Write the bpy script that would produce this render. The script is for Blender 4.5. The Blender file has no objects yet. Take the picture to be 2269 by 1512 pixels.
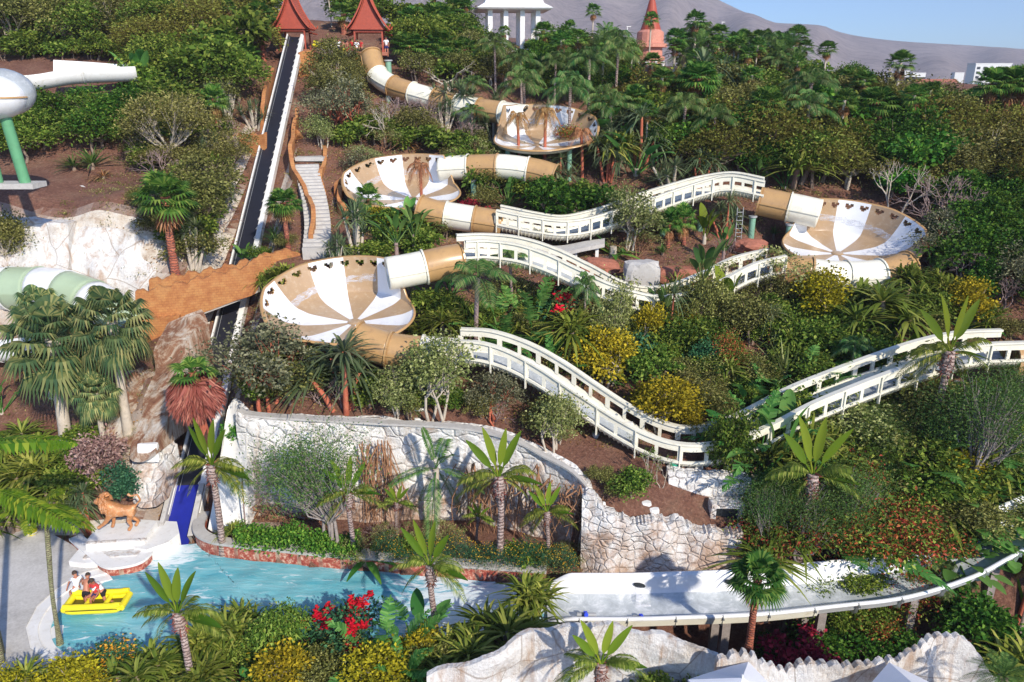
import bpy, bmesh, math, random
import numpy as np
from mathutils import Vector, Matrix
random.seed(7); RNG = np.random.default_rng(7)
SC = bpy.context.scene; COL = SC.collection
PI = math.pi
# ---------------------------------------------------------------- camera model
F = 1700.0; CX, CY = 1134.5, 756.0; CAMZ = 22.0
PITCH = math.atan((CY - 158.0) / F); CP, SP = math.cos(PITCH), math.sin(PITCH)
def ray(u, v):
    a = (u - CX) / F; b = (v - CY) / F
    return np.array([a, CP - b * SP, -SP - b * CP])
def at(u, v, Y):                     # point seen in direction (u, v) standing Y metres away
    d = ray(u, v); t = Y / d[1]
    return np.array([d[0] * t, Y, CAMZ + d[2] * t])
def on(u, v, z=0.0):                 # point on level z
    d = ray(u, v); t = (z - CAMZ) / d[2]
    return np.array([d[0] * t, d[1] * t, z])
def ppm(p):                          # photograph pixels per metre at p
    return F / (p[1] * CP + (CAMZ - p[2]) * SP)
# ---------------------------------------------------------------- terrain
CTRL = [ # (u, v, distance)
 (560,905,36),(800,915,35.5),(1000,930,34.6),(1200,1000,33.2),(1300,1040,32.3),(1400,1090,31.2),(1560,1165,30.6),(1650,1190,30.2),
 (1400,1000,34),(1560,1040,33.0),(1300,930,36.2),(1100,880,37),(800,850,37.5),(600,850,38),
 (1300,800,41),(1300,700,45),(1300,600,49.5),(1300,500,55),(1300,400,61),(1300,300,68),(1300,200,78),(1300,150,90),
 (1600,900,37),(1600,800,40.5),(1600,700,44),(1600,600,48.5),(1600,500,54),(1600,400,60),(1600,300,67),(1600,220,77),
 (1900,900,37),(1900,800,40),(1900,700,43.5),(1900,620,47),(1900,500,53.5),(1900,420,58),(1900,340,63),(1900,260,72),
 (2200,950,35.5),(2200,850,38),(2200,700,43),(2200,600,47),(2200,500,52),(2200,420,57),(2200,350,62),(2200,290,70),
 (2500,950,35.5),(2500,700,43),(2500,500,52),(2500,350,62),(2500,290,70),
 (1700,1285,29.6),(1900,1290,29.3),(2200,1260,29.5),(2500,1260,29.5),(1750,1150,32),(1750,1050,34),(2000,1150,32),(2000,1050,33.6),(2250,1150,32),(2250,1050,33.6),
 (900,780,39.5),(785,740,40.5),(900,700,43),(900,600,48),(900,500,54.5),(900,400,61),(900,300,67),(850,190,73),(900,120,82),
 (650,800,40),(650,700,43.5),(700,600,48),(690,540,51),(685,365,61),(700,280,67),(660,180,75),(650,110,82),
 (500,850,38.5),(470,760,41),(500,700,43.5),(500,600,48.2),(500,500,52),(500,400,58),(500,300,64),(500,200,71),(500,110,80),
 (250,1150,33.6),(100,1150,33.8),(-100,1150,33.8),(-300,1150,33.8),(330,1090,34.6),(400,1000,36),(380,900,37.5),
 (100,1000,38),(100,850,42),(100,700,46),(200,650,48),(-200,1000,38),(-200,850,42),(-200,700,46),(-200,650,48),(350,680,46),
 (-200,482,49.2),(0,482,49.2),(200,484,49.4),(320,500,49.6),(200,435,53),(-200,435,53),(200,385,57),(200,300,62),(200,200,70),(200,110,80),(-200,300,62),(-200,110,80),(0,390,57),
]
def _tps(d2):
    return 0.5 * d2 * np.log(d2 + 1e-6)
_pts = np.array([at(*c) for c in CTRL]); _P = _pts[:, :2] / 20.0; _Z = _pts[:, 2]
_n = len(_P); _d2 = ((_P[:, None] - _P[None]) ** 2).sum(-1)
_A = np.zeros((_n + 3, _n + 3)); _A[:_n, :_n] = _tps(_d2) + np.eye(_n) * 0.004
_A[:_n, _n] = 1; _A[:_n, _n + 1:] = _P; _A[_n, :_n] = 1; _A[_n + 1:, :_n] = _P.T
_W = np.linalg.solve(_A, np.concatenate([_Z, np.zeros(3)]))
_YW = np.array([(-60, 32.6), (-17, 32.6), (-14.6, 33.0), (-13.6, 34.9), (-9.5, 34.8), (-3, 34.5), (-1, 34.2), (1.4, 33.0), (2.6, 32.0), (3.3, 30.8), (4.2, 30.1), (6, 29.9), (9, 29.8), (11.2, 29.7), (13, 29.2), (80, 29.2)], float)
def smooth(a, b, x):
    t = np.clip((x - a) / (b - a), 0, 1); return t * t * (3 - 2 * t)
_fr = [(np.array([math.cos(a), math.sin(a)]) * w, p, am) for a, w, p, am in
       [(RNG.uniform(0, 2 * PI), w0 * RNG.uniform(.8, 1.25), RNG.uniform(0, 6.28), am) for w0, am in
        [(.25, .3), (.25, .3), (.6, .14), (.7, .14), (1.3, .07), (1.4, .07), (2.6, .035), (3.1, .035)]]]
def bumps(x, y):
    r = 0
    for k, p, am in _fr: r = r + am * np.sin(x * k[0] + y * k[1] + p)
    return r
def height(x, y):
    x = np.atleast_1d(np.asarray(x, float)); y = np.atleast_1d(np.asarray(y, float))
    x, y = np.broadcast_arrays(x, y)
    sh = x.shape; X = x.ravel(); Y = y.ravel()
    q = np.stack([np.clip(X, -58, 62), np.clip(Y, 28, 92)], 1) / 20.0
    out = np.empty(len(q))
    for i in range(0, len(q), 20000):
        d2 = ((q[i:i + 20000, None] - _P[None]) ** 2).sum(-1)
        out[i:i + 20000] = _tps(d2) @ _W[:_n] + _W[_n] + q[i:i + 20000] @ _W[_n + 1:]
    z = out + 0.35 * bumps(X, Y) * smooth(33, 40, Y)
    # far country: hill keeps rising on the left, drops to the plain on the right
    far = np.where(X < 0, 22.5, 22.5 - 17 * smooth(0, 60, X)) + 1.2 * np.sin(X * .05) * np.cos(Y * .03)
    far = far - 24 * smooth(180, 700, Y) * (X < 1e9) + 4
    k = smooth(82, 120 + 0 * X, Y)
    z = z * (1 - k) + far * k
    # low ground before the retaining walls
    yw = np.interp(X, _YW[:, 0], _YW[:, 1])
    low = np.full_like(z, 0.45)
    low = np.where(Y < 24.6, np.where(X < 0.5, 0.55, 0.55), low)
    vd = smooth(1.0, 1.8, X) * smooth(29.6, 29.1, Y) * smooth(21.5, 22.0, Y)
    low = low * (1 - vd) - 2.6 * vd
    fr = smooth(22.4, 21.2, Y) * smooth(-2, 1, X)
    low = low * (1 - fr) + 0.6 * fr
    s = smooth(-0.05, 0.35, Y - yw)
    z = low * (1 - s) + z * s
    # cutting for the conveyor
    tt = (Y - _C0[1]) / (_C1[1] - _C0[1]); xc = _C0[0] + tt * (_C1[0] - _C0[0]); zc = _C0[2] + tt * (_C1[2] - _C0[2])
    w_ = smooth(2.6, 1.3, np.abs(X - xc)) * (tt > 0) * (tt < 1.02)
    z = np.where(z > zc - .7, z * (1 - w_) + (zc - .7) * w_, z)
    for bx, by, bz, br in _BOWLS:
        d = np.hypot(X - bx, Y - by); w_ = smooth(br + 1.6, br + .3, d); z = np.where(z > bz - .9, z * (1 - w_) + (bz - .9) * w_, z)
    return z.reshape(sh)
_BOWLS = [(*at(*q), 4.6) for q in ((1190, 322, 62.5), (915, 441, 57), (1855, 562, 49.5), (785, 714, 40.5))]
_C0 = on(385, 1205, 0); _C1 = at(653, 84, 79.5)
# fast lookup grid
_gx = np.arange(-75, 100.1, 0.5); _gy = np.arange(14, 260.1, 0.5)
_GX, _GY = np.meshgrid(_gx, _gy); _GZ = height(_GX, _GY)
def hz(x, y):
    i = np.clip((np.asarray(x) + 75) / .5, 0, len(_gx) - 1.001); j = np.clip((np.asarray(y) - 14) / .5, 0, len(_gy) - 1.001)
    i0 = i.astype(int); j0 = j.astype(int); fx = i - i0; fy = j - j0
    return (_GZ[j0, i0] * (1 - fx) + _GZ[j0, i0 + 1] * fx) * (1 - fy) + (_GZ[j0 + 1, i0] * (1 - fx) + _GZ[j0 + 1, i0 + 1] * fx) * fy
def ground(u, v, ymin=20):
    d = ray(u, v); ys = np.arange(ymin, 255, 0.1); t = ys / d[1]
    zz = CAMZ + d[2] * t; g = hz(d[0] * t, ys); hit = np.nonzero(zz <= g)[0]
    k = hit[0] if len(hit) else -1
    if k < 0 or ys[k] > 100: m = ys < 96; k = int(np.argmin((zz - g)[m]))      # beyond the brow: stand on the crest
    return np.array([d[0] * t[k], ys[k], g[k]])
# ---------------------------------------------------------------- materials
MATS = {}
def newmat(name):
    m = bpy.data.materials.new(name); m.use_nodes = True; MATS[name] = m
    nt = m.node_tree; b = nt.nodes['Principled BSDF']; return m, nt, b
def N(nt, t, **kw):
    n = nt.nodes.new(t)
    for k, v in kw.items():
        if hasattr(n, k): setattr(n, k, v)
        else: n.inputs[k.replace('_', ' ')].default_value = v
    return n
def L(nt, a, b): nt.links.new(a, b)
def rgba(c): return (c[0], c[1], c[2], 1)
def mixc(nt, fac, a, b, mode='MIX'):
    n = nt.nodes.new('ShaderNodeMix'); n.data_type = 'RGBA'; n.blend_type = mode
    for s, v in ((n.inputs[0], fac), (n.inputs[6], a), (n.inputs[7], b)):
        if hasattr(v, 'links') or hasattr(v, 'is_linked'): L(nt, v, s)
        else: s.default_value = v if isinstance(v, (int, float)) else rgba(v)
    return n.outputs[2]
def ramp(nt, fac, stops, interp='LINEAR'):
    r = nt.nodes.new('ShaderNodeValToRGB'); r.color_ramp.interpolation = interp
    e = r.color_ramp.elements
    while len(e) < len(stops): e.new(.5)
    for i, (p, c) in enumerate(stops):
        e[i].position = p; e[i].color = rgba(c) if not isinstance(c, (int, float)) else (c, c, c, 1)
    L(nt, fac, r.inputs[0]); return r.outputs[0]
def noise(nt, scale, detail=4, rough=.6, coord='Object', vec=None, dist=0):
    if vec is None:
        tc = nt.nodes.new('ShaderNodeTexCoord'); vec = tc.outputs[coord]
    n = nt.nodes.new('ShaderNodeTexNoise'); n.inputs['Scale'].default_value = scale
    n.inputs['Detail'].default_value = detail; n.inputs['Roughness'].default_value = rough; n.inputs['Distortion'].default_value = dist
    L(nt, vec, n.inputs['Vector']); return n.outputs[0]
def bump(nt, b, h, s=.3, d=.05):
    n = nt.nodes.new('ShaderNodeBump'); n.inputs['Strength'].default_value = s; n.inputs['Distance'].default_value = d
    L(nt, h, n.inputs['Height']); L(nt, n.outputs[0], b.inputs['Normal'])
def plain(name, c, rough=.5, var=.12, scale=2.5, bmp=0, dirt=None, spec=.5, metal=0, coat=0):
    m, nt, b = newmat(name)
    n = noise(nt, scale, 6, .65)
    c0 = tuple(x * (1 - var) for x in c); c1 = tuple(min(1, x * (1 + var)) for x in c)
    o = ramp(nt, n, [(.3, c0), (.7, c1)])
    if dirt:
        n2 = noise(nt, scale * 2.3, 8, .7); f = ramp(nt, n2, [(.52, 0.), (.72, .75)])
        o = mixc(nt, f, o, dirt)
    L(nt, o, b.inputs['Base Color']); b.inputs['Roughness'].default_value = rough
    b.inputs['Specular IOR Level'].default_value = spec; b.inputs['Metallic'].default_value = metal
    b.inputs['Coat Weight'].default_value = coat
    if bmp: bump(nt, b, noise(nt, scale * 6, 6, .7), bmp)
    return m
def leafmat(name, c1, c2, c3=None, trans=.25, rough=.6):
    m, nt, b = newmat(name)
    g = nt.nodes.new('ShaderNodeNewGeometry'); oi = nt.nodes.new('ShaderNodeObjectInfo')
    o = ramp(nt, g.outputs['Random Per Island'], [(0, c1), (.6, c2), (1, c3 or c2)])
    v = nt.nodes.new('ShaderNodeMapRange'); v.inputs[3].default_value = .78; v.inputs[4].default_value = 1.22
    L(nt, oi.outputs['Random'], v.inputs[0])
    h = nt.nodes.new('ShaderNodeHueSaturation'); L(nt, o, h.inputs['Color']); L(nt, v.outputs[0], h.inputs['Value'])
    v2 = nt.nodes.new('ShaderNodeMapRange'); v2.inputs[3].default_value = .485; v2.inputs[4].default_value = .515
    mm = nt.nodes.new('ShaderNodeMath'); mm.operation = 'FRACT'; m3 = nt.nodes.new('ShaderNodeMath'); m3.operation = 'MULTIPLY'; m3.inputs[1].default_value = 7.3
    L(nt, oi.outputs['Random'], m3.inputs[0]); L(nt, m3.outputs[0], mm.inputs[0]); L(nt, mm.outputs[0], v2.inputs[0]); L(nt, v2.outputs[0], h.inputs['Hue'])
    L(nt, h.outputs[0], b.inputs['Base Color']); b.inputs['Roughness'].default_value = rough
    b.inputs['Specular IOR Level'].default_value = .12
    t = nt.nodes.new('ShaderNodeBsdfTranslucent'); hs = nt.nodes.new('ShaderNodeHueSaturation'); hs.inputs['Hue'].default_value = .49; hs.inputs['Value'].default_value = 1.25
    L(nt, h.outputs[0], hs.inputs['Color']); L(nt, hs.outputs[0], t.inputs[0])
    mx = nt.nodes.new('ShaderNodeMixShader'); mx.inputs[0].default_value = trans
    L(nt, b.outputs[0], mx.inputs[1]); L(nt, t.outputs[0], mx.inputs[2]); L(nt, mx.outputs[0], nt.nodes['Material Output'].inputs[0])
    return m
# ---------------------------------------------------------------- mesh collector
class MB:
    def __init__(s): s.v = []; s.f = []; s.m = []; s.n = 0; s.sm = []
    def quads(s, V, mat=0, smooth=False):          # V (n,4,3)
        V = np.asarray(V, float); n = len(V)
        if n == 0: return s
        s.v.append(V.reshape(-1, 3)); s.f.append(np.arange(n * 4).reshape(n, 4) + s.n)
        s.m.append(np.full(n, mat)); s.sm.append(np.full(n, smooth)); s.n += n * 4; return s
    def grid(s, G, mat=0, closeu=False, closev=False, smooth=True, mats=None, keep=None):      # G (a,b,3)
        G = np.asarray(G, float); a, b = G.shape[:2]
        idx = np.arange(a * b).reshape(a, b)
        if closeu: idx = np.vstack([idx, idx[:1]])
        if closev: idx = np.hstack([idx, idx[:, :1]])
        q = np.stack([idx[:-1, :-1], idx[:-1, 1:], idx[1:, 1:], idx[1:, :-1]], -1)
        mm = np.full(q.shape[:2], mat) if mats is None else mats
        q = q.reshape(-1, 4); mm = mm.reshape(-1)
        if keep is not None: q = q[keep.reshape(-1)]; mm = mm[keep.reshape(-1)]
        s.v.append(G.reshape(-1, 3)); s.f.append(q + s.n); s.m.append(mm); s.sm.append(np.full(len(q), smooth)); s.n += a * b; return s
    def tube(s, P, R, k=6, mat=0, cap=True, smooth=True):
        P = np.asarray(P, float); R = np.broadcast_to(np.asarray(R, float), (len(P),))
        T = np.gradient(P, axis=0); T /= np.linalg.norm(T, axis=1)[:, None] + 1e-9
        ref = np.array([0, 0, 1.]) if abs(T[:, 2]).mean() < .8 else np.array([1., 0, 0])
        A = np.cross(T, ref); A /= np.linalg.norm(A, axis=1)[:, None] + 1e-9; B = np.cross(T, A)
        t = np.arange(k) / k * 2 * PI
        G = P[:, None] + R[:, None, None] * (A[:, None] * np.cos(t)[None, :, None] + B[:, None] * np.sin(t)[None, :, None])
        s.grid(G, mat, closev=True, smooth=smooth)
        if cap:
            for e in (0, -1):
                c = P[e]; ring = G[e]; nx = np.roll(ring, -1, 0)
                V = np.stack([np.broadcast_to(c, ring.shape), ring, (ring + nx) / 2, nx], 1)
                s.quads(V, mat)
        return s
    def box(s, c, size, rot=0, mat=0, tilt=0):
        c = np.asarray(c, float); hx, hy, hzz = np.asarray(size, float) / 2
        p = np.array([[x * hx, y * hy, z * hzz] for z in (-1, 1) for x, y in ((-1, -1), (1, -1), (1, 1), (-1, 1))])
        if tilt: p = p @ np.array(Matrix.Rotation(tilt, 3, 'X')).T
        if rot: p = p @ np.array(Matrix.Rotation(rot, 3, 'Z')).T
        p = p + c
        Q = [[0, 3, 2, 1], [4, 5, 6, 7], [0, 1, 5, 4], [1, 2, 6, 5], [2, 3, 7, 6], [3, 0, 4, 7]]
        return s.quads(p[np.array(Q)], mat)
    def prism(s, poly, z0, z1, mat=0, top=None):   # poly [(x,y)] extruded
        n = len(poly); b = np.array([(x, y, z0) for x, y in poly]); t = np.array([(x, y, z1) for x, y in poly])
        V = [[b[i], b[(i + 1) % n], t[(i + 1) % n], t[i]] for i in range(n)]
        s.quads(V, mat); s.fan(t, mat if top is None else top); return s
    def fan(s, P, mat=0):
        P = np.asarray(P, float); c = P.mean(0); n = len(P); nx = np.roll(P, -1, 0)
        s.quads(np.stack([np.broadcast_to(c, P.shape), P, (P + nx) / 2, nx], 1), mat); return s
    def mesh(s, name, merge=False):
        me = bpy.data.meshes.new(name)
        v = np.concatenate(s.v); f = np.concatenate(s.f); m = np.concatenate(s.m); sm = np.concatenate(s.sm)
        me.vertices.add(len(v)); me.vertices.foreach_set('co', v.astype(np.float32).ravel())
        me.loops.add(f.size); me.loops.foreach_set('vertex_index', f.astype(np.int32).ravel())
        me.polygons.add(len(f)); me.polygons.foreach_set('loop_start', np.arange(0, f.size, 4, dtype=np.int32))
        me.polygons.foreach_set('loop_total', np.full(len(f), 4, dtype=np.int32))
        me.polygons.foreach_set('material_index', m.astype(np.int32)); me.polygons.foreach_set('use_smooth', sm.astype(bool))
        me.update(calc_edges=True); me.validate()
        if merge:
            bm = bmesh.new(); bm.from_mesh(me); bmesh.ops.remove_doubles(bm, verts=bm.verts, dist=1e-4); bm.to_mesh(me); bm.free()
        return me
def tag(o, label=None, cat=None, group=None, kind=None):
    if label: o['label'] = label
    if cat: o['category'] = cat
    if group: o['group'] = group
    if kind: o['kind'] = kind
    return o
def link(name, me, mats, parent=None):
    o = bpy.data.objects.new(name, me); COL.objects.link(o)
    for m in (mats if isinstance(mats, (list, tuple)) else [mats]):
        me.materials.append(MATS[m])
    if parent: o.parent = parent
    return o
def part(name, mb, mats, parent=None, label=None, merge=False):
    o = link(name, mb.mesh(name, merge), mats, parent)
    if label: o['label'] = label
    return o
def empty(name, loc=(0, 0, 0), rz=0, label=None, cat=None, group=None):
    o = bpy.data.objects.new(name, None); COL.objects.link(o); o.location = tuple(float(a) for a in loc); o.rotation_euler = (0, 0, rz)
    o.empty_display_size = .2
    return tag(o, label, cat, group)
def spline(P, n):
    P = np.asarray(P, float); k = len(P)
    Q = np.vstack([2 * P[0] - P[1], P, 2 * P[-1] - P[-2]])
    d = np.concatenate([[0], np.cumsum(np.linalg.norm(np.diff(P, axis=0), axis=1))])
    tt = np.interp(np.linspace(0, d[-1], n), d, np.arange(k)); out = []
    for t in tt:
        i = min(int(t), k - 2); f = t - i; a, b, c, e = Q[i], Q[i + 1], Q[i + 2], Q[i + 3]
        out.append(.5 * ((2 * b) + (-a + c) * f + (2 * a - 5 * b + 4 * c - e) * f * f + (-a + 3 * b - 3 * c + e) * f ** 3))
    return np.array(out)
def unit(a): a = np.asarray(a, float); return a / (np.linalg.norm(a, axis=-1, keepdims=True) + 1e-9)
# ================================================================ MATERIALS
def soil():
    m, nt, b = newmat('soil')
    n1 = noise(nt, .5, 6, .7); n2 = noise(nt, 6, 8, .75)
    g = nt.nodes.new('ShaderNodeNewGeometry'); sx = nt.nodes.new('ShaderNodeSeparateXYZ'); L(nt, g.outputs['True Normal'], sx.inputs[0])
    c = ramp(nt, n1, [(.32, (.13, .045, .03)), (.48, (.27, .115, .075)), (.6, (.34, .19, .12)), (.7, (.50, .38, .27))])
    lit = ramp(nt, n2, [(.35, (.05, .025, .016)), (.55, (.22, .10, .062)), (.72, (.46, .32, .22))])
    c = mixc(nt, .6, c, lit)
    rk = ramp(nt, noise(nt, 1.6, 8, .7), [(.25, (.36, .20, .11)), (.45, (.72, .62, .50)), (.7, (.85, .82, .76))])
    sp = nt.nodes.new('ShaderNodeSeparateXYZ'); L(nt, g.outputs['Position'], sp.inputs[0])
    st = ramp(nt, sx.outputs[2], [(.62, 1.), (.80, 0.)])
    xl = nt.nodes.new('ShaderNodeMapRange'); xl.inputs[1].default_value = -10; xl.inputs[2].default_value = -17; L(nt, sp.outputs[0], xl.inputs[0])
    mu = nt.nodes.new('ShaderNodeMath'); mu.operation = 'MULTIPLY'; L(nt, st, mu.inputs[0]); L(nt, xl.outputs[0], mu.inputs[1])
    c = mixc(nt, mu.outputs[0], c, rk)
    yf = nt.nodes.new('ShaderNodeMapRange'); yf.inputs[1].default_value = 95; yf.inputs[2].default_value = 160; L(nt, sp.outputs[1], yf.inputs[0])
    c = mixc(nt, yf.outputs[0], c, (.13, .12, .07))
    L(nt, c, b.inputs['Base Color']); b.inputs['Roughness'].default_value = .95
    bump(nt, b, n2, 1, .2)
soil()
def stone(name, sc, stain=.5, crack=.045, base=(.80, .78, .74), rnd=1.0):
    m, nt, b = newmat(name)
    tc = nt.nodes.new('ShaderNodeTexCoord')
    mp = nt.nodes.new('ShaderNodeMapping'); mp.inputs['Scale'].default_value = (sc, sc, sc * 1.15); L(nt, tc.outputs['Object'], mp.inputs[0])
    dn = nt.nodes.new('ShaderNodeTexNoise'); dn.inputs['Scale'].default_value = 1.3; L(nt, mp.outputs[0], dn.inputs['Vector'])
    ad = nt.nodes.new('ShaderNodeMix'); ad.data_type = 'VECTOR'; ad.inputs[0].default_value = .22; L(nt, mp.outputs[0], ad.inputs[4]); L(nt, dn.outputs[1], ad.inputs[5])
    v = nt.nodes.new('ShaderNodeTexVoronoi'); v.feature = 'DISTANCE_TO_EDGE'; v.inputs['Scale'].default_value = 1; v.inputs['Randomness'].default_value = rnd; L(nt, ad.outputs[1], v.inputs['Vector'])
    v2 = nt.nodes.new('ShaderNodeTexVoronoi'); v2.inputs['Scale'].default_value = 1; v2.inputs['Randomness'].default_value = rnd; L(nt, ad.outputs[1], v2.inputs['Vector'])
    hs = nt.nodes.new('ShaderNodeSeparateColor'); L(nt, v2.outputs['Color'], hs.inputs[0])
    c = ramp(nt, hs.outputs[0], [(0, tuple(x * .80 for x in base)), (.5, base), (1, tuple(min(.9, x * 1.08) for x in base))])
    c = mixc(nt, .5, c, ramp(nt, noise(nt, 3.5, 10, .78), [(.32, (.42, .36, .29)), (.5, (.80, .78, .74)), (.6, (.88, .87, .85))]))
    e = ramp(nt, v.outputs['Distance'], [(0, 1.), (crack, 0.)])
    e2 = nt.nodes.new('ShaderNodeMath'); e2.operation = 'MULTIPLY'; L(nt, e, e2.inputs[0]); L(nt, ramp(nt, noise(nt, .9, 4), [(.4, .05), (.68, .7)]), e2.inputs[1])
    c = mixc(nt, e2.outputs[0], c, (.40, .31, .23))
    sz = nt.nodes.new('ShaderNodeSeparateXYZ'); L(nt, tc.outputs['Object'], sz.inputs[0]); mz = nt.nodes.new('ShaderNodeMapRange'); mz.inputs[1].default_value = 4.2; mz.inputs[2].default_value = 1.2; mz.inputs[3].default_value = -.06; mz.inputs[4].default_value = .12; L(nt, sz.outputs[2], mz.inputs[0])
    az = nt.nodes.new('ShaderNodeMath'); L(nt, noise(nt, .6, 8, .8), az.inputs[0]); L(nt, mz.outputs[0], az.inputs[1])
    st = ramp(nt, az.outputs[0], [(.50, 0.), (.66, stain * 1.6)])
    ms = nt.nodes.new('ShaderNodeMapping'); ms.inputs['Scale'].default_value = (1.6, 1.6, .18); L(nt, tc.outputs['Object'], ms.inputs[0])
    st2 = ramp(nt, noise(nt, 1.5, 5, .6, vec=ms.outputs[0]), [(.5, 0.), (.66, stain * .8)])
    c = mixc(nt, st, c, (.36, .19, .10)); c = mixc(nt, st2, c, (.46, .28, .15))
    L(nt, c, b.inputs['Base Color']); b.inputs['Roughness'].default_value = .9
    hb = ramp(nt, v.outputs['Distance'], [(0, 0.), (.12, 1.)]); nn = noise(nt, 4, 9, .75); ma = nt.nodes.new('ShaderNodeMath'); ma.operation = 'MULTIPLY_ADD'; ma.inputs[1].default_value = 1.6; L(nt, nn, ma.inputs[0]); L(nt, hb, ma.inputs[2]); bump(nt, b, ma.outputs[0], .9, .08)
stone('stone_wall', 1.7, .5, .022, (.84,.83,.80)); stone('block_stone', 2.6, .15, .07, (.80, .79, .77), .8); stone('rubble_stone', 2.9, .45, .04, (.82,.80,.76))
def rockwork():
    m, nt, b = newmat('rockwork')
    c = ramp(nt, noise(nt, .55, 7, .7), [(.33, (.42, .35, .27)), (.42, (.68, .63, .56)), (.52, (.82, .81, .78))])
    c = mixc(nt, .3, c, ramp(nt, noise(nt, 9, 8, .7), [(.3, (.30, .24, .18)), (.6, (.85, .83, .8))]))
    v = nt.nodes.new('ShaderNodeTexVoronoi'); v.feature = 'DISTANCE_TO_EDGE'; v.inputs['Scale'].default_value = .35
    tc = nt.nodes.new('ShaderNodeTexCoord'); L(nt, tc.outputs['Object'], v.inputs['Vector'])
    c = mixc(nt, ramp(nt, v.outputs[0], [(0, .7), (.012, 0.)]), c, (.25, .17, .11))
    ms = nt.nodes.new('ShaderNodeMapping'); ms.inputs['Scale'].default_value = (1.3, 1.3, .16); L(nt, tc.outputs['Object'], ms.inputs[0])
    c = mixc(nt, ramp(nt, noise(nt, 1.6, 8, .7, vec=ms.outputs[0], dist=.5), [(.50, 0.), (.68, .75)]), c, (.42, .25, .14))
    L(nt, c, b.inputs['Base Color']); b.inputs['Roughness'].default_value = .9; bump(nt, b, noise(nt, 2.5, 10, .75), .9, .25)
rockwork()
def rustrock():
    m, nt, b = newmat('rust_rock')
    tc = nt.nodes.new('ShaderNodeTexCoord'); ms = nt.nodes.new('ShaderNodeMapping'); ms.inputs['Scale'].default_value = (1.0, 1.0, .3); L(nt, tc.outputs['Object'], ms.inputs[0])
    c = ramp(nt, noise(nt, .9, 9, .75, vec=ms.outputs[0], dist=.8), [(.36, (.20, .075, .045)), (.46, (.36, .18, .10)), (.53, (.60, .46, .34)), (.62, (.76, .70, .62))])
    L(nt, c, b.inputs['Base Color']); b.inputs['Roughness'].default_value = .95; bump(nt, b, noise(nt, 2.5, 10, .78), 1, .3)
rustrock()
def ochre():
    m, nt, b = newmat('ochre_render')
    tc = nt.nodes.new('ShaderNodeTexCoord')
    sx = nt.nodes.new('ShaderNodeSeparateXYZ'); L(nt, tc.outputs['Object'], sx.inputs[0])
    cb = nt.nodes.new('ShaderNodeCombineXYZ'); ad = nt.nodes.new('ShaderNodeMath'); ad.operation = 'ADD'; L(nt, sx.outputs[0], ad.inputs[0]); L(nt, sx.outputs[1], ad.inputs[1])
    L(nt, ad.outputs[0], cb.inputs[0]); L(nt, sx.outputs[2], cb.inputs[1])
    br = nt.nodes.new('ShaderNodeTexBrick'); br.inputs['Scale'].default_value = 1.6; br.inputs['Mortar Size'].default_value = .03
    br.inputs['Color1'].default_value = (.40, .15, .05, 1); br.inputs['Color2'].default_value = (.50, .22, .07, 1); br.inputs['Mortar'].default_value = (.30, .11, .04, 1)
    L(nt, cb.outputs[0], br.inputs['Vector'])
    n = noise(nt, 1.4, 9, .78)
    c = mixc(nt, .5, br.outputs[0], ramp(nt, n, [(.34, (.24, .08, .035)), (.48, (.44, .18, .06)), (.6, (.56, .30, .11))]))
    L(nt, c, b.inputs['Base Color']); b.inputs['Roughness'].default_value = .85; bump(nt, b, n, .6, .08)
ochre()
def water():
    m, nt, b = newmat('pool_water')
    tc = nt.nodes.new('ShaderNodeTexCoord')
    mp = nt.nodes.new('ShaderNodeMapping'); mp.inputs['Scale'].default_value = (.35, 1.3, 1); mp.inputs['Rotation'].default_value = (0, 0, .12); L(nt, tc.outputs['Object'], mp.inputs[0])
    n1 = noise(nt, .8, 6, .65, vec=mp.outputs[0], dist=.6); n2 = noise(nt, 1.9, 8, .7, vec=mp.outputs[0], dist=1.0)
    c = ramp(nt, n1, [(.3, (.06, .33, .43)), (.5, (.15, .47, .54)), (.7, (.30, .60, .65))])
    sx = nt.nodes.new('ShaderNodeSeparateXYZ'); L(nt, tc.outputs['Object'], sx.inputs[0])
    # churned water: strong by the slide outlet and by the conveyor foot
    def blob(x, y, r0, r1):
        vd = nt.nodes.new('ShaderNodeVectorMath'); vd.operation = 'DISTANCE'; vd.inputs[1].default_value = (x, y, 0); L(nt, tc.outputs['Object'], vd.inputs[0])
        mr = nt.nodes.new('ShaderNodeMapRange'); mr.inputs[1].default_value = r0; mr.inputs[2].default_value = r1; L(nt, vd.outputs['Value'], mr.inputs[0])
        mr.inputs[3].default_value = 0; mr.inputs[4].default_value = 1; return mr.outputs[0]
    a = blob(-1.2, 27.2, 5.5, .5); a2 = blob(-16.6, 31.4, 1.7, .2)
    mx = nt.nodes.new('ShaderNodeMath'); mx.operation = 'MAXIMUM'; L(nt, a, mx.inputs[0]); L(nt, a2, mx.inputs[1])
    mr = nt.nodes.new('ShaderNodeMath'); mr.operation = 'MULTIPLY_ADD'; mr.inputs[1].default_value = .30; L(nt, mx.outputs[0], mr.inputs[0]); L(nt, n2, mr.inputs[2])
    fm = ramp(nt, mr.outputs[0], [(.57, 0.), (.68, .9)])
    c = mixc(nt, a, c, (.13, .42, .58)); c = mixc(nt, fm, c, (.82, .90, .92))
    L(nt, c, b.inputs['Base Color']); b.inputs['Roughness'].default_value = .12
    bump(nt, b, n2, .5, .12)
water()
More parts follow.
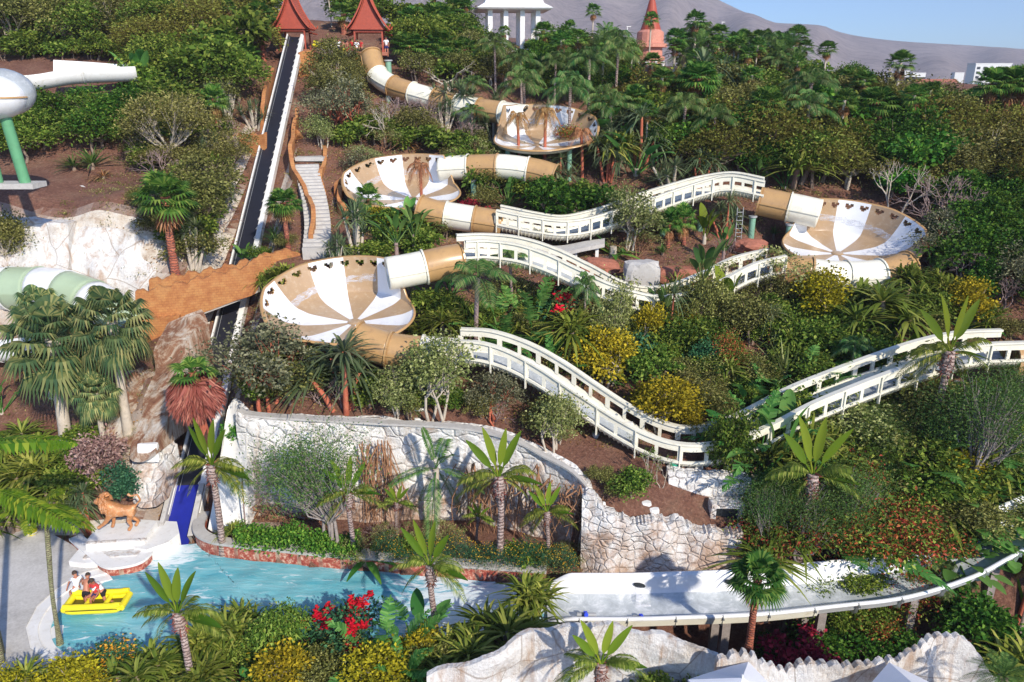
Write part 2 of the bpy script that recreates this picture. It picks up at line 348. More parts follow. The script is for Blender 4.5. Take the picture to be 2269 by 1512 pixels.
def deckmat():
    m, nt, b = newmat('deck_concrete')
    n = noise(nt, .35, 7, .7); n2 = noise(nt, 9, 8, .7)
    c = ramp(nt, n, [(.35, (.33, .31, .28)), (.5, (.52, .50, .46)), (.68, (.66, .64, .60))])
    c = mixc(nt, .25, c, ramp(nt, n2, [(.3, (.2, .18, .16)), (.6, (.7, .68, .66))]))
    L(nt, c, b.inputs['Base Color']); b.inputs['Roughness'].default_value = .75; bump(nt, b, n2, .3, .02)
deckmat()
def friezemat():
    m, nt, b = newmat('frieze_tile')
    uv = nt.nodes.new('ShaderNodeTexCoord')
    sx = nt.nodes.new('ShaderNodeSeparateXYZ'); L(nt, uv.outputs['Object'], sx.inputs[0])
    fr = nt.nodes.new('ShaderNodeMath'); fr.operation = 'MULTIPLY'; fr.inputs[1].default_value = .95; L(nt, sx.outputs[0], fr.inputs[0])
    f2 = nt.nodes.new('ShaderNodeMath'); f2.operation = 'FRACT'; L(nt, fr.outputs[0], f2.inputs[0])
    joint = ramp(nt, f2.outputs[0], [(0, 1.), (.16, 1.), (.18, 0.), (1, 0.)], 'CONSTANT')
    c = ramp(nt, noise(nt, 5, 7, .75), [(.35, (.26, .035, .028)), (.5, (.42, .10, .06)), (.62, (.72, .48, .36))])
    c = mixc(nt, joint, c, ramp(nt, noise(nt, 2, 5), [(.4, (.48, .34, .24)), (.6, (.30, .10, .07))]))
    L(nt, c, b.inputs['Base Color']); b.inputs['Roughness'].default_value = .6; bump(nt, b, noise(nt, 7, 5), .6, .05)
friezemat()
def mountainmat():
    m, nt, b = newmat('mountain_rock')
    g = nt.nodes.new('ShaderNodeNewGeometry')
    n = noise(nt, .004, 9, .7, vec=g.outputs['Position']); n2 = noise(nt, .03, 9, .75, vec=g.outputs['Position'])
    c = ramp(nt, n, [(.35, (.36, .25, .22)), (.5, (.56, .42, .37)), (.65, (.72, .57, .50))])
    c = mixc(nt, .45, c, ramp(nt, n2, [(.38, (.16, .12, .12)), (.55, (.66, .54, .48))]))
    L(nt, c, b.inputs['Base Color']); b.inputs['Roughness'].default_value = 1; bump(nt, b, n2, 1, 30)
mountainmat()
plain('white_paint', (.80, .79, .76), .35, .06, 1.2, dirt=(.62, .58, .50)); plain('cream_fibreglass', (.80, .77, .64), .3, .08, .9, dirt=(.62, .55, .40))
plain('tan_fibreglass', (.46, .28, .12), .30, .10, 1.0, dirt=(.34, .2, .1)); plain('white_fibreglass', (.78, .79, .80), .22, .05, .8, dirt=(.62, .62, .62))
plain('bowl_tan', (.40, .27, .155), .3, .08, 1.3, dirt=(.52, .42, .30)); plain('grey_wet', (.36, .39, .41), .15, .15, 1.5, dirt=(.6, .62, .62))
plain('cream_dirty', (.70, .66, .52), .4, .1, 1.4, dirt=(.45, .38, .26))
plain('pillar_green', (.12, .34, .17), .45, .08, 1.0, dirt=(.1, .24, .12)); plain('pillar_sage', (.20, .38, .27), .5, .1, 1.0, dirt=(.16, .28, .2))
plain('green_tube', (.40, .50, .33), .3, .06, 1.0); plain('black_belt', (.012, .013, .022), .55, .2, 3); plain('blue_belt', (.012, .02, .26), .4, .12, 3)
plain('grey_metal', (.35, .36, .37), .4, .1, 3); plain('dark_metal', (.03, .03, .035), .5, .1, 3); plain('rust_red', (.30, .05, .03), .6, .2, 3)
plain('thai_roof', (.42, .075, .035), .6, .16, 4, .3, dirt=(.30, .05, .03)); plain('thai_wood', (.36, .06, .03), .6, .15, 5, .3); plain('red_post', (.40, .03, .03), .6, .15, 4)
plain('pagoda_pink', (.55, .22, .15), .7, .15, 3, .3, dirt=(.7, .42, .3)); plain('plaster', (.78, .77, .74), .8, .06, 1.5, .2, dirt=(.6, .56, .5))
plain('concrete', (.48, .46, .43), .85, .12, 2, .3, dirt=(.33, .3, .27)); plain('terracotta', (.36, .13, .08), .8, .2, 5, .4)
plain('yellow_pvc', (.85, .72, .02), .3, .06, 2, coat=.3); plain('yellow_dark', (.10, .08, .01), .5, .1, 2); plain('bright_red', (.70, .03, .04), .5, .1, 3)
plain('valve_blue', (.02, .06, .62), .35, .1, 3); plain('canvas', (.82, .82, .84), .8, .04, 2); plain('bin_green', (.02, .32, .20), .4, .1, 3)
plain('skin', (.48, .20, .12), .55, .08, 4); plain('skin_dark', (.36, .13, .08), .55, .08, 4); plain('hair', (.05, .03, .02), .7, .2, 9)
plain('cloth_white', (.80, .80, .82), .9, .04, 4); plain('cloth_black', (.012, .012, .016), .9, .1, 4); plain('cloth_red', (.55, .04, .04), .9, .1, 4); plain('cloth_navy', (.03, .03, .12), .9, .1, 4)
plain('lion_gold', (.52, .22, .08), .38, .25, 3, .5, dirt=(.80, .62, .42), metal=.15)
plain('bark', (.26, .19, .14), .9, .25, 4, .8, dirt=(.14, .09, .07)); plain('bark_red', (.42, .11, .06), .9, .28, 3, .8, dirt=(.55, .26, .14)); plain('bark_pale', (.52, .45, .36), .9, .15, 4, .6, dirt=(.3, .24, .18))
plain('bark_grey', (.30, .26, .24), .9, .2, 5, .6, dirt=(.17, .13, .12)); plain('bark_mauve', (.34, .24, .22), .9, .25, 6, .8, dirt=(.12, .07, .06))
plain('opening_dark', (.03, .035, .04), .2, .1, 2); plain('dry_root', (.33, .17, .09), .9, .25, 3)  # dark tone is window glass and painted shade of doorway and nozzle holes
def slatroof():
    m, nt, b = newmat('shingle')
    tc = nt.nodes.new('ShaderNodeTexCoord'); w = nt.nodes.new('ShaderNodeTexWave'); w.bands_direction = 'Z'; w.inputs['Scale'].default_value = 1.6; w.inputs['Distortion'].default_value = .4
    L(nt, tc.outputs['Object'], w.inputs['Vector'])
    c = mixc(nt, ramp(nt, w.outputs[0], [(.1, .55), (.5, 0.)]), ramp(nt, noise(nt, 4, 6), [(.3, (.36, .06, .03)), (.7, (.56, .13, .06))]), (.18, .03, .02))
    L(nt, c, b.inputs['Base Color']); b.inputs['Roughness'].default_value = .7; bump(nt, b, w.outputs[0], .5, .04)
slatroof()
def ringtrunk(name, c1, c2):
    m, nt, b = newmat(name)
    tc = nt.nodes.new('ShaderNodeTexCoord'); w = nt.nodes.new('ShaderNodeTexWave'); w.bands_direction = 'Z'; w.inputs['Scale'].default_value = 3.4; w.inputs['Distortion'].default_value = 7; w.inputs['Detail'].default_value = 4; w.inputs['Detail Scale'].default_value = 2.5
    L(nt, tc.outputs['Object'], w.inputs['Vector'])
    c = mixc(nt, ramp(nt, w.outputs[0], [(.15, .8), (.45, 0.)]), ramp(nt, noise(nt, 5, 6), [(.3, c1), (.7, c2)]), (.09, .05, .045))
    L(nt, c, b.inputs['Base Color']); b.inputs['Roughness'].default_value = .9; bump(nt, b, w.outputs[0], .7, .05)
ringtrunk('ring_trunk', (.30, .20, .17), (.52, .42, .38)); ringtrunk('red_trunk', (.30, .06, .035), (.55, .20, .11)); ringtrunk('green_trunk', (.22, .25, .10), (.42, .40, .24))
# ================================================================ GROUND, WATER, SKY
def terrain():
    xs = np.concatenate([-np.geomspace(4200, 62, 34), np.arange(-60, 62.1, .55), np.geomspace(64, 4200, 34)])
    ys = np.concatenate([np.linspace(4, 19, 12), np.arange(19.5, 36, .3), np.arange(36.3, 100, .6), np.geomspace(101, 4200, 60)])
    X, Y = np.meshgrid(xs, ys); Z = height(X, Y)
    pool = [on(u, v)[:2] for u, v in POOL]
    inside = np.zeros(X.shape, bool); n = len(pool); j = n - 1
    for i in range(n):
        xi, yi = pool[i]; xj, yj = pool[j]
        c = ((yi > Y) != (yj > Y)) & (X < (xj - xi) * (Y - yi) / (yj - yi + 1e-9) + xi); inside ^= c; j = i
    Z = np.where(inside, -1.1, Z)
    Z = np.where((X < -12) & (Y < 33.4) & (Y > 21) & (~inside), np.minimum(Z, -.12), Z)
    o = part('ground', MB().grid(np.stack([X, Y, Z], -1)), 'soil'); tag(o, kind='structure')
POOL = [(330,1243),(372,1215),(440,1205),(452,1222),(505,1236),(700,1256),(850,1268),(1000,1282),(1110,1290),(1215,1298),(1235,1385),(1180,1420),(1000,1436),(840,1430),(640,1410),(560,1400),(500,1425),(380,1445),(250,1450),(120,1460),(70,1440),(62,1395),(85,1350),(130,1310),(190,1275),(245,1262)]
terrain()
mb = MB(); P0 = np.array([on(u, v, 0) for u, v in POOL]); 
gx = np.linspace(P0[:, 0].min() - .3, P0[:, 0].max() + 2.6, 90); gy = np.linspace(P0[:, 1].min() - .2, P0[:, 1].max() + .2, 50)
X, Y = np.meshgrid(gx, gy); Z = .02 * np.sin(X * 2.1 + Y) * np.sin(Y * 2.7) + .015 * np.sin(X * 4.3 - Y * 2)
def inpoly(X, Y, P):
    ins = np.zeros(X.shape, bool); j = len(P) - 1
    for i in range(len(P)):
        xi, yi = P[i][:2]; xj, yj = P[j][:2]
        ins ^= ((yi > Y) != (yj > Y)) & (X < (xj - xi) * (Y - yi) / (yj - yi + 1e-9) + xi); j = i
    return ins
ring = spline(np.vstack([P0, P0[:1]]), 160)
cc = P0.mean(0); G = np.array([[c * t + cc * (1 - t) for c in ring] for t in np.linspace(0, 1, 24)])
G[..., 2] = .02 * np.sin(G[..., 0] * 2.1 + G[..., 1]) * np.sin(G[..., 1] * 2.7) + .015 * np.sin(G[..., 0] * 4.3 - G[..., 1] * 2)
tag(part('water', MB().grid(G), 'pool_water'), kind='structure')
# concrete deck left of the pool, with its curved submerged steps
dk = [(-700,1290),(-700,1200),(-100,1185),(55,1172),(105,1182),(160,1212),(215,1240),(232,1262),(185,1274),(128,1308),(82,1350),(58,1396),(68,1442),(110,1475),(100,1600),(-700,1700)]
dp = [on(u, v, .0)[:2] for u, v in dk]
bm = bmesh.new(); vs = [bm.verts.new((x, y, .14)) for x, y in dp]; f = bm.faces.new(vs)
r = bmesh.ops.extrude_face_region(bm, geom=[f]); bmesh.ops.translate(bm, verts=[v for v in r['geom'] if isinstance(v, bmesh.types.BMVert)], vec=(0, 0, -.5))
bmesh.ops.recalc_face_normals(bm, faces=bm.faces); me = bpy.data.meshes.new('pool_deck'); bm.to_mesh(me); bm.free()
tag(link('pool_deck', me, 'deck_concrete'), kind='structure')
st = MB(); arc = spline([on(u, v, 0) for u, v in [(232,1262),(185,1274),(128,1308),(82,1350),(58,1396),(68,1442),(110,1475)]], 60)
cen = on(330, 1390, 0)
for k in range(4):
    a = arc + (cen - arc) * (.10 * k); b2 = arc + (cen - arc) * (.10 * (k + 1)); z = .10 - .055 * k
    a = a.copy(); b2 = b2.copy(); a[:, 2] = z; b2[:, 2] = z; c2 = b2.copy(); c2[:, 2] = z - .055
    st.grid(np.array([a, b2]), smooth=False); st.grid(np.array([b2, c2]), smooth=False)
tag(part('pool_steps', st, 'white_paint'), kind='structure')
# far mountain
def mountain():
    ridge = [(-400,-420),(300,-330),(900,-200),(1190,-100),(1400,-60),(1560,-14),(1600,4),(1669,36),(1712,50),(1815,56),(1850,68),(1900,80),(2000,92),(2150,101),(2269,109),(2500,120),(2900,130)]
    R = np.array([at(u, v, 3200) for u, v in ridge]); R = spline(R, 240)
    rows = []
    rg = np.random.default_rng(3)
    ph = rg.uniform(0, 6.28, (30,)); fx = rg.uniform(.002, .03, 30)
    for t in np.linspace(0, 1, 50):
        b = R.copy(); s = t ** .8
        b[:, 1] = 3200 - 1500 * (1 - t); b[:, 0] = R[:, 0] * (b[:, 1] / 3200)
        env = math.sin(PI * t) ** .7
        gul = sum(np.sin(R[:, 0] * fx[i] + ph[i] + t * 3 * math.sin(i)) / (1 + fx[i] * 90) for i in range(30))
        b[:, 2] = -6 + (R[:, 2] + 6) * s + env * gul * 9 * np.clip(R[:, 2] / 120, .4, 2)
        rows.append(b)
    back = R.copy(); back[:, 1] += 600; back[:, 2] = -10; rows.append(back)
    tag(part('mountain', MB().grid(np.array(rows)), 'mountain_rock'), kind='structure')
mountain()
# ================================================================ SUN, SKY, CAMERA
SUN_EL = math.radians(32); SUN_AZ = math.radians(148)       # azimuth clockwise from +Y (away from camera)
sd = Vector((math.sin(SUN_AZ) * math.cos(SUN_EL), math.cos(SUN_AZ) * math.cos(SUN_EL), math.sin(SUN_EL)))
ld = bpy.data.lights.new('sun', 'SUN'); ld.energy = 3.5; ld.angle = math.radians(.9); ld.color = (1, .91, .78)
lo = bpy.data.objects.new('sun', ld); COL.objects.link(lo); lo.rotation_euler = sd.to_track_quat('Z', 'Y').to_euler()
w = bpy.data.worlds.new('World'); SC.world = w; w.use_nodes = True; nt = w.node_tree
sk = nt.nodes.new('ShaderNodeTexSky'); sk.sky_type = 'NISHITA'; sk.sun_disc = False; sk.sun_elevation = SUN_EL; sk.sun_rotation = SUN_AZ
sk.air_density = .7; sk.dust_density = .5; sk.ozone_density = 8.0
nt.links.new(sk.outputs[0], nt.nodes['Background'].inputs[0]); nt.nodes['Background'].inputs[1].default_value = .15
cd = bpy.data.cameras.new('camera'); cam = bpy.data.objects.new('camera', cd); COL.objects.link(cam)
cd.sensor_width = 36; cd.lens = 36 * F / 2269; cd.clip_end = 9000; cd.clip_start = .5
cam.location = (0, 0, CAMZ); cam.rotation_euler = (PI / 2 - PITCH, 0, 0); SC.camera = cam
cy = SC.cycles; cy.max_bounces = 5; cy.diffuse_bounces = 2; cy.glossy_bounces = 2; cy.transmission_bounces = 3; cy.transparent_max_bounces = 6; cy.volume_bounces = 0
SC.view_settings.view_transform = 'Standard'; SC.view_settings.look = 'None'; SC.view_settings.exposure = .56; SC.view_settings.gamma = 1
# haze: one closed box of even thin air
hm = bpy.data.materials.new('haze'); hm.use_nodes = True; hn = hm.node_tree; hn.nodes.remove(hn.nodes['Principled BSDF'])
pv = hn.nodes.new('ShaderNodeVolumePrincipled'); pv.inputs['Color'].default_value = (.80, .86, 1, 1); pv.inputs['Density'].default_value = .0002; pv.inputs['Anisotropy'].default_value = 0
hn.links.new(pv.outputs[0], hn.nodes['Material Output'].inputs['Volume']); MATS['haze'] = hm
hb = MB(); hb.box((0, 1950, 480), (9200, 4200, 980)); tag(part('haze', hb, 'haze', merge=True), kind='stuff')
# ================================================================ WALLS
def wobble(P, s=1.0, seed=0):
    r = np.random.default_rng(seed); o = np.zeros(P.shape[:-1])
    for i in range(14):
        k = r.normal(size=3); k /= np.linalg.norm(k); f = r.uniform(.5, 1.2) * (1.0 + i * .45); o += np.sin(P @ k * f + r.uniform(0, 6.28)) / (1 + i * .45)
    return o * s
def wall_mesh(top, bot, thick=.5, n=80, m=16, lump=.08, jag=0., seed=0, mat=0, backdrop=None, cap=None):
    """loft from a top edge to a bottom edge (both lists of 3-d points), given thickness away from the camera"""
    T = spline(top, n); B = spline(bot, n)
    if jag:
        r = np.random.default_rng(seed); xi = np.cumsum(r.uniform(.6, 1.5, n)) * .42; jj = ((np.abs(np.sin(xi)) - .5) * jag * 1.8 + r.uniform(-1, 1, n) * jag * .2) if seed in (12, 13) else (np.sin(xi * .31 + 1) + .7 * np.sin(xi * .83) + .5 * np.repeat(r.uniform(-1, 1, n // 4 + 1), 4)[:n] + r.uniform(-.5, .5, n)) * jag * .6; T = T.copy(); T0 = T.copy(); T[:, 2] += jj
        G = np.array([T0 * (1 - t) + B * t + (T - T0) * max(0, 1 - t * m * .5) for t in np.linspace(0, 1, m)])
    else: G = np.array([T * (1 - t) + B * t for t in np.linspace(0, 1, m)])
    nrm = np.cross(T[-1] - T[0], [0, 0, 1.]); nrm[2] = 0; nrm = unit(nrm); nrm = nrm if nrm[1] < 0 else -nrm
    G += (wobble(G, lump, seed))[..., None] * nrm
    K = G[0] - nrm * thick; K2 = K.copy(); K2[:, 2] = np.minimum(K2[:, 2], B[:, 2].min()) - .3
    mb = MB(); mb.grid(np.concatenate([[K2], [K], G]), mat, smooth=False)
    for e in (0, -1): mb.grid(np.array([K2[e:][:1] if e else K2[:1], G[-1][e:][:1] if e else G[-1][:1]]).reshape(2, 1, 3).repeat(1, 1), mat) if False else None
    for e in (0, -1):   # end faces
        col = G[:, e]; kb = np.array([K[e] * (1 - t) + K2[e] * t for t in np.linspace(0, 1, m)])
        mb.grid(np.stack([col, kb], 1), mat, smooth=False)
    return mb
def px(L_): return [at(*q) for q in L_]
# big white stone retaining wall behind the flower bed
top = px([(528,912,34.5),(560,924,34.3),(700,934,34.2),(850,942,34.1),(1000,950,33.9),(1080,962,33.6),(1150,985,33.0),(1205,1015,32.4),(1260,1045,31.6),(1300,1085,30.8),(1318,1130,30.2)])
bt = [np.array([p[0], p[1] - .25, .3]) for p in top]
o = part('retaining_wall', wall_mesh(top, bt, .8, 150, 30, .13, .05, 1), 'stone_wall', merge=True)
tag(o, 'tall white stone retaining wall behind the flower bed along the pool, hung with dry roots', 'wall')
cp = spline(top, 60) + np.array([0, .1, .03]); mb = MB(); 
mb.grid(np.array([cp + [0, -.22, 0], cp + [0, -.22, .1], cp + [0, .25, .1], cp + [0, .25, -.1]]), smooth=False); part('coping', mb, 'concrete', o)
top = px([(1290,1110,29.9),(1330,1128,29.6),(1372,1150,29.5),(1415,1158,29.4),(1470,1172,29.4),(1530,1180,29.4),(1600,1186,29.4),(1650,1196,29.3)])
bt = [np.array([p[0], p[1] - .3, .2]) for p in top]
o = part('rock_wall', wall_mesh(top, bt, .7, 90, 22, .16, .24, 5), 'rubble_stone', merge=True)
tag(o, 'rough brown and white rock wall above the wide white slide channel', 'wall')
top = px([(1318,1135,29.35),(1375,1118,29.7),(1430,1140,29.8),(1470,1165,29.6)])
top = px([(1480,1048,32.2),(1530,1050,32.1),(1600,1056,32.0),(1665,1062,31.9)])
bt = px([(1488,1150,31.6),(1530,1165,31.4),(1600,1170,31.4),(1665,1172,31.4)])
o = part('block_wall', wall_mesh(top, bt, .6, 60, 14, .03, .06, 7), 'block_stone', merge=True)
tag(o, 'white wall of squared stone blocks below the lowest bend of the windowed trough', 'wall')
d = MB(); c = at(1606, 1150, 31.15); d.box(c + [0, .1, 0], (.95, .5, 1.5)); d2 = part('doorway', d, 'opening_dark', o, 'doorway painted dark for its unlit inside, at the foot of the block wall')  # near black box in place of the doorway's unlit inside; nothing is cut
d = MB(); d.box(c + [0, 0, .86], (1.5, .7, .2)); d.box(c + [-.65, 0, 0], (.25, .6, 1.6)); d.box(c + [.65, 0, 0], (.25, .6, 1.6)); part('door_frame', d, 'rubble_stone', d2)
# low tiled kerb round the pool with white cap
def kerb(name, pts, h, label, mcap='concrete', n=90, th=.45, seg=True):
    P = spline([on(u, v, 0) for u, v in pts], n); T = unit(np.gradient(P, axis=0)); S = np.stack([T[:, 1], -T[:, 0], T[:, 2] * 0], 1)
    if S[n // 2][1] > 0: S = -S
    e = empty(name, P[n // 2], 0, label, 'wall'); loc = P[n // 2]
    P = P - loc
    a = P + S * 0; mb = MB(); z = lambda Q, hh: Q + [0, 0, hh]
    mb.grid(np.array([z(a, -.5), z(a, h)]), smooth=False)
    k = P - S * th; mb.grid(np.array([z(k, h), z(k, -.5)]), smooth=False); part('tiled_face', mb, 'frieze_tile', e)
    mb = MB(); f = P + S * .07; g = P - S * (th + .05)
    mb.grid(np.array([z(f, h), z(f, h + .12), z(g, h + .12), z(g, h)]), smooth=False); mb.grid(np.array([z(f, h), z(g, h)]), smooth=False); part('cap', mb, mcap, e)
    return e
kerb('pool_kerb', [(446,1162),(434,1190),(440,1212),(470,1228),(520,1236),(620,1247),(720,1258),(860,1268),(1000,1281),(1100,1288),(1210,1296)], .62, 'long low kerb of red relief tiles with a pale cap edging the far side of the pool')
kerb('pool_kerb', [(160,1212),(200,1248),(232,1272),(262,1276),(318,1262),(350,1225),(372,1180)], .38, 'short red tiled kerb with white top curving in front of the lion plinth', 'plaster', 60)
# foreground rockwork wall with jagged top
def fore(name, T, label, seed, depth=-1.5, mat='rockwork', jag=.10, th=.22, n=120):
    top = px(T); bt = [np.array([p[0] * .99, p[1] - .35, depth]) for p in top]
    o = part(name, wall_mesh(top, bt, th, n, 14, .16, jag, seed), mat, merge=True); return tag(o, label, 'rock')
fore('rockwork_wall', [(945,1508,20.3),(1010,1492,20.5),(1060,1470,20.8),(1120,1440,21.1),(1170,1418,21.4),(1230,1408,21.6),(1290,1388,21.8),(1350,1385,21.8),(1400,1402,21.7),(1450,1418,21.5),(1500,1430,21.4),(1560,1452,21.2),(1600,1462,21.0)], 'long jagged pale rockwork wall under the slide in the foreground, behind the umbrellas', 11, jag=.06)
fore('rockwork_wall', [(1585,1456,20.6),(1650,1446,20.7),(1700,1470,20.6),(1740,1492,20.5),(1790,1478,20.5),(1860,1470,20.6),(1930,1468,20.7),(1990,1462,20.8)], 'low scalloped white rockwork ridge between the two umbrellas', 12, jag=.10)
fore('rockwork_wall', [(1975,1470,20.9),(2020,1440,21.3),(2070,1415,21.7),(2120,1405,21.9),(2160,1440,21.7),(2200,1500,21.2),(2280,1530,21.0)], 'brown stained rockwork hump at the bottom right corner', 13, jag=.06)
# sloped top of the foreground rockwork (shelf behind the jagged edge)
tg = MB(); A = spline(px([(945,1530,18.5),(1200,1520,18.4),(1500,1560,18.4),(1800,1560,18.6),(2100,1560,18.9)]), 50); B = spline(px([(945,1508,20.1),(1120,1446,21.0),(1290,1400,21.6),(1450,1430,21.3),(1600,1470,20.8)]), 50)
B[:, 2] -= .35
G = np.array([A * (1 - t) + B * t for t in np.linspace(0, 1, 12)]); G[..., 2] += wobble(G, .07, 4)
# ================================================================ LEFT CLIFF LEDGE
top = px([(-120,448,52),(60,452,52),(180,455,51.8),(300,470,51.5)]); bt = px([(-120,470,51.4),(60,472,51.4),(180,480,51.2),(300,490,51)])
o = part('ledge_wall', wall_mesh(top, bt, .5, 60, 6, .05, .03, 21), 'plaster', merge=True); tag(o, 'low white ledge on the upper left slope below the green pillars', 'wall')
def cliff(T, Bt, label, seed, mat='rubble_stone', th=1.2, lump=.25, n=90, jag=.1, name='cliff_face'):
    o = part(name, wall_mesh(px(T), px(Bt), th, n, 26, lump, jag, seed), mat, merge=True); return tag(o, label, 'rock')
cliff([(-220,500,49.4),(0,495,49.4),(120,498,49.4),(240,505,49.3),(300,520,49.0),(345,560,48.6)], [(-220,665,46.8),(0,662,46.8),(120,655,47),(240,660,46.9),(300,665,46.6),(345,680,46.2)], 'bleached white cliff face behind the green and white tube on the left', 22, 'rockwork', lump=.18)
cliff([(-240,492,48.3),(-60,488,48.2),(60,490,48.2),(150,500,48.6)], [(-240,660,45.6),(-60,658,45.6),(60,655,45.7),(150,650,46.2)], 'left part of the bleached cliff, cut by the left edge', 28, 'rockwork', lump=.15)
cliff([(95,420,54.6),(150,412,54.8),(210,418,54.8),(270,428,54.5),(300,440,54)], [(80,452,53.2),(150,452,53.2),(210,456,53.2),(270,466,53),(310,475,52.6)], 'small pale rock outcrop above the white ledge', 23, 'rockwork', .6, .12, 50)
cliff([(365,722,41.8),(395,705,41.9),(415,712,41.6),(428,735,41)], [(300,1010,35.2),(325,1015,35.0),(345,1010,35.0),(360,1000,35)], 'tall streaked brown and white rock face left of the conveyor belt', 24, 'rust_rock', 1.2, .22)
cliff([(290,985,36.0),(320,975,36.0),(350,985,35.8),(372,1000,35.5)], [(285,1120,33.7),(310,1130,33.5),(335,1130,33.4),(352,1120,33.3)], 'honey coloured boulder rockwork behind the lion statue', 25, 'stone_wall', .8, .2)
cliff([(260,840,39.6),(310,830,39.8),(380,850,39.3)], [(230,1010,36.4),(300,1010,36.1),(360,1010,35.9)], 'rusty brown rock slope behind the palms on the left', 26, 'rust_rock', .8, .25)
cliff([(492,985,34.1),(500,930,34.9),(512,890,35.3),(532,905,34.8),(545,930,34.2)], [(462,1170,32.9),(480,1180,32.8),(500,1185,32.8),(530,1185,32.9),(548,1185,33.1)], 'pale rendered wall between the conveyor foot and the stone retaining wall', 27, 'plaster', .6, .06, 50)
# ================================================================ CONVEYOR
e = empty('conveyor_lift', on(385,1205,0), 0, 'long straight black conveyor belt climbing from the pool to the left red roofed tower', 'conveyor')
A = np.array([0, 0, -.35]); Bp = at(653, 84, 79.5) - on(385, 1205, 0)
dirv = Bp - A; Ln = np.linalg.norm(dirv); dirv = dirv / Ln; side = unit(np.array([dirv[1], -dirv[0], 0])); up = np.cross(side, dirv)
def cbeam(s0, s1, u0, u1, h0, h1, n=40):
    out = []
    for s in np.linspace(s0, s1, n):
        w = 1.0; out.append([A + dirv * s + side * a * w + up * b for a, b in ((u0, h0), (u1, h0), (u1, h1), (u0, h1))])
    return np.array(out)
tb = Ln * .068
mb = MB(); mb.grid(cbeam(tb, Ln, -.50, .50, .0, .08), closev=True, smooth=False); part('belt', mb, 'black_belt', e)
mb = MB(); mb.grid(cbeam(-.2, tb, -.62, .62, .0, .09), closev=True, smooth=False); part('belt_foot', mb, 'blue_belt', e, 'wider blue lower end of the belt dipping into the pool')
for sgn, wd, lb in ((-1, .07, None), (1, .22, 'wide white right hand walkway beam')):
    a0 = .60 if sgn > 0 else -.72; a1 = a0 + (.34 if sgn > 0 else .12)
    mb = MB(); mb.grid(cbeam(tb * .5, Ln + .2, a0, a1, -.25, .30), closev=True, smooth=False); part('side_beam', mb, 'white_paint', e, lb)
mb = MB(); mb.grid(cbeam(tb, Ln, -.60, -.50, .08, .16), closev=True, smooth=False); mb.grid(cbeam(tb, Ln, .50, .60, .02, .12), closev=True, smooth=False); part('belt_guide', mb, 'dark_metal', e)
mb = MB(); mb.grid(cbeam(tb * .9, Ln, -.46, -.44, .085, .10), closev=True, smooth=False); part('belt_stripe', mb, 'grey_metal', e)
for s in np.arange(tb, Ln, 1.05): 
    p = A + dirv * s; q = np.array([p + side * a + up * b for a, b in ((.46, .10), (.62, .10), (.62, .36), (.46, .17))]); q2 = q + dirv * .09
    brc = MB(); brc.grid(np.array([q, q2]), closev=True, smooth=False); brc.quads([q, q2[::-1]]); part('bracket', brc, 'white_paint', e)
mb = MB()
for s in np.arange(2, Ln, 5.2):
    p = A + dirv * s; mb.tube([p + [0, 0, -.2], p + [0, 0, -1.6]], .14, 8)
part('support_leg', mb, 'rust_red', e)
mb = MB(); mb.grid(cbeam(-.1, tb * .95, -.86, -.64, -.5, .55), closev=True, smooth=False); mb.grid(cbeam(tb*.12, tb * .95, .64, .9, -.5, .5), closev=True, smooth=False); part('foot_cheek', mb, 'concrete', e)
# ================================================================ OCHRE BRIDGE, PARAPETS, STAIRS
def wavy(name, cols, label, cat='wall', th=.3, n=90, amp=.12, mat='ochre_render', parent=None, per=7):
    """cols: (u, v_top, v_bottom, Y)"""
    T = spline([at(u, a, y) for u, a, b, y in cols], n); B = spline([at(u, b, y) for u, a, b, y in cols], n)
    i = np.arange(n); T[:, 2] += amp * (np.sin(i / n * per * 6.28) + .4 * np.sin(i / n * per * 15.1 + 1))
    G = np.array([T * (1 - t) + B * t for t in np.linspace(0, 1, 10)]); D = np.gradient(T, axis=0); S = unit(np.stack([D[:, 1], -D[:, 0], 0 * D[:, 0]], 1))
    if abs(S[:, 1]).mean() > .3: S = S * np.sign(-S[:, 1])[:, None]
    G = G + (wobble(G, .03, 3))[..., None] * S
    K = G[::-1] - S * th
    mb = MB(); mb.grid(np.concatenate([G, K]), closeu=True, smooth=False)
    for ee in (0, -1): mb.grid(np.stack([G[:, ee], K[::-1][:, ee]], 1), smooth=False)
    o = part(name, mb, mat, parent, None if not parent else label)
    if not parent: tag(o, label, cat)
    return o
br = empty('footbridge', (0, 0, 0), 0, 'orange ochre footbridge with a ragged parapet crossing over the black conveyor belt', 'bridge')
wavy('parapet', [(300,648,728,43.4),(340,640,716,43.7),(400,628,708,44.1),(460,612,690,44.6),(520,598,668,45.0),(560,585,655,45.4),(575,582,640,45.8)], None, parent=br)
wavy('parapet', [(330,622,650,46.0),(420,606,640,46.6),(500,590,628,47.2),(560,574,618,47.8),(600,566,612,48.1)], None, parent=br)
mb = MB(); d0 = px([(300,722,43.6),(400,702,44.3),(520,660,45.2),(575,636,46.0)]); d1 = px([(330,660,45.8),(420,645,46.4),(520,630,47.2),(600,615,48.0)])
D0 = spline(d0, 20); D1 = spline(d1, 20); mb.grid(np.array([D0, D1, D1 - [0, 0, .3], D0 - [0, 0, .3]]), closeu=True, smooth=False); part('deck', mb, 'concrete', br)
wavy('bridge_pier', [(300,690,790,43.2),(340,705,780,43.3),(397,700,745,43.6)], 'blocky orange ochre pier under the left end of the footbridge', amp=.03, th=1.2)
wavy('ochre_wall', [(-60,800,890,42.5),(20,838,905,42.3),(80,800,880,42.6),(140,770,850,42.9),(200,740,800,43.4),(240,720,770,44)], 'orange ochre wall behind the fan palms at the left edge', amp=.1)
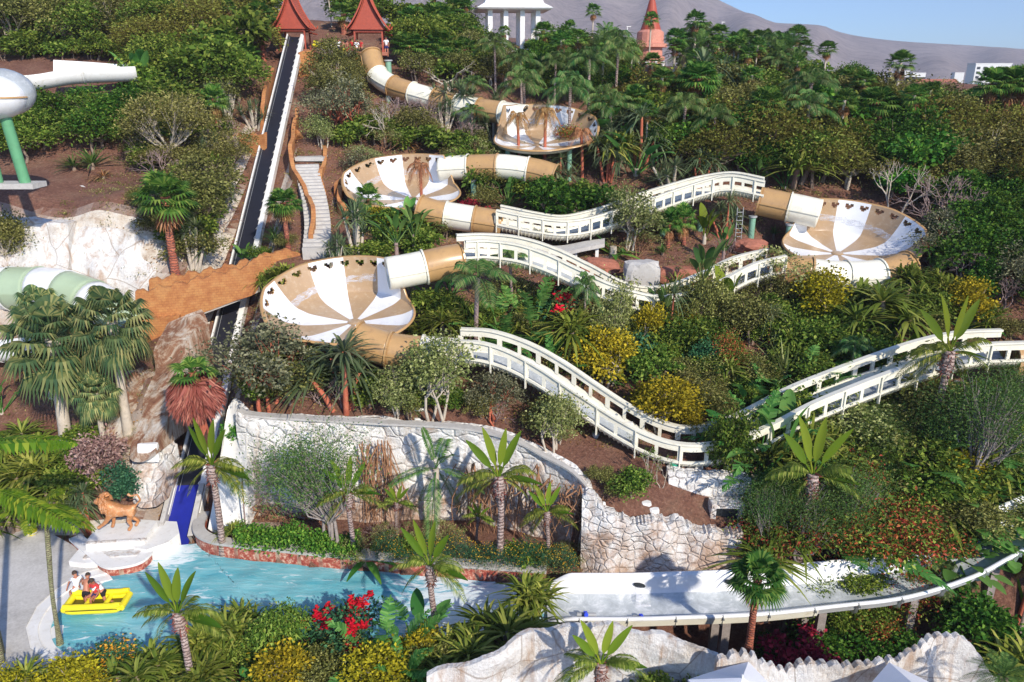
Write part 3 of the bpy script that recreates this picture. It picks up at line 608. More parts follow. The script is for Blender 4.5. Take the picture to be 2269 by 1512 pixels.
wavy('ochre_wall', [(572,575,640,48.4),(600,560,640,49),(640,556,625,49.6),(672,560,615,50)], 'orange ochre parapet piece right of the conveyor where the footbridge ends', amp=.1, per=2)
wavy('ochre_wall', [(505,312,350,63.5),(530,296,345,63.6),(560,300,352,63),(585,292,345,62.6)], 'small orange ochre wall left of the conveyor half way up the hill', amp=.15, per=2)
wavy('ochre_wall', [(585,240,310,66),(590,200,300,68),(608,150,240,74)], 'thin orange ochre strip beside the upper left edge of the conveyor', amp=.05, per=2)
wavy('ochre_wall', [(662,118,215,76),(680,112,200,76.5),(705,118,170,77)], 'orange rendered wall on the right side of the conveyor under the left tower', amp=.05, per=2)
# stairs with snaking parapets
stp = [(700,556,49.6),(704,500,52.2),(696,440,55.6),(684,395,58.4),(680,364,60.5)]
C = spline(px(stp), 25); e = empty('staircase', C[0], 0, 'pale concrete steps climbing between snaking orange walls right of the conveyor', 'stairs'); mb = MB()
for i in range(24):
    a, b = C[i] - C[0], C[i + 1] - C[0]; t = unit((b - a) * [1, 1, 0]); m_ = (a + b) / 2
    mb.box((m_[0], m_[1], b[2] - .45), (1.75, np.linalg.norm((b - a)[:2]) + .04, .9), math.atan2(t[1], t[0]) - PI / 2)
part('steps', mb, 'concrete', e)
mb = MB(); dk_ = at(690, 345, 61.6) - C[0]; mb.box(dk_ + [0, .4, -.2], (2.2, 2.4, .3)); part('landing', mb, 'concrete', e)
wavy('ochre_wall', [(655,240,300,67),(648,275,345,65),(640,330,400,61),(650,380,430,58.5),(672,420,470,56),(690,470,540,52.5),(684,520,575,50.5)], 'tall snaking orange wall along the left side of the concrete steps', amp=.1, th=.3, per=4)
wavy('ochre_wall', [(652,288,330,64.8),(680,315,345,64.2),(712,320,350,63.8),(716,345,385,61.5),(706,395,440,58.6),(712,430,470,56.6),(722,480,520,53.8)], 'snaking orange wall along the right side of the concrete steps', amp=.08, per=4)
wavy('ochre_wall', [(765,470,520,54.2),(748,440,490,55.6),(752,405,450,57.6),(775,385,420,59),(808,366,388,60.4)], 'curved orange wall hugging the left side of the upper bowl', amp=.08, per=3)
# ================================================================ THAI TOWERS
def thai_tower(u, v, Y, s, rz, label, roofh=1.0):
    p = at(u, v, Y); e = empty('tower', p, rz, label, 'tower')
    # steep concave gable roof, ridge along local Y; eave z=2.6 s
    W, D, H0, H1 = 2.45 * s, 2.2 * s, 1.75 * s, 7.0 * s * roofh
    k = 9; t = np.linspace(0, 1, k); xs = W * (1 - t) ** 1.55 + .06; zs = H0 + (H1 - H0) * t
    zs = zs + .25 * s * (1 - t) ** 6
    for sg in (-1, 1):
        G = np.array([[(sg * x, -D * 1.12, z), (sg * x, D * 1.12, z)] for x, z in zip(xs, zs)]); G2 = G - np.array([sg * .12, 0, .12])
        mb = MB(); mb.grid(np.concatenate([G, G2[::-1]]), closeu=True, smooth=False); part('roof', mb, 'shingle', e)
    for yy in (-D, D):
        gb = MB()
        G = np.array([[(-x * .93, yy, z - .05), (x * .93, yy, z - .05)] for x, z in zip(xs, zs)]); gb.grid(G, smooth=False); part('gable', gb, 'thai_wood', e)
    for yy in (-D - .3, D + .3):
        for sg in (-1, 1):
            P = np.array([(sg * (x + .02), yy, z + .08) for x, z in zip(xs, zs)])
            P = np.vstack([[P[0] + [sg * .35 * s, 0, .45 * s], P[0] + [sg * .18 * s, 0, .1 * s]], P, [P[-1] + [-sg * .05, 0, .8 * s]]])
            mb = MB(); mb.tube(P, np.concatenate([[.04], np.full(len(P) - 2, .11 * s), [.03]]), 5, smooth=False); part('bargeboard', mb, 'thai_roof', e)
    for x in (-1.75, 1.75):
        for y in (-1.8, 1.8): mb = MB(); mb.box((x * s, y * s, .5 * s), (.2 * s, .2 * s, 2.8 * s)); part('post', mb, 'thai_wood', e)
    for y in (-1.8, 1.8): mb = MB(); mb.box((0, y * s, 1.75 * s), (3.3 * s, .16 * s, .25 * s)); part('beam', mb, 'thai_wood', e)
    # side skirt roofs
    for sg in (-1, 1):
        mb = MB(); G = np.array([[(sg * (1.9 + a * 1.0) * s, yy, (1.75 - .45 * a + .5 * max(0, a - .7)) * s) for yy in (-D * .9, D * .9)] for a in (0, .35, .7, 1)]); mb.grid(np.concatenate([G, (G - [0, 0, .1])[::-1]]), closeu=True, smooth=False); part('skirt_roof', mb, 'thai_roof', e)
    mb = MB(); mb.box((0, 0, -.95 * s), (4.6 * s, 4.6 * s, .3)); part('platform', mb, 'terracotta', e)
    return e
thai_tower(655, 98, 80.5, .68, .05, 'red gabled Thai tower at the head of the conveyor, left of the pair')
thai_tower(820, 103, 77.5, .72, .1, 'red gabled Thai tower over the tan tube mouth, right of the pair')
mb = MB(); c = at(780, 122, 76); mb.box((0, 0, -.5), (5.2, 4, 1.1)); e = part('launch_deck', mb, 'ochre_render'); e.location = tuple(c + np.array([0, 1, -.2])); tag(e, 'ochre launch deck crowded with riders between the two red towers', 'platform')
for k in range(2):
    pt = empty('deck_pillar', at(862 - k * 30, 175, 73.5 + k), 0, ['thick sage green pillar under the head of the tan tube', 'grey green pillar beneath the launch deck'][k], 'pillar')
    mb = MB(); z0 = float(hz(pt.location[0], pt.location[1])) - pt.location[2] - .3; mb.tube([(0, 0, z0), (0, 0, 1.5)], .28, 10); part('shaft', mb, 'pillar_sage', pt); mb = MB(); mb.tube([(0, 0, 1.5), (0, 0, 1.62)], .4, 10); part('cap', mb, 'grey_metal', pt)
# yellow raft rail between towers
mb = MB(); a, b = at(695, 100, 78.5), at(765, 118, 76.5); mb.tube([a, b], .17, 6); mb.tube([a + [0, .3, .3], b + [0, .3, .3]], .12, 6); o = part('guide_rail', mb, 'yellow_pvc'); tag(o, 'yellow padded rail joining the two red towers', 'rail')
# ================================================================ THE RAFT SLIDE
slide = empty('water_slide', (0, 0, 0), 0, 'long raft slide of tan tubes, striped bowls and cream troughs zigzagging downhill', 'water slide')
def frames(P):
    T = unit(np.gradient(P, axis=0)); S = unit(np.cross(T, [0, 0, 1.])); U = np.cross(S, T); return T, S, U
def tubes(pts, R, secs, first=0, openstart=False, parent=slide, cols=('tan_fibreglass', 'cream_fibreglass')):
    P = spline(px(pts), 12 * secs + 1); T, S, U = frames(P); k = 22; t = np.arange(k) / k * 2 * PI
    for i in range(secs):
        sl = slice(12 * i, 12 * i + 13); col = cols[(i + first) % len(cols)]
        rr = R
        ring = S[sl][:, None] * np.cos(t)[None, :, None] + U[sl][:, None] * np.sin(t)[None, :, None]
        G = P[sl][:, None] + ring * rr; Gi = P[sl][:, None] + ring * (rr - .06)
        mb = MB(); mb.grid(np.concatenate([G, Gi[::-1]]), closeu=True, closev=True)
        # seam ribs along the sides
        for sg in (-1, 1):
            q = P[sl] + S[sl] * sg * (R + .01); mb.grid(np.stack([q + U[sl] * .03, q + S[sl] * sg * .05 + U[sl] * .03, q + S[sl] * sg * .05 - U[sl] * .03, q - U[sl] * .03], 1), smooth=False)
        o = part('tube_section', mb, col, parent)
        f = MB(); n0 = 12 * i; 
        fr = np.array([[P[n0] + T[n0] * d + (S[n0] * math.cos(a) + U[n0] * math.sin(a)) * r for a in t] for d, r in ((-.05, R), (-.05, R + .09), (.05, R + .09), (.05, R))])
        f.grid(fr, closev=True, smooth=False); part('flange', f, col, o)
def trough(pts, n, Wd=.95, H=1.42, posts=22, parent=slide, wl=(.56, 1.06), mat='cream_fibreglass', label=None, dirty=False, ribs=False):
    P = spline(px(pts), n); T, S, U = frames(P); Z = np.array([0, 0, 1.]); U = np.tile(Z, (n, 1))
    t = np.linspace(PI, 2 * PI, 11)
    prof = [(Wd * math.cos(a), .55 + .55 * math.sin(a)) for a in t]        # rounded floor
    prof = [(-Wd, wl[0])] + prof + [(Wd, wl[0])]
    out = [(x * 1.06 + (0.0), y - .06) for x, y in prof[::-1]]; out[0] = (Wd + .07, wl[0]); out[-1] = (-Wd - .07, wl[0])
    mk = lambda Q: P[:, None] + np.array([[S[i] * x + U[i] * y for x, y in Q] for i in range(n)])
    mb = MB(); mb.grid(mk(prof + out), closev=True); ch = part('channel', mb, mat, parent, label)
    wt = MB(); wt.grid(mk([(x * .97, y + .02) for x, y in prof[3:-3]])); part('wet_floor', wt, 'grey_wet', ch)
    for sg in (-1, 1):
        r = MB(); hs = lambda a0, a1, w0, w1: mk([(sg * w0, a0), (sg * w1, a0), (sg * w1, a1), (sg * w0, a1)])
        r.grid(hs(wl[1], H, Wd - .03, Wd + .07), closev=True, smooth=False)      # top band
        r.grid(hs(H - .03, H + .07, Wd - .12, Wd + .16), closev=True, smooth=False)   # handrail lip
        r.grid(hs(wl[0] - .12, wl[0] + .0, Wd + .05, Wd + .13), closev=True, smooth=False)
        step = max(2, n // posts)
        for i in range(0, n - 1, step):
            big = (i // step) % 2 == 0; wdt = .09 if not big else .13
            d = T[i]; 
            q = [P[i] + S[i] * sg * w0 + U[i] * h + d * a for a, w0, h in ((-wdt, Wd - .03, wl[0]), (wdt, Wd - .03, wl[0]), (wdt, Wd + .07, wl[0]), (-wdt, Wd + .07, wl[0]))]
            q = np.array(q); q2 = q + U[i] * (wl[1] - wl[0]); r.grid(np.array([q, q2]), closev=True, smooth=False)
            if big:
                q = np.array([P[i] + S[i] * sg * w0 + d * a + U[i] * -.05 for a, w0 in ((-.03, Wd), (.03, Wd), (.03, Wd + .16), (-.03, Wd + .16))]); r.grid(np.array([q, q + U[i] * (H + .05)]), closev=True, smooth=False)
        part('side_rail', r, mat, ch)
    if ribs:
        rb = MB()
        for i in range(3, n - 3, 2):
            a = np.linspace(PI * 1.02, PI * 1.75, 7); 
            for sg in (1,):
                q = np.array([P[i] + S[i] * (-sg) * (-Wd * 1.07 * math.cos(x)) + U[i] * (.5 + .62 * math.sin(x)) for x in a]); rb.tube(q, .035, 4)
                q = np.array([P[i] - S[i] * (-Wd * 1.07 * math.cos(x)) * -1 + U[i] * (.5 + .62 * math.sin(x)) for x in a]); rb.tube(q, .035, 4)
        part('rib', rb, 'cream_dirty', ch)
    return P
def bowl(u, v, Y, R, entry, turn, label, tilt=6, hi=1.9, parent=slide):
    """striped dish; entry = angle (deg, 0=+x, 90=away) where the tube enters, turn=+1 wall runs counter-clockwise from there"""
    c = at(u, v, Y); NA = 240; NR = 16; NH = 26; NW = 12
    th = np.linspace(0, 2 * PI, NA, endpoint=False); g = math.radians(entry)
    s = ((th - g) * turn) % (2 * PI)                      # 0..2pi running from entry along the high wall
    sp = np.degrees(s)
    h = np.interp(sp, [0, 5, 18, 90, 125, 150, 175, 195, 330, 345, 356, 360], [hi * .8, hi * 1.12, hi * 1.06, hi * .95, hi * .75, hi * .5, .22, .10, .10, .25, hi * .6, hi * .8])
    ext = np.interp(sp, [0, 20, 70, 125, 160, 190, 200, 345, 360], [.1, .25, .75, 1.55, 1.3, .2, .04, .04, .1]) * R / 3.3
    flo = []
    for r in np.linspace(.10, 1, NR):
        z = .22 * r ** 2 + .12 * max(0, r - .85) / .15
        flo.append(np.stack([R * r * np.cos(th), R * r * np.sin(th), np.full(NA, z)], 1))
    top = flo[-1]; wal = []
    for t in np.linspace(0, 1, NH):
        lean = 1 + ext / R * (t ** .75); hh = h * t
        wal.append(np.stack([R * np.cos(th) * lean, R * np.sin(th) * lean, top[:, 2] + h * (t ** 1.15)], 1))
    wal = np.array(wal); rot = np.array(Matrix.Rotation(math.radians(tilt), 3, 'X'))
    wedge = (np.floor(th / (2 * PI) * NW + .5).astype(int) % 2)
    e = empty('bowl', c, 0); e.parent = parent; e['label'] = label
    mb = MB(); mb.grid(np.array(flo) @ rot.T, mats=np.tile(wedge[None], (NR - 1, 1)), closev=True); part('floor', mb, ['white_fibreglass', 'bowl_tan'], e, merge=True)
    # heart shaped openings near the rim
    keep = np.ones((NH - 1, NA), bool)
    for a in np.arange(14, 150, 13.5):
        for i in range(NA):
            d = ((sp[i] - a + 180) % 360 - 180) / 3.6
            if abs(d) > 1: continue
            for j in range(NH - 1):
                zz = (wal[j, i, 2] - top[i, 2]) / max(h[i], .1); y = (zz - .80) / .12
                if -1 < y < .75 and abs(d) < (1 - max(0, -y)) and not (y > .45 and abs(d) < .25): keep[j, i] = False
    mb = MB(); mb.grid(wal @ rot.T, mats=np.tile(wedge[None], (NH - 1, 1)), closev=True, keep=keep)
    W2 = wal.copy(); W2[..., :2] *= 1.018; mb.grid(W2 @ rot.T, mat=2, closev=True, keep=keep)
    mb.grid(np.array([wal[-1], wal[-1] * [1.025, 1.025, 1] + [0, 0, .06], wal[-1] * [1.04, 1.04, 1] - [0, 0, .06]]) @ rot.T, mat=2, closev=True)
    part('wall', mb, ['white_fibreglass', 'bowl_tan', 'tan_fibreglass'], e)
    under = np.array([[(R * r * math.cos(a), R * r * math.sin(a), z) for a in th] for r, z in ((1.01, .30), (.97, .1), (.6, -.12), (.0, -.3))]); mb = MB(); mb.grid(under @ rot.T, closev=True); part('underside', mb, 'cream_dirty', e)
    mb = MB(); hub = np.array([[(R * r * math.cos(a), R * r * math.sin(a), z) for a in th[::8]] for r, z in ((.115, .02), (.10, .06), (.05, .07), (0, .07))]); mb.grid(hub @ rot.T, closev=True); part('hub', mb, 'bowl_tan', e)
    # water running down the wall
    mb = MB(); i0 = [i for i in range(NA) if 25 < sp[i] < 120]; i0.sort(key=lambda i: sp[i])
    G = np.array([[wal[int(3 + 9 * (1 - (sp[i] - 25) / 95) * .8 + q * 1.0)][i] * [.994, .994, 1] for i in i0] for q in np.linspace(0, 5, 6)]); mb.grid(G @ rot.T); 
    part('water_film', mb, 'foam_film', e)
    # green pillars
    for (dx, dy) in ((R * .75, -R * .45), (-R * .7, -R * .4), (0, R * .5)):
        z0 = float(hz(c[0] + dx, c[1] + dy)) - c[2] - .4
        if z0 < -.8: mb = MB(); mb.tube([(dx, dy, z0), (dx, dy, -.1)], .2, 10); part('support_pillar', mb, 'pillar_sage', e)
    return c
def foam():
    m, nt, b = newmat('foam_film')
    tc = nt.nodes.new('ShaderNodeTexCoord'); mp = nt.nodes.new('ShaderNodeMapping'); mp.inputs['Scale'].default_value = (.7, .7, 3); L(nt, tc.outputs['Object'], mp.inputs[0])
    f = ramp(nt, noise(nt, 2.2, 8, .75, vec=mp.outputs[0], dist=.8), [(.42, 0.), (.68, .85)])
    b.inputs['Base Color'].default_value = (.72, .74, .80, 1); b.inputs['Roughness'].default_value = .25; L(nt, f, b.inputs['Alpha'])
foam()
bowl(1190, 322, 62.5, 3.3, 145, -1, 'uppermost striped bowl, half hidden behind the kentia palms', hi=2.0, tilt=9)
bowl(915, 441, 57, 3.4, 48, 1, 'upper left striped bowl above the dark round bush', hi=1.9, tilt=9)
bowl(1855, 562, 49.5, 3.4, 118, -1, 'right hand striped bowl beneath the forest', hi=2.05, tilt=9)
bowl(785, 714, 40.5, 3.25, 50, 1, 'largest and nearest striped bowl, above the stone wall', hi=2.0, tilt=9)
tubes([(822,122,73.5),(835,165,72.3),(868,190,71.2),(915,207,70),(975,224,69),(1045,240,67.8),(1110,250,66.5),(1165,258,65.5)], .92, 8, 0)
tubes([(1230,392,58.2),(1190,380,58.6),(1120,370,59),(1050,370,59.5),(975,374,60)], .92, 4, 0)
tubes([(930,462,53.2),(965,473,53),(1020,482,52.8),(1070,490,52.6),(1112,497,52.5)], .92, 3, 0)
trough([(1105,507,52.5),(1180,522,52.2),(1250,530,52.2),(1320,517,52.7),(1400,490,53.3),(1480,463,54),(1560,440,54.3),(1620,432,54),(1690,445,53.4)], 150, posts=22, ribs=True, label='upper windowed trough passing behind the pale green bush')
tubes([(1682,446,53.4),(1730,456,52.9),(1775,465,52.4),(1815,474,52)], .98, 2, 0)
tubes([(2010,590,46.6),(1960,606,46.0),(1890,612,45.7),(1830,610,45.6),(1770,602,45.9),(1715,602,46.2)], .92, 4, 0, cols=('tan_fibreglass', 'cream_fibreglass', 'cream_fibreglass'))
trough([(1715,610,46.2),(1640,630,45.6),(1570,665,44.8),(1500,692,43.8),(1430,697,43.2),(1360,677,43),(1290,643,43.3),(1220,610,43.7),(1150,588,44),(1080,580,44.1),(1022,582,43.6)], 160, posts=22, ribs=True, label='middle windowed trough dipping through the garden below the rocky hollow')
tubes([(1022,576,43.6),(985,582,43.3),(940,592,43),(900,600,42.7),(858,607,42.4)], .95, 2, 0)
tubes([(790,750,37.8),(850,772,37.5),(900,780,37.4),(960,784,37.3),(1015,788,37.3)], .9, 3, 0, cols=('tan_fibreglass', 'tan_fibreglass', 'cream_fibreglass'))
trough([(1012,800,37.3),(1080,805,37),(1150,828,36.6),(1220,866,36),(1300,920,35.2),(1380,972,34.5),(1450,1008,34),(1520,1024,33.7),(1600,1012,33.9),(1670,985,34.2),(1760,938,34.8),(1850,900,35.4),(1950,862,36),(2050,828,36.6),(2140,808,37),(2235,803,37.2)], 240, posts=30, ribs=True, label='lowest and longest windowed trough curving above the stone walls to the right edge')
tubes([(2235,797,37.2),(2290,800,37.2),(2350,815,37.2),(2420,835,37)], .95, 2, 0)
# supports of the upper tubes and troughs
def pillar(u, v, Y, r=.22, h=None, mat='pillar_sage', parent=slide, up=0, label=None):
    p = at(u, v, Y); z0 = float(hz(p[0], p[1])) - .4
    e = empty('support_pillar', p); e.parent = parent; mb = MB(); mb.tube([(0, 0, min(z0 - p[2], -.5)), (0, 0, up)], r, 10); part('shaft', mb, mat, e); mb = MB(); mb.tube([(0, 0, up), (0, 0, up + .12)], r * 1.35, 10); part('collar', mb, 'grey_metal', e)
    if label: e['label'] = label
for a in [(932,235,69.6),(1047,268,67.5),(1049,402,58.8),(1668,482,52.9),(1552,492,53.6),(1470,500,53.2),(860,200,71),(1750,500,52.2)]: pillar(*a)
for a in [(1300,560,52.6),(1200,560,52),(1262,572,51.5),(1150,560,52.2),(1470,560,53)]: pillar(*a, r=.2, mat='concrete')
for a in [(1320,965,34.8),(1440,1045,33.7),(1560,1050,33.6),(1900,910,35.6),(2010,880,36.2),(2120,850,36.8),(1100,850,36.6),(1240,905,35.8)]: pillar(*a, r=.14, mat='grey_metal')
# bottom run-out: wide open channel
def runout():
    pts = [(1212,1352,27.3),(1300,1357,27.3),(1400,1362,27.3),(1500,1366,27.4),(1600,1363,27.5),(1700,1352,27.7),(1850,1325,28.2),(1980,1305,28.6),(2100,1268,29.2),(2180,1228,29.8),(2260,1188,30.2),(2350,1150,30.8)]
    n = 150; P = spline(px(pts), n); P[:, 2] = np.maximum(P[:, 2], .12); T, S, _ = frames(P); Z = np.array([0, 0, 1.]); S = -S * np.sign(S[:, 1])[:, None]    # S to camera side
    ease = smooth(0, 7, np.arange(n, dtype=float)) * .45 + .55
    pr = [(-1.14, 1.08), (-1.07, 1.10), (-.98, .88), (-.90, .50), (-.78, .20), (-.60, .06), (-.3, .02), (.3, .02), (.62, .05), (.80, .15), (.90, .32), (.92, .42), (1.02, .46), (1.12, .42), (1.12, .34), (1.0, .28), (.94, .0), (.7, -.2), (0, -.28), (-.7, -.2), (-1.0, .2), (-1.12, .6)]
    G = np.array([[P[i] + S[i] * x + Z * (y * (ease[i] if y > .1 else 1)) for x, y in pr] for i in range(n)])
    holes = np.ones((n - 1, len(pr)), bool)
    mb = MB(); mb.grid(G, closev=True); ch = part('runout_channel', mb, 'white_fibreglass', slide, 'wide white open channel running along the bottom into the pool')
    wt = MB(); wt.grid(np.array([[P[i] + S[i] * x + Z * (y + .03) for x, y in pr[4:11]] for i in range(n)])); part('wet_floor', wt, 'wet_shade_sheet', ch)
    for i in (44, 62):
        i = {44: 25, 62: 50}[i]; c = P[i] - S[i] * .88 + Z * .62; nrm = unit(S[i] * .93 + Z * .2); a = T[i]; b = np.cross(nrm, a)
        m2 = MB(); ring = np.array([c + nrm * .035 + a * .24 * math.cos(t) + b * .13 * math.sin(t) + a * .12 * math.sin(t) * -1 for t in np.linspace(0, 2 * PI, 20, endpoint=False)]); m2.fan(ring); part('painted_hole', m2, 'opening_dark', ch)  # near black disc laid on the wall for the shade inside the nozzle
        if i == 25:
            q = MB(); st = c + nrm * .05; Q = np.array([[st + a * (k + .5 * t) * .12 + S[i] * (.05 + .7 * t) - Z * (.05 + .62 * t ** 1.5) + a * (k * .25 * t) for k in (-1, -.3, .4, 1)] for t in np.linspace(0, 1, 8)]); q.grid(Q); part('water_jet', q, 'foam_film', ch)
    for i in range(8, n, 12):
        if i < 8: continue
        m2 = MB(); q = np.array([P[i] + S[i] * x + Z * y for x, y in pr[11:20]]); q = q + unit(q - (P[i] + Z * .5)) * .02; m2.grid(np.array([q - T[i] * .035, q * 1 + unit(q - (P[i] + Z * .5)) * .13, q + T[i] * .035]), smooth=False); part('flange', m2, 'cream_fibreglass', ch)
    m2 = MB(); m2.grid(np.array([[P[i] + S[i] * x + Z * y for x, y in ((.92, -.05), (1.04, .30), (1.14, .34), (1.04, .0))] for i in range(10, 70)]), closev=True, smooth=False); part('splash_lip', m2, 'cream_fibreglass', ch)
    for i in range(20, n, 26):
        z0 = -3.2; m2 = MB()
        m2.box(((P[i] + S[i] * .6)[0], (P[i] + S[i] * .6)[1], (z0 + P[i][2] - .2) / 2), (.34, .3, P[i][2] - .2 - z0)); m2.box(((P[i] - S[i] * .6)[0], (P[i] - S[i] * .6)[1], (z0 + P[i][2] - .2) / 2), (.34, .3, P[i][2] - .2 - z0)); part('support_pillar', m2, 'bark_grey', ch)
    return P, S, T
m, nt, b = newmat('wet_shade_sheet'); nw = noise(nt, 1.3, 8, .75, dist=.5); L(nt, ramp(nt, nw, [(.35, (.38, .41, .43)), (.52, (.50, .54, .56)), (.68, (.78, .80, .82))]), b.inputs['Base Color']); b.inputs['Roughness'].default_value = .12; bump(nt, b, nw, .4, .05)  # wet grey, darkened to paint in the near rim's shade on the floor
RP, RS, RT = runout()
# blue valves on white pipes beside the channel
for i, (u, v, Y, lab) in enumerate([(1297,1362,26.6,'blue pipe valve under the slide lip, left of two'),(1420,1368,26.6,'blue pipe valve under the slide lip, right of two'),(1322,1279,29.0,'blue valve on a pipe behind the white slide wall near the hedge'),(1436,1282,29.0,'blue valve on a pipe behind the white slide wall below the rock face')]):
    p = at(u, v, Y); e = empty('pipe_valve', p, 0, lab, 'valve'); mb = MB(); mb.tube([(-.35, 0, 0), (0.45, 0, -.02)], .09, 8); part('pipe', mb, 'white_paint' if i > 1 else 'grey_metal', e)
    mb = MB(); mb.tube([(-.07, 0, 0), (.07, 0, 0)], .15, 10); mb.tube([(0, 0, 0), (0, -.16, .12)], .03, 6); mb.tube([(0, -.16, .12), (.02, -.2, .14)], .1, 8); part('valve_wheel', mb, 'valve_blue', e)
# ================================================================ OTHER RIDES ON THE LEFT
def halfpipe(name, pts, R, n, cols, label, cat, a0=0, a1=2 * PI, secs=6, endcap=True):
    P = spline(px(pts), n); T, S, U = frames(P); e = empty(name, P[0], 0, label, cat); P = P - P[0]; k = 24; t = np.linspace(a0, a1, k); per = (n - 1) // secs
    for i in range(secs):
        sl = slice(per * i, per * i + per + 1); ring = S[sl][:, None] * np.cos(t)[None, :, None] + U[sl][:, None] * np.sin(t)[None, :, None]
        mb = MB(); mb.grid(np.concatenate([P[sl][:, None] + ring * R, (P[sl][:, None] + ring * (R - .08))[::-1]]), closeu=True); o = part('tube_section', mb, cols[i % len(cols)], e)
        f = MB(); j = per * i; f.grid(np.array([[P[j] + T[j] * d + (S[j] * math.cos(a) + U[j] * math.sin(a)) * r for a in t] for d, r in ((-.04, R), (-.04, R + .06), (.04, R + .06), (.04, R))]), smooth=False); part('flange', f, cols[(i + 1) % len(cols)], o)
    return e, P
halfpipe('tube_slide', [(-40,640,46.2),(60,640,45.8),(130,645,45.2),(200,668,44.4),(262,705,43.4),(300,740,42.6)], 1.35, 37, ['white_fibreglass', 'green_tube'], 'fat enclosed tube slide in white and pale green bands on the left hillside', 'water slide')
halfpipe('open_slide', [(-60,172,62),(60,172,63),(160,158,64.5),(300,152,66.5)], 1.0, 31, ['white_paint'], 'bright white open slide trough between the trees at the upper left', 'water slide', PI * .95, PI * 2.05, secs=3)
mb = MB(); G = np.array([[at(u, v, Y) for u, v, Y in r] for r in [[(118,133,67.5),(200,138,68),(300,146,69)],[(118,160,67),(200,166,67.5),(300,176,68.4)]]]); mb.grid(np.concatenate([G, (G + [0, .25, 0])[::-1]]), closeu=True, smooth=False); o = part('splash_wall', mb, 'white_paint'); tag(o, 'flat white splash wall behind the white trough at the upper left', 'wall')
halfpipe('open_slide', [(-80,775,42.2),(0,768,42.2),(50,762,42.4),(90,748,42.8)], .9, 31, ['white_fibreglass'], 'end of a white slide trough at the left edge below the banded tube', 'water slide', PI * .95, PI * 2.05, secs=2)
# white capsule-like bowl on green legs at the left edge
c = at(-18, 222, 44.5); e = empty('funnel_slide', c, 0, 'white domed funnel slide on thick green legs cut by the left edge', 'water slide'); mb = MB(); k = 20
ph = np.linspace(0, PI, 14); G = np.array([[(1.75 * math.sin(a) * math.cos(t), 1.75 * math.sin(a) * math.sin(t), 1.22 * math.cos(a) + .15) for t in np.linspace(0, 2 * PI, 28, endpoint=False)] for a in ph]); mb.grid(G, closev=True); part('shell', mb, 'white_fibreglass', e)
mb = MB(); G = np.array([[(r * math.cos(t), r * math.sin(t), z) for t in np.linspace(0, 2 * PI, 28, endpoint=False)] for r, z in ((1.80, .1), (1.80, .18), (1.70, .2))]); mb.grid(G, closev=True); part('seam', mb, 'tan_fibreglass', e)
mb = MB(); G = np.array([[(.10 + 1.78 * math.sin(a) * math.cos(t), .9 + 1.3 * math.sin(a) * math.sin(t), 1.3 * math.cos(a) + .38) for t in np.linspace(0, 2 * PI, 28, endpoint=False)] for a in ph]); mb.grid(G, closev=True); part('rear_shell', mb, 'grey_wet', e)
for dx, top_ in ((-.9, -.5), (.62, -.75)):
    mb = MB(); mb.tube([(dx * .85, 0, top_), (dx * 1.05, .4, -4.6)], .30, 14); part('leg', mb, 'pillar_green', e)
mb = MB(); mb.box((.1, .5, -4.72), (2.6, 1.4, .3)); part('footing', mb, 'concrete', e)
# ================================================================ DISTANT BUILDINGS
def pagoda():
    p = at(1437, 152, 112); e = empty('pagoda', p, 0, 'pink stone pagoda with a pointed spire rising from the palms', 'pagoda'); e.scale = (.82, .82, .82)
    s = 1.0
    def lathe(prof, k=16, m=0):
        return MB().grid(np.array([[(r * math.cos(a), r * math.sin(a), z) for a in np.arange(k) / k * 2 * PI] for r, z in prof]), closev=True, smooth=False)
    part('base', lathe([(2.3, -3), (2.3, 1.2), (2.6, 1.3), (2.6, 1.8), (2.3, 1.9)]), 'pagoda_pink', e)
    part('body', lathe([(2.2, 1.9), (2.1, 3.2), (2.9, 3.3), (2.9, 3.8), (2.3, 4.0), (2.2, 5.6), (1.7, 6.0)]), 'pagoda_pink', e)
    part('spire', lathe([(1.7, 6.0), (1.3, 7.2), (.95, 8.6), (.6, 10.1), (.25, 11.2), (.06, 12.2), (0, 12.3)]), 'thai_wood', e)
    for k in range(10):
        a = k / 10 * 2 * PI; mb = MB(); mb.box((2.45 * math.cos(a), 2.45 * math.sin(a), .3), (.35, .35, 1.6), a); part('pilaster', mb, 'plaster', e)
pagoda()
def pavilion():
    p = at(1135, 78, 92); e = empty('pavilion', p, .1, 'white columned temple pavilion with a steep white roof at the top of the frame', 'pavilion')
    for x in (-2.6, -.9, .9, 2.6):
        for y in (-2, 2): mb = MB(); mb.box((x, y, .6), (.5, .5, 4.2)); part('column', mb, 'white_paint', e)
    for w, d, z0, z1, k in ((3.9, 3.2, 2.6, 4.6, .62), (2.6, 2.2, 4.6, 7.4, .25)):
        mb = MB(); G = np.array([[(x * a, y * a * .9 if False else y * a, z) for x, y in ((-w, -d), (w, -d), (w, d), (-w, d))] for a, z in ((1.0, z0 - .15), (1.05, z0), (.82, z0 + (z1 - z0) * .25), (k, z1))]); mb.grid(G, closev=True, smooth=False); mb.fan(G[-1]); mb.fan(G[0]); part('roof', mb, 'white_paint', e)
    mb = MB(); mb.box((0, 0, -2.2), (8, 6.5, 1.4)); part('base', mb, 'plaster', e)
pavilion()
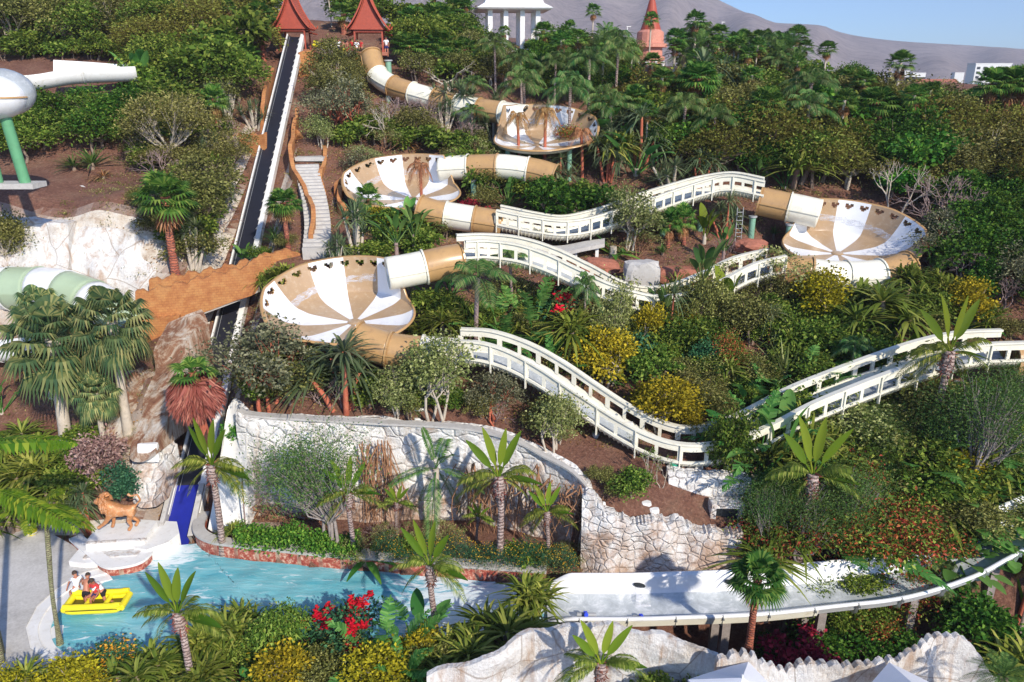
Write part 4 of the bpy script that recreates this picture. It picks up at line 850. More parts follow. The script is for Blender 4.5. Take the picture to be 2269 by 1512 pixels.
def farbuild(u, v, Y, w, h, d, wall, roof, label, cat, rows=0, gable=False, name='building'):
    p = at(u, v, Y); e = empty(name, p, 0, label, cat); mb = MB(); mb.box((0, 0, h / 2 - 4), (w, d, h + 8)); part('wall', mb, wall, e)
    mb = MB()
    if gable:
        G = np.array([[(-w * .55, y, z), (w * .55, y, z)] for y, z in ((-d * .65, h - .3), (-d * .62, h), (0, h + d * .30), (d * .62, h))]); mb.grid(G, smooth=False)
        mb.quads([[(-w * .5, -d * .6, h), (-w * .5, 0, h + d * .3), (-w * .5, 0, h + d * .3), (-w * .5, d * .6, h)], [(w * .5, -d * .6, h), (w * .5, 0, h + d * .3), (w * .5, 0, h + d * .3), (w * .5, d * .6, h)]])
    else: mb.box((0, 0, h + .3), (w * 1.03, d * 1.03, .6))
    part('roof', mb, roof, e)
    for r in range(rows):
        for k in range(int(w / 5)):
            m2 = MB(); m2.box((-w / 2 + 2.5 + k * 5, -d / 2 - .04, 2.2 + r * 3.4), (2.6, .2, 1.8)); part('window', m2, 'opening_dark', e)
farbuild(2186, 178, 640, 28, 12, 12, 'white_paint', 'plaster', 'far white hotel block below the mountain at the right', 'hotel', 3)
farbuild(2068, 205, 185, 8.5, 1.4, 5, 'terracotta', 'terracotta', 'distant building with a brown tiled gable roof among the palms', 'building', 0, True)
farbuild(2002, 203, 190, 7, 2.6, 4, 'dark_metal', 'dark_metal', 'dark screen fronted shed left of the tiled roof building', 'building')
farbuild(1960, 203, 184, 1.9, 1.0, 2, 'bright_red', 'bright_red', 'small bright red kiosk box far off among the palms', 'kiosk', name='kiosk')
for i, (u, Y, h, w) in enumerate([(1995, 560, 5, 8), (2030, 600, 4, 10), (1975, 620, 4, 6), (2120, 700, 5, 8), (2235, 560, 6, 6), (2250, 520, 4, 8), (2215, 620, 5, 6)]):
    farbuild(u, 176, Y, w, h, 6, 'white_paint', 'plaster', ['tiny white house far off, behind the dark shed', 'low white house far off, left of the hotel', 'tiny white house at the foot of the far mountain', 'far white house left beside the hotel', 'far white tower house at the right edge', 'low far white building at the right edge', 'small white house just right of the hotel'][i], 'house')
# lamp posts far off
for i, (u, v, Y, hh, lb) in enumerate([(1390, 60, 150, 4, 'thin white lamp post right of the pavilion against the mountain'), (1600, 50, 190, 5, 'thin white lamp post above the far palms against the mountain'), (1752, 185, 110, 3.2, 'slim bracket lamp post among the trees left of the big fan palm')]):
    p = at(u, v, Y); e = empty('lamp_post', p, 0, lb, 'lamp post'); mb = MB(); mb.tube([(0, 0, -4), (0, 0, .0 + (1 if i == 2 else 0))], .09, 6); part('pole', mb, 'white_paint', e); mb = MB(); mb.box((.25, 0, .05 + (1 if i == 2 else 0)), (.8, .25, .12)); part('lamp_head', mb, 'white_paint', e)
for i, (u, v, Y) in enumerate([(1742, 178, 100), (1775, 186, 101)]):
    p = at(u, v, Y); mb = MB(); mb.grid(np.array([[(r * math.cos(a), r * math.sin(a), z) for a in np.arange(10) / 10 * 2 * PI] for r, z in ((.7, -2), (.7, 0), (.5, .5), (.55, .8), (.25, 1.4), (.1, 2.2), (0, 2.5))]), closev=True, smooth=False); e = part('stupa', mb, 'plaster'); e.location = tuple(p); tag(e, ['small white pointed stupa left of the bracket lamp post', 'small white stupa right of the bracket lamp post'][i], 'stupa')
# ================================================================ RAFT
def raft():
    p = on(216, 1338, .18); rz = .07; e = empty('raft', p, rz, 'yellow inflatable raft with four riders at the pool edge', 'raft'); e.scale = (.84, .84, .84)
    Lh, Wh = 1.42, .56
    for z, y in ((.0, -Wh), (.26, -Wh - .02), (.0, Wh), (.26, Wh + .02)):
        mb = MB(); xs = np.linspace(-Lh, Lh, 14); P = np.array([(x, y, z + (.10 * max(0, abs(x) / Lh - .75) * 4)) for x in xs]); mb.tube(P, [.10] + [.16] * 12 + [.10], 12); part('side_tube', mb, 'yellow_pvc', e)
    for x in (-Lh, -.45, .5, Lh):
        mb = MB(); mb.tube([(x, -Wh, .1), (x, Wh, .1)], .17 if abs(x) > 1 else .13, 12); part('cross_tube', mb, 'yellow_pvc', e)
    mb = MB(); mb.box((0, 0, -.06), (2 * Lh, 2 * Wh, .08)); part('floor', mb, 'yellow_dark', e)
    for y in (-1, 1):
        mb = MB(); mb.tube([(-Lh * .9, y * (Wh + .15), .13), (Lh * .9, y * (Wh + .15), .13)], .022, 6); part('grab_rope', mb, 'yellow_dark', e)
raft()
# ================================================================ PEOPLE
def skin_mesh(name, V, E, root=0, sub=2):
    me = bpy.data.meshes.new(name); me.from_pydata([v[0] for v in V], E, []); o = bpy.data.objects.new(name, me); COL.objects.link(o)
    md = o.modifiers.new('s', 'SKIN'); md.use_smooth_shade = True; sv = me.skin_vertices[0].data
    for i, v in enumerate(V): r = v[1]; sv[i].radius = (r, r) if isinstance(r, (int, float)) else r; sv[i].use_root = (i == root)
    s = o.modifiers.new('u', 'SUBSURF'); s.levels = sub; s.render_levels = sub
    dg = bpy.context.evaluated_depsgraph_get(); dg.update(); m2 = bpy.data.meshes.new_from_object(o.evaluated_get(dg)); bpy.data.objects.remove(o); m2.name = name
    for p_ in m2.polygons: p_.use_smooth = True
    return m2
def person(J, loc, rz, label, skin='skin', shirt=None, bottoms='cloth_black', hair='hair', sc=1.0, fingers=True, group=None, hairlong=False):
    """J: joint positions: pel, chest, neck, head, and L/R sh el wr, hip kn an toe"""
    e = empty('person', loc, rz, label, 'person', group); e.scale = (sc, sc, sc)
    J = {k: Vector(v) for k, v in J.items()}
    V = []; E = []; ix = {}
    def add(n, p, r, par=None):
        ix[n] = len(V); V.append((tuple(p), r))
        if par is not None: E.append((ix[par], ix[n]))
    add('pel', J['pel'], .125); add('waist', J['pel'].lerp(J['chest'], .5), .115, 'pel'); add('chest', J['chest'], .145, 'waist'); add('neckb', J['chest'].lerp(J['neck'], .75), .085, 'chest'); add('neck', J['neck'], .052, 'neckb')
    hd = (J['head'] - J['neck']); add('jaw', J['neck'] + hd * .45, .072, 'neck'); add('skull', J['head'], .095, 'jaw'); add('crown', J['head'] + hd.normalized() * .07, .070, 'skull')
    for s in 'LR':
        add('sh' + s, J['sh' + s], .058, 'neckb'); add('el' + s, J['el' + s], .042, 'sh' + s); add('wr' + s, J['wr' + s], .028, 'el' + s)
        d = (J['wr' + s] - J['el' + s]).normalized(); pm = J['wr' + s] + d * .07; add('pm' + s, pm, .034, 'wr' + s)
        sd_ = d.cross(Vector((0, 0, 1))); sd_ = sd_.normalized() if sd_.length > .1 else Vector((1, 0, 0)); nn = sd_.cross(d)
        if fingers:
            for q, (o_, ln) in enumerate(((-.03, .07), (-.01, .085), (.01, .08), (.03, .06))):
                b = pm + sd_ * o_ + d * .03; add(f'f{s}{q}', b, .010, 'pm' + s); add(f'g{s}{q}', b + d * ln * .55 - nn * .008, .009, f'f{s}{q}'); add(f'h{s}{q}', b + d * ln - nn * .03, .008, f'g{s}{q}')
            b = J['wr' + s] + d * .035 + sd_ * .04; add(f't{s}', b, .012, 'wr' + s); add(f'u{s}', b + d * .04 + sd_ * .025, .010, f't{s}')
        add('hip' + s, J['hip' + s], .095, 'pel'); add('md' + s, J['hip' + s].lerp(J['kn' + s], .45), .080, 'hip' + s); add('kn' + s, J['kn' + s], .056, 'md' + s); add('cf' + s, J['kn' + s].lerp(J['an' + s], .35), .056, 'kn' + s); add('an' + s, J['an' + s], .036, 'cf' + s); add('to' + s, J['to' + s], .036, 'an' + s)
    body = link('body', skin_mesh('body', V, E, sub=1), skin, e)
    # face
    f = (J['look'] - J['head']); f = (f - f.project(hd)).normalized(); rt = f.cross(hd.normalized()); h = J['head']
    mb = MB(); mb.tube([h + f * .085 + hd.normalized() * .0, h + f * .115 - hd.normalized() * .03], [.010, .018], 6); part('nose', mb, skin, body)
    for sg in (-1, 1):
        mb = MB(); mb.tube([h + f * .083 + rt * .032 * sg + hd.normalized() * .015, h + f * .092 + rt * .032 * sg + hd.normalized() * .015], .010, 6); part('eye', mb, 'cloth_black', body)
        mb = MB(); mb.tube([h + rt * .09 * sg - hd.normalized() * .03, h + rt * .10 * sg + hd.normalized() * .03], [.014, .018], 6); part('ear', mb, skin, body)
    mb = MB(); mb.tube([h + f * .078 - hd.normalized() * .06 - rt * .025, h + f * .088 - hd.normalized() * .062, h + f * .078 - hd.normalized() * .06 + rt * .025], .008, 5); part('mouth', mb, 'cloth_red', body)
    hb_ = MB(); up_ = np.array(hd.normalized()); ff = np.array(f); rr = np.array(rt); hc = np.array(h) + up_ * .03 - ff * .012
    G = np.array([[hc + (rr * math.cos(t) * .104 + ff * math.sin(t) * .108) * math.sin(a) + up_ * .118 * math.cos(a) - (up_ * .04 if math.sin(t) < .2 and a > 1.2 else 0 * up_) for t in np.arange(16) / 16 * 2 * PI] for a in np.linspace(0.02, 1.65, 8)]); hb_.grid(G, closev=True); part('hair', hb_, hair, body)
    def cloth(nm, js, es, mat):
        VV = [(tuple(p), r) for p, r in js]; link(nm, skin_mesh(nm, VV, es, sub=1), mat, e)
    if bottoms:
        cloth('shorts', [(J['pel'] + (J['chest'] - J['pel']) * .12, .135), (J['hipL'], .108), (J['hipR'], .108), (J['hipL'].lerp(J['knL'], .55), .092), (J['hipR'].lerp(J['knR'], .55), .092), (J['pel'] + (J['chest'] - J['pel']) * .3, .128)], [(0, 1), (0, 2), (1, 3), (2, 4), (0, 5)], bottoms)
    if shirt:
        cloth('shirt', [(J['pel'].lerp(J['chest'], .15), .14), (J['pel'].lerp(J['chest'], .5), .135), (J['chest'], .162), (J['chest'].lerp(J['neck'], .7), .098), (J['shL'], .074), (J['shR'], .074), (J['shL'].lerp(J['elL'], .55), .062), (J['shR'].lerp(J['elR'], .55), .062)], [(0, 1), (1, 2), (2, 3), (3, 4), (3, 5), (4, 6), (5, 7)], shirt)
    return e
STAND = dict(pel=(0, 0, .95), chest=(0, .02, 1.28), neck=(0, .0, 1.5), head=(0, -.02, 1.64), look=(0, -1, 1.6), shL=(-.18, 0, 1.42), elL=(-.25, .02, 1.14), wrL=(-.25, -.08, .9), shR=(.18, 0, 1.42), elR=(.25, .02, 1.14), wrR=(.25, -.1, .92), hipL=(-.1, 0, .9), knL=(-.11, -.02, .5), anL=(-.11, .02, .08), toL=(-.12, -.14, .03), hipR=(.1, 0, .9), knR=(.12, -.02, .5), anR=(.12, .02, .08), toR=(.13, -.14, .03))
def pose(**k): d = dict(STAND); d.update(k); return d
# man in black shorts standing in the water at the near side of the raft, bent forward, back to the camera
bend = pose(pel=(0, 0, .92), chest=(-.02, .22, 1.20), neck=(-.03, .38, 1.36), head=(-.05, .47, 1.45), look=(-.1, 1.2, 1.2), shL=(-.21, .30, 1.30), elL=(-.33, .42, 1.04), wrL=(-.30, .60, .86), shR=(.19, .30, 1.30), elR=(.36, .32, 1.05), wrR=(.40, .50, .84), hipL=(-.1, 0, .88), hipR=(.1, 0, .88), knL=(-.12, .05, .48), knR=(.12, .05, .48), anL=(-.13, -.02, .05), anR=(.14, -.02, .05), toL=(-.13, .12, .02), toR=(.15, .12, .02))
person(bend, on(198, 1352, -.35), 0, 'bare backed man in black shorts bending over the near side of the yellow raft', 'skin', None, 'cloth_black')
left = pose(pel=(0, 0, .80), chest=(-.05, .1, 1.12), neck=(-.1, .15, 1.30), head=(-.16, .16, 1.42), look=(-1, .2, 1.2), shL=(-.15, 0, 1.25), elL=(-.38, -.05, 1.0), wrL=(-.5, -.1, .72), shR=(0, .28, 1.25), elR=(-.1, .42, 1.0), wrR=(-.3, .42, .8), hipL=(0, -.1, .76), hipR=(0, .1, .76), knL=(-.3, -.12, .62), knR=(-.28, .12, .62), anL=(-.32, -.12, .2), anR=(-.3, .12, .2), toL=(-.45, -.12, .16), toR=(-.42, .12, .16))
person(left, on(176, 1338, -.2), -.5, 'stooping bather in white at the left end of the raft, reaching down to the deck', 'skin', 'cloth_white', 'cloth_white')
kneel = pose(pel=(0, 0, .52), chest=(-.22, .12, .74), neck=(-.42, .18, .84), head=(-.52, .2, .92), look=(-1.4, .2, .7), shL=(-.32, 0, .80), elL=(-.46, -.12, .56), wrL=(-.6, -.16, .34), shR=(-.3, .34, .80), elR=(-.46, .42, .58), wrR=(-.6, .4, .36), hipL=(0, -.1, .48), hipR=(0, .1, .48), knL=(.06, -.16, .18), knR=(.2, .14, .2), anL=(.42, -.22, .14), anR=(.55, .12, .14), toL=(.52, -.24, .1), toR=(.66, .12, .1))
person(kneel, on(234, 1334, .0), .15, 'crawling rider in white shirt and black shorts on the far side of the raft', 'skin', 'cloth_white', 'cloth_black')
sit = pose(pel=(0, 0, .42), chest=(.02, .04, .74), neck=(-.02, .02, .94), head=(-.06, -.02, 1.07), look=(-1, -.3, .9), shL=(-.17, 0, .86), elL=(-.28, -.06, .6), wrL=(-.3, -.22, .42), shR=(.17, .02, .86), elR=(.28, -.06, .62), wrR=(.24, -.26, .46), hipL=(-.1, -.04, .4), hipR=(.1, -.04, .4), knL=(-.14, -.42, .46), knR=(.14, -.42, .46), anL=(-.14, -.46, .08), anR=(.14, -.46, .08), toL=(-.14, -.6, .05), toR=(.14, -.6, .05))
person(sit, on(216, 1333, .02), -.3, 'seated rider in red half hidden behind the bent man', 'skin_dark', 'cloth_red', 'cloth_navy')
# riders queuing on the launch deck
q = [(752,128,76.2,'skin','cloth_white','cloth_navy','queuing rider in white standing leftmost on the launch deck'),(762,130,76.0,'skin',None,'yellow_pvc','queuing rider in yellow shorts on the launch deck'),(772,130,75.9,'skin_dark',None,'cloth_red','bare chested rider in red shorts on the launch deck'),(782,128,76.3,'skin','cloth_red','cloth_red','rider dressed all in red under the right tower'),(792,130,75.8,'skin','cloth_white','cloth_black','rider in white shirt and black shorts beside the tube mouth'),(802,129,76.2,'skin','cloth_red','cloth_black','rider in red top with black shorts at the tube mouth'),(857,124,76.6,'skin','cloth_white','cloth_navy','lone attendant in white right of the tube mouth')]
for i, (u, v, Y, s_, sh, bo, lb) in enumerate(q):
    p = at(u, v, Y); person(pose(), p - np.array([0, 0, .1]), [.2, -.4, .9, -.2, .5, -.8, 0][i], lb, s_, sh, bo, fingers=False, group='riders waiting at the top of the slide')
# ================================================================ LION ON PLINTH
def lion():
    p = on(268, 1176, .95); p[2] = .95
    e = empty('lion_statue', p, PI * 0 + .12, 'golden stone lion statue standing on a white plinth by the conveyor foot', 'statue')
    V = []; E = []; ix = {}
    def add(n, q, r, par=None):
        ix[n] = len(V); V.append((q, r))
        if par: E.append((ix[par], ix[n]))
    add('rump', (.62, 0, 1.18), .24); add('belly', (.25, 0, 1.12), .23, 'rump'); add('chest', (-.22, 0, 1.18), .31, 'belly'); add('neck', (-.50, 0, 1.50), .27, 'chest'); add('head', (-.76, 0, 1.72), .19, 'neck'); add('muzzle', (-1.0, 0, 1.64), .11, 'head')
    for s, y in (('a', -.19), ('b', .19)):
        add('fs' + s, (-.3, y, .95), .15, 'chest'); add('fe' + s, (-.30 if s == 'b' else -.55, y, .60), .10, 'fs' + s); add('fw' + s, (-.34 if s == 'b' else -.80, y, .34 if s == 'b' else .42), .08, 'fe' + s); add('fp' + s, (-.46 if s == 'b' else -.95, y, .09 if s == 'b' else .32), .10, 'fw' + s)
        add('hs' + s, (.66, y, .92), .18, 'rump'); add('hk' + s, (.52, y * 1.05, .62), .12, 'hs' + s); add('hh' + s, (.82 - (.2 if s == 'a' else 0), y, .36), .075, 'hk' + s); add('hp' + s, (.62 - (.2 if s == 'a' else 0), y, .08), .10, 'hh' + s)
    add('t1', (.9, 0, 1.35), .06, 'rump'); add('t2', (1.15, 0, 1.62), .05, 't1'); add('t3', (1.05, 0, 1.92), .045, 't2'); add('t4', (.75, 0, 1.86), .05, 't3'); add('t5', (.6, 0, 2.0), .09, 't4')
    link('body', skin_mesh('body', V, E, sub=2), 'lion_gold', e)
    mb = MB(); r = np.random.default_rng(5)
    for i in range(130):
        a = r.uniform(0, 2 * PI); b = r.uniform(-.9, 1.3); d = np.array([-.35 * math.sin(b), math.cos(a) * math.cos(b * .6), math.sin(a) * math.cos(b * .6)]); c = np.array([-.58, 0, 1.6]) + d * [.45, .33, .38] + [.1, 0, 0]
        n_ = unit(d + [.4, 0, -.5]); mb.tube([c, c + n_ * .12, c + n_ * .2 + [0, 0, -.06]], [.07, .06, .01], 5)
    part('mane', mb, 'lion_gold', e)
    for y in (-.12, .12): mb = MB(); mb.tube([(-.72, y * 1.2, 1.84), (-.70, y * 1.4, 1.95)], [.06, .03], 6); part('ear', mb, 'lion_gold', e)
    for y in (-.08, .08): mb = MB(); mb.tube([(-.92, y, 1.76), (-.95, y, 1.76)], .028, 6); part('eye', mb, 'cloth_black', e)
    mb = MB(); mb.tube([(-1.08, 0, 1.67), (-1.12, 0, 1.68)], .04, 6); part('nose', mb, 'bark', e)
    b = empty('plinth', (p[0], p[1], 0), .12, 'white stepped plinth under the lion statue', 'plinth')
    mb = MB(); mb.prism([(-1.35, -.8), (1.3, -.8), (1.45, .7), (-1.2, .7)], .1, .93); part('top_block', mb, 'plaster', b)
    mb = MB(); mb.prism([(-1.9, -1.5), (-1.1, -1.75), (1.2, -1.75), (1.95, -1.1), (2.0, .9), (-1.7, .9)], -.3, .42); part('base_block', mb, 'plaster', b)
    mb = MB(); mb.box((0, -.85, .93), (2.9, .12, .08)); mb.box((0, -1.2, .45), (2.6, .5, .06)); part('moulding', mb, 'rockwork', b)
lion()
# apron slab between lion and conveyor
mb = MB(); q = px([(300,1090,33.6),(380,1085,33.4),(392,1150,32.4),(372,1205,31.6),(330,1240,31.0),(300,1235,31.2),(310,1170,32.4)]); mb.prism([(a[0], a[1]) for a in q], -.2, .62); o = part('apron', mb, 'plaster'); tag(o, 'pale concrete apron sloping beside the lower end of the conveyor', 'platform')
mb = MB(); q = [on(u, v, .5) for u, v in [(200,1232),(250,1250),(300,1240),(350,1215),(330,1200),(215,1215)]]; mb.prism([(a[0], a[1]) for a in q], -.2, .36); o = part('apron', mb, 'deck_concrete'); tag(o, 'flat grey shelf in front of the lion plinth behind the red kerb', 'platform')
# yellow ring float at the deck corner
p = on(70, 1183, .14); e = empty('float_stack', p, 0, 'pale yellow moulded tub standing on the far corner of the deck', 'tub'); mb = MB(); mb.grid(np.array([[(r * math.cos(a), r * math.sin(a), z) for a in np.arange(14) / 14 * 2 * PI] for r, z in ((.22, 0), (.3, .1), (.27, .28), (.2, .34), (.14, .26), (0, .24))]), closev=True); part('shell', mb, 'yellow_pvc', e)
mb = MB(); mb.grid(np.array([[(.3 * math.cos(a) + .03 * math.cos(a) * math.cos(b), .3 * math.sin(a) + .03 * math.sin(a) * math.cos(b), .12 + .03 * math.sin(b)) for a in np.arange(14) / 14 * 2 * PI] for b in np.arange(6) / 6 * 2 * PI]), closeu=True, closev=True); part('rim', mb, 'cream_fibreglass', e)
# ================================================================ SMALL THINGS
p = at(1491, 1042, 32.9); e = empty('bin', p, .2, 'small white bin with a green lid standing above the block wall', 'bin'); mb = MB(); mb.box((0, 0, 0), (.34, .3, .5)); part('body', mb, 'white_paint', e); mb = MB(); mb.box((0, 0, .31), (.38, .34, .12), 0, 0, .1); mb.box((0, -.02, .16), (.30, .31, .1)); part('lid', mb, 'bin_green', e)
def boulder(u, v, Y, s, mat, label, seed, sc=(1, .8, .7), rx=0):
    p = at(u, v, Y); r = np.random.default_rng(seed); G = []
    for a in np.linspace(0, PI, 12):
        G.append([(math.sin(a) * math.cos(t), math.sin(a) * math.sin(t), math.cos(a)) for t in np.arange(18) / 18 * 2 * PI])
    G = np.array(G); G = G * (1 + .16 * wobble(G * 2, 1, seed))[..., None]; G = np.clip(G, -.82, .82) * s * np.array(sc)
    o = part('boulder', MB().grid(G, closev=True, smooth=False), mat); o.location = tuple(p); tag(o, label, 'rock')
boulder(1420,610,47.2,1.15,'concrete','large flat sided grey brown boulder inside the rocky hollow',1,(1.15,.8,1.0)); boulder(1330,595,49,1.0,'terracotta','rust red rounded mound left of the big boulder in the hollow',2,(1.6,1,.7))
boulder(1500,610,48,.9,'terracotta','rust red mound right of the big boulder in the hollow',3,(1.6,1,.7)); boulder(1665,545,50.5,.9,'terracotta','red brown block below the right bowl, beside the ladder',4,(1.5,.9,.6))
boulder(1509,1030,33.2,.26,'rockwork','angular tan stone beside the green lidded bin',5); boulder(1527,1033,33.2,.22,'rockwork','small tan stone, middle of the row right of the bin',6); boulder(1546,1032,33.2,.30,'plaster','round white stone at the right end of the row by the bin',7)
boulder(1332,1120,30.3,.25,'plaster','white stone on the lip of the rock wall at its left end',8); boulder(1430,1118,30.9,.3,'plaster','white stone beside the red soil patch above the rock wall',9); boulder(1448,1135,30.6,.3,'plaster','white stone on the upper edge of the rock wall, next to the soil patch',10); boulder(1395,940,35.3,.0001+.2,'plaster','small white stone below the windowed trough among the dry branches',12)
boulder(930,912,35.4,.28,'plaster','small white block at the foot of the pale stemmed bush above the stone wall',13,(1.3,.6,.7)); boulder(926,932,35.0,.2,'plaster','white pebble just above the coping of the stone wall',14)
boulder(600,1385,25.2,.62,'rockwork','sandy brown boulder at the near edge of the pool, left',15,(1.4,.8,.7)); boulder(590,1440,23.7,.5,'rockwork','sandy brown rock between the plants under the leftmost pool palm',16)
boulder(330,1003,35.0,.62,'plaster','round white millstone like rock against the streaked rock face',17,(1,.3,1))
# ladder by the right pillar
c = at(1636, 525, 52.2); e = empty('ladder', c, .2, 'grey metal ladder leaning under the trough beside the green pillar', 'ladder'); mb = MB()
for x in (-.22, .22): mb.tube([(x, 0, -.3), (x, .1, 2.0)], .03, 6)
part('rail', mb, 'grey_metal', e); mb = MB()
for k in range(7): mb.tube([(-.22, .05, .0 + k * .28), (.22, .05, .0 + k * .28)], .025, 6)
part('rung', mb, 'grey_metal', e)
# concrete walkway under the upper trough
mb = MB(); W0 = spline(px([(1150,548,50.5),(1230,560,50.2),(1300,548,50.4),(1340,540,51)]), 20); W1 = spline(px([(1150,535,51.8),(1230,545,51.4),(1300,534,51.6),(1340,528,52)]), 20); mb.grid(np.array([W0, W1, W1 - [0, 0, .25], W0 - [0, 0, .25]]), closeu=True, smooth=False); e = part('walkway', mb, 'concrete'); tag(e, 'grey concrete walkway slab under the upper windowed trough', 'walkway')
for k, i in enumerate((2, 7, 12, 17)):
    mb = MB(); q = W0[i] * .5 + W1[i] * .5; mb.box(q - [0, 0, 1.1], (.22, .22, 1.7)); part('support_post', mb, 'white_paint', e)
# umbrellas in the foreground
def umbrella(u, v, Y, label, rz, s=1.0):
    p = at(u, v, Y); e = empty('umbrella', p, rz, label, 'umbrella'); R = 1.75 * s
    mb = MB(); c = [(R * (1 if i in (0, 3) else -1), R * (1 if i in (0, 1) else -1), -.72) for i in range(4)]
    for i in range(4):
        a, b = np.array(c[i]), np.array(c[(i + 1) % 4]); G = np.array([[(a * (1 - t) + b * t) * [q, q, 1 if q > .5 else q * 2 * .5 + 0] * 1 for t in np.linspace(0, 1, 9)] for q in np.linspace(0, 1, 7)])
        for qi, q_ in enumerate(np.linspace(0, 1, 7)): G[qi, :, 2] = -.72 * q_ - .04 * np.sin(np.linspace(0, PI, 9)) * -q_
        mb.grid(G, smooth=False)
        mb.quads([[a, b, b - [0, 0, .2], a - [0, 0, .2]]])
    part('canopy', mb, 'canvas', e); mb = MB(); mb.tube([(0, 0, .1), (0, 0, -3.8)], .035, 8); part('pole', mb, 'white_paint', e)
    mb = MB()
    for q in c: mb.tube([(0, 0, -.12), (q[0], q[1], q[2] - .04)], .018, 5)
    part('rib', mb, 'white_paint', e)
umbrella(1645, 1502, 19.0, 'white square umbrella at the bottom edge, the left of the pair', .35, .66); umbrella(2040, 1530, 18.6, 'white square umbrella at the bottom edge, the right of the pair', .75, .8); 
# lamp by conveyor top; pipe along trough
mb = MB(); P = spline(px([(1240,958,35.0),(1300,985,34.5),(1360,1022,33.9),(1410,1050,33.3),(1450,1058,33.0)]), 30); mb.tube(P, .12, 8); o = part('drain_pipe', mb, 'dark_metal'); tag(o, 'black drain pipe running downhill beneath the lowest windowed trough', 'pipe')
# ================================================================ PLANT MATERIALS (real leaf colours)
leafmat('lf_dark', (.015, .05, .006), (.05, .13, .014), (.16, .26, .035)); leafmat('lf_mid', (.035, .075, .010), (.12, .20, .025), (.32, .38, .07)); leafmat('lf_bright', (.02, .09, .012), (.08, .24, .03), (.24, .42, .06))
leafmat('lf_olive', (.05, .055, .014), (.17, .175, .040), (.40, .38, .13)); leafmat('lf_brown', (.07, .05, .014), (.17, .155, .030), (.30, .32, .06)); leafmat('lf_yellow', (.13, .13, .01), (.34, .28, .015), (.56, .46, .03), trans=.2)
leafmat('lf_pale', (.08, .11, .03), (.24, .27, .08), (.46, .47, .20)); leafmat('lf_grey', (.05, .06, .03), (.16, .165, .085), (.34, .33, .20)); leafmat('lf_red', (.10, .006, .018), (.24, .012, .035), (.36, .03, .05), trans=.15)
leafmat('lf_feather', (.035, .10, .025), (.10, .19, .04), (.20, .28, .08)); leafmat('lf_blue', (.02, .07, .04), (.05, .17, .08), (.12, .28, .12)); leafmat('lf_kentia', (.03, .13, .03), (.12, .20, .05), (.26, .28, .11))
leafmat('lf_fan', (.02, .08, .012), (.07, .17, .025), (.22, .31, .06)); leafmat('lf_fanblue', (.04, .10, .045), (.14, .20, .07), (.42, .40, .15)); leafmat('lf_paddle', (.05, .12, .01), (.12, .20, .015), (.26, .30, .03), trans=.3); leafmat('lf_banana', (.05, .17, .035), (.12, .29, .06), (.21, .40, .10), trans=.35)
leafmat('lf_strap', (.05, .09, .012), (.17, .22, .03), (.36, .37, .08)); leafmat('lf_yucca', (.07, .12, .05), (.15, .20, .09), (.26, .29, .15)); leafmat('lf_dead', (.20, .09, .035), (.36, .18, .07), (.50, .30, .14), trans=.1); leafmat('lf_deadred', (.16, .05, .03), (.26, .09, .06), (.36, .17, .11), trans=.1)
leafmat('fl_red', (.55, .01, .01), (.75, .02, .015), (.85, .06, .03), trans=.2); leafmat('fl_magenta', (.45, .0, .16), (.62, .01, .25), (.75, .05, .35), trans=.2); leafmat('fl_orange', (.70, .30, .02), (.80, .42, .03), (.85, .55, .08), trans=.2); leafmat('fl_russet', (.26, .05, .02), (.40, .09, .04), (.50, .16, .07), trans=.2)
leafmat('lf_hang', (.16, .12, .05), (.30, .25, .10), (.12, .18, .05))
PR = np.random.default_rng(11)
def rv(n): return unit(PR.normal(size=(n, 3)))
def leaves(mb, C, A, Ln, Wd, mat=0, droop=.25):
    n = len(C); A = unit(A); S = unit(np.cross(A, rv(n))); Nn = np.cross(S, A); Ln = np.broadcast_to(np.asarray(Ln, float), (n,))[:, None]; Wd = np.broadcast_to(np.asarray(Wd, float), (n,))[:, None]
    mid = C + A * Ln * .5 + Nn * Ln * .06
    V = np.stack([C, mid + S * Wd * .5, C + A * Ln + np.array([0, 0, -1.]) * Ln * droop, mid - S * Wd * .5], 1); mb.quads(V, mat); return V
def crown_blobs(H, W, clear, nb, flat=.8):
    out = []
    for i in range(nb):
        a = PR.uniform(0, 2 * PI); r = (PR.uniform(0, 1) ** .6) * W * .33; z = PR.uniform(0, 1)
        zc = H * clear + (H * (1 - clear)) * (.28 + .5 * z * (1 - .5 * (r / (W * .33)) ** 2)); R = PR.uniform(.14, .33) * min(W, H * (1 - clear)) 
        out.append((np.array([r * math.cos(a), r * math.sin(a), zc]), R, R * flat))
    return out
def foliage(mb, blobs, n, L0, W0, per=14, clump=.17, droop=.25, up=.25, mat=0, mats=None, fill=.55):
    w = np.array([b[1] ** 2 for b in blobs]); w /= w.sum(); k = max(1, n // per)
    bi = PR.choice(len(blobs), k, p=w); c = np.array([blobs[i][0] for i in bi]); R = np.array([[blobs[i][1], blobs[i][1], blobs[i][2]] for i in bi])
    d = rv(k); d[:, 2] = np.where(d[:, 2] < -.35, -d[:, 2] * .6, d[:, 2]); rr = PR.uniform(fill, 1.05, (k, 1)) ** .8
    T = c + d * R * rr
    off = PR.normal(size=(k, per, 3)) * clump * R.mean(1)[:, None, None] * 1.6
    C = (T[:, None] + off).reshape(-1, 3); A = unit(d[:, None] * .8 + PR.normal(size=(k, per, 3)) * .55 + np.array([0, 0, up])).reshape(-1, 3)
    s = PR.uniform(.7, 1.3, len(C)); 
    if mats is None: leaves(mb, C, A, L0 * s, W0 * s, mat, droop)
    else:
        mi = PR.choice(len(mats), len(C), p=mats)
        for m_ in range(len(mats)):
            q = mi == m_; leaves(mb, C[q], A[q], L0 * s[q], W0 * s[q], m_, droop)
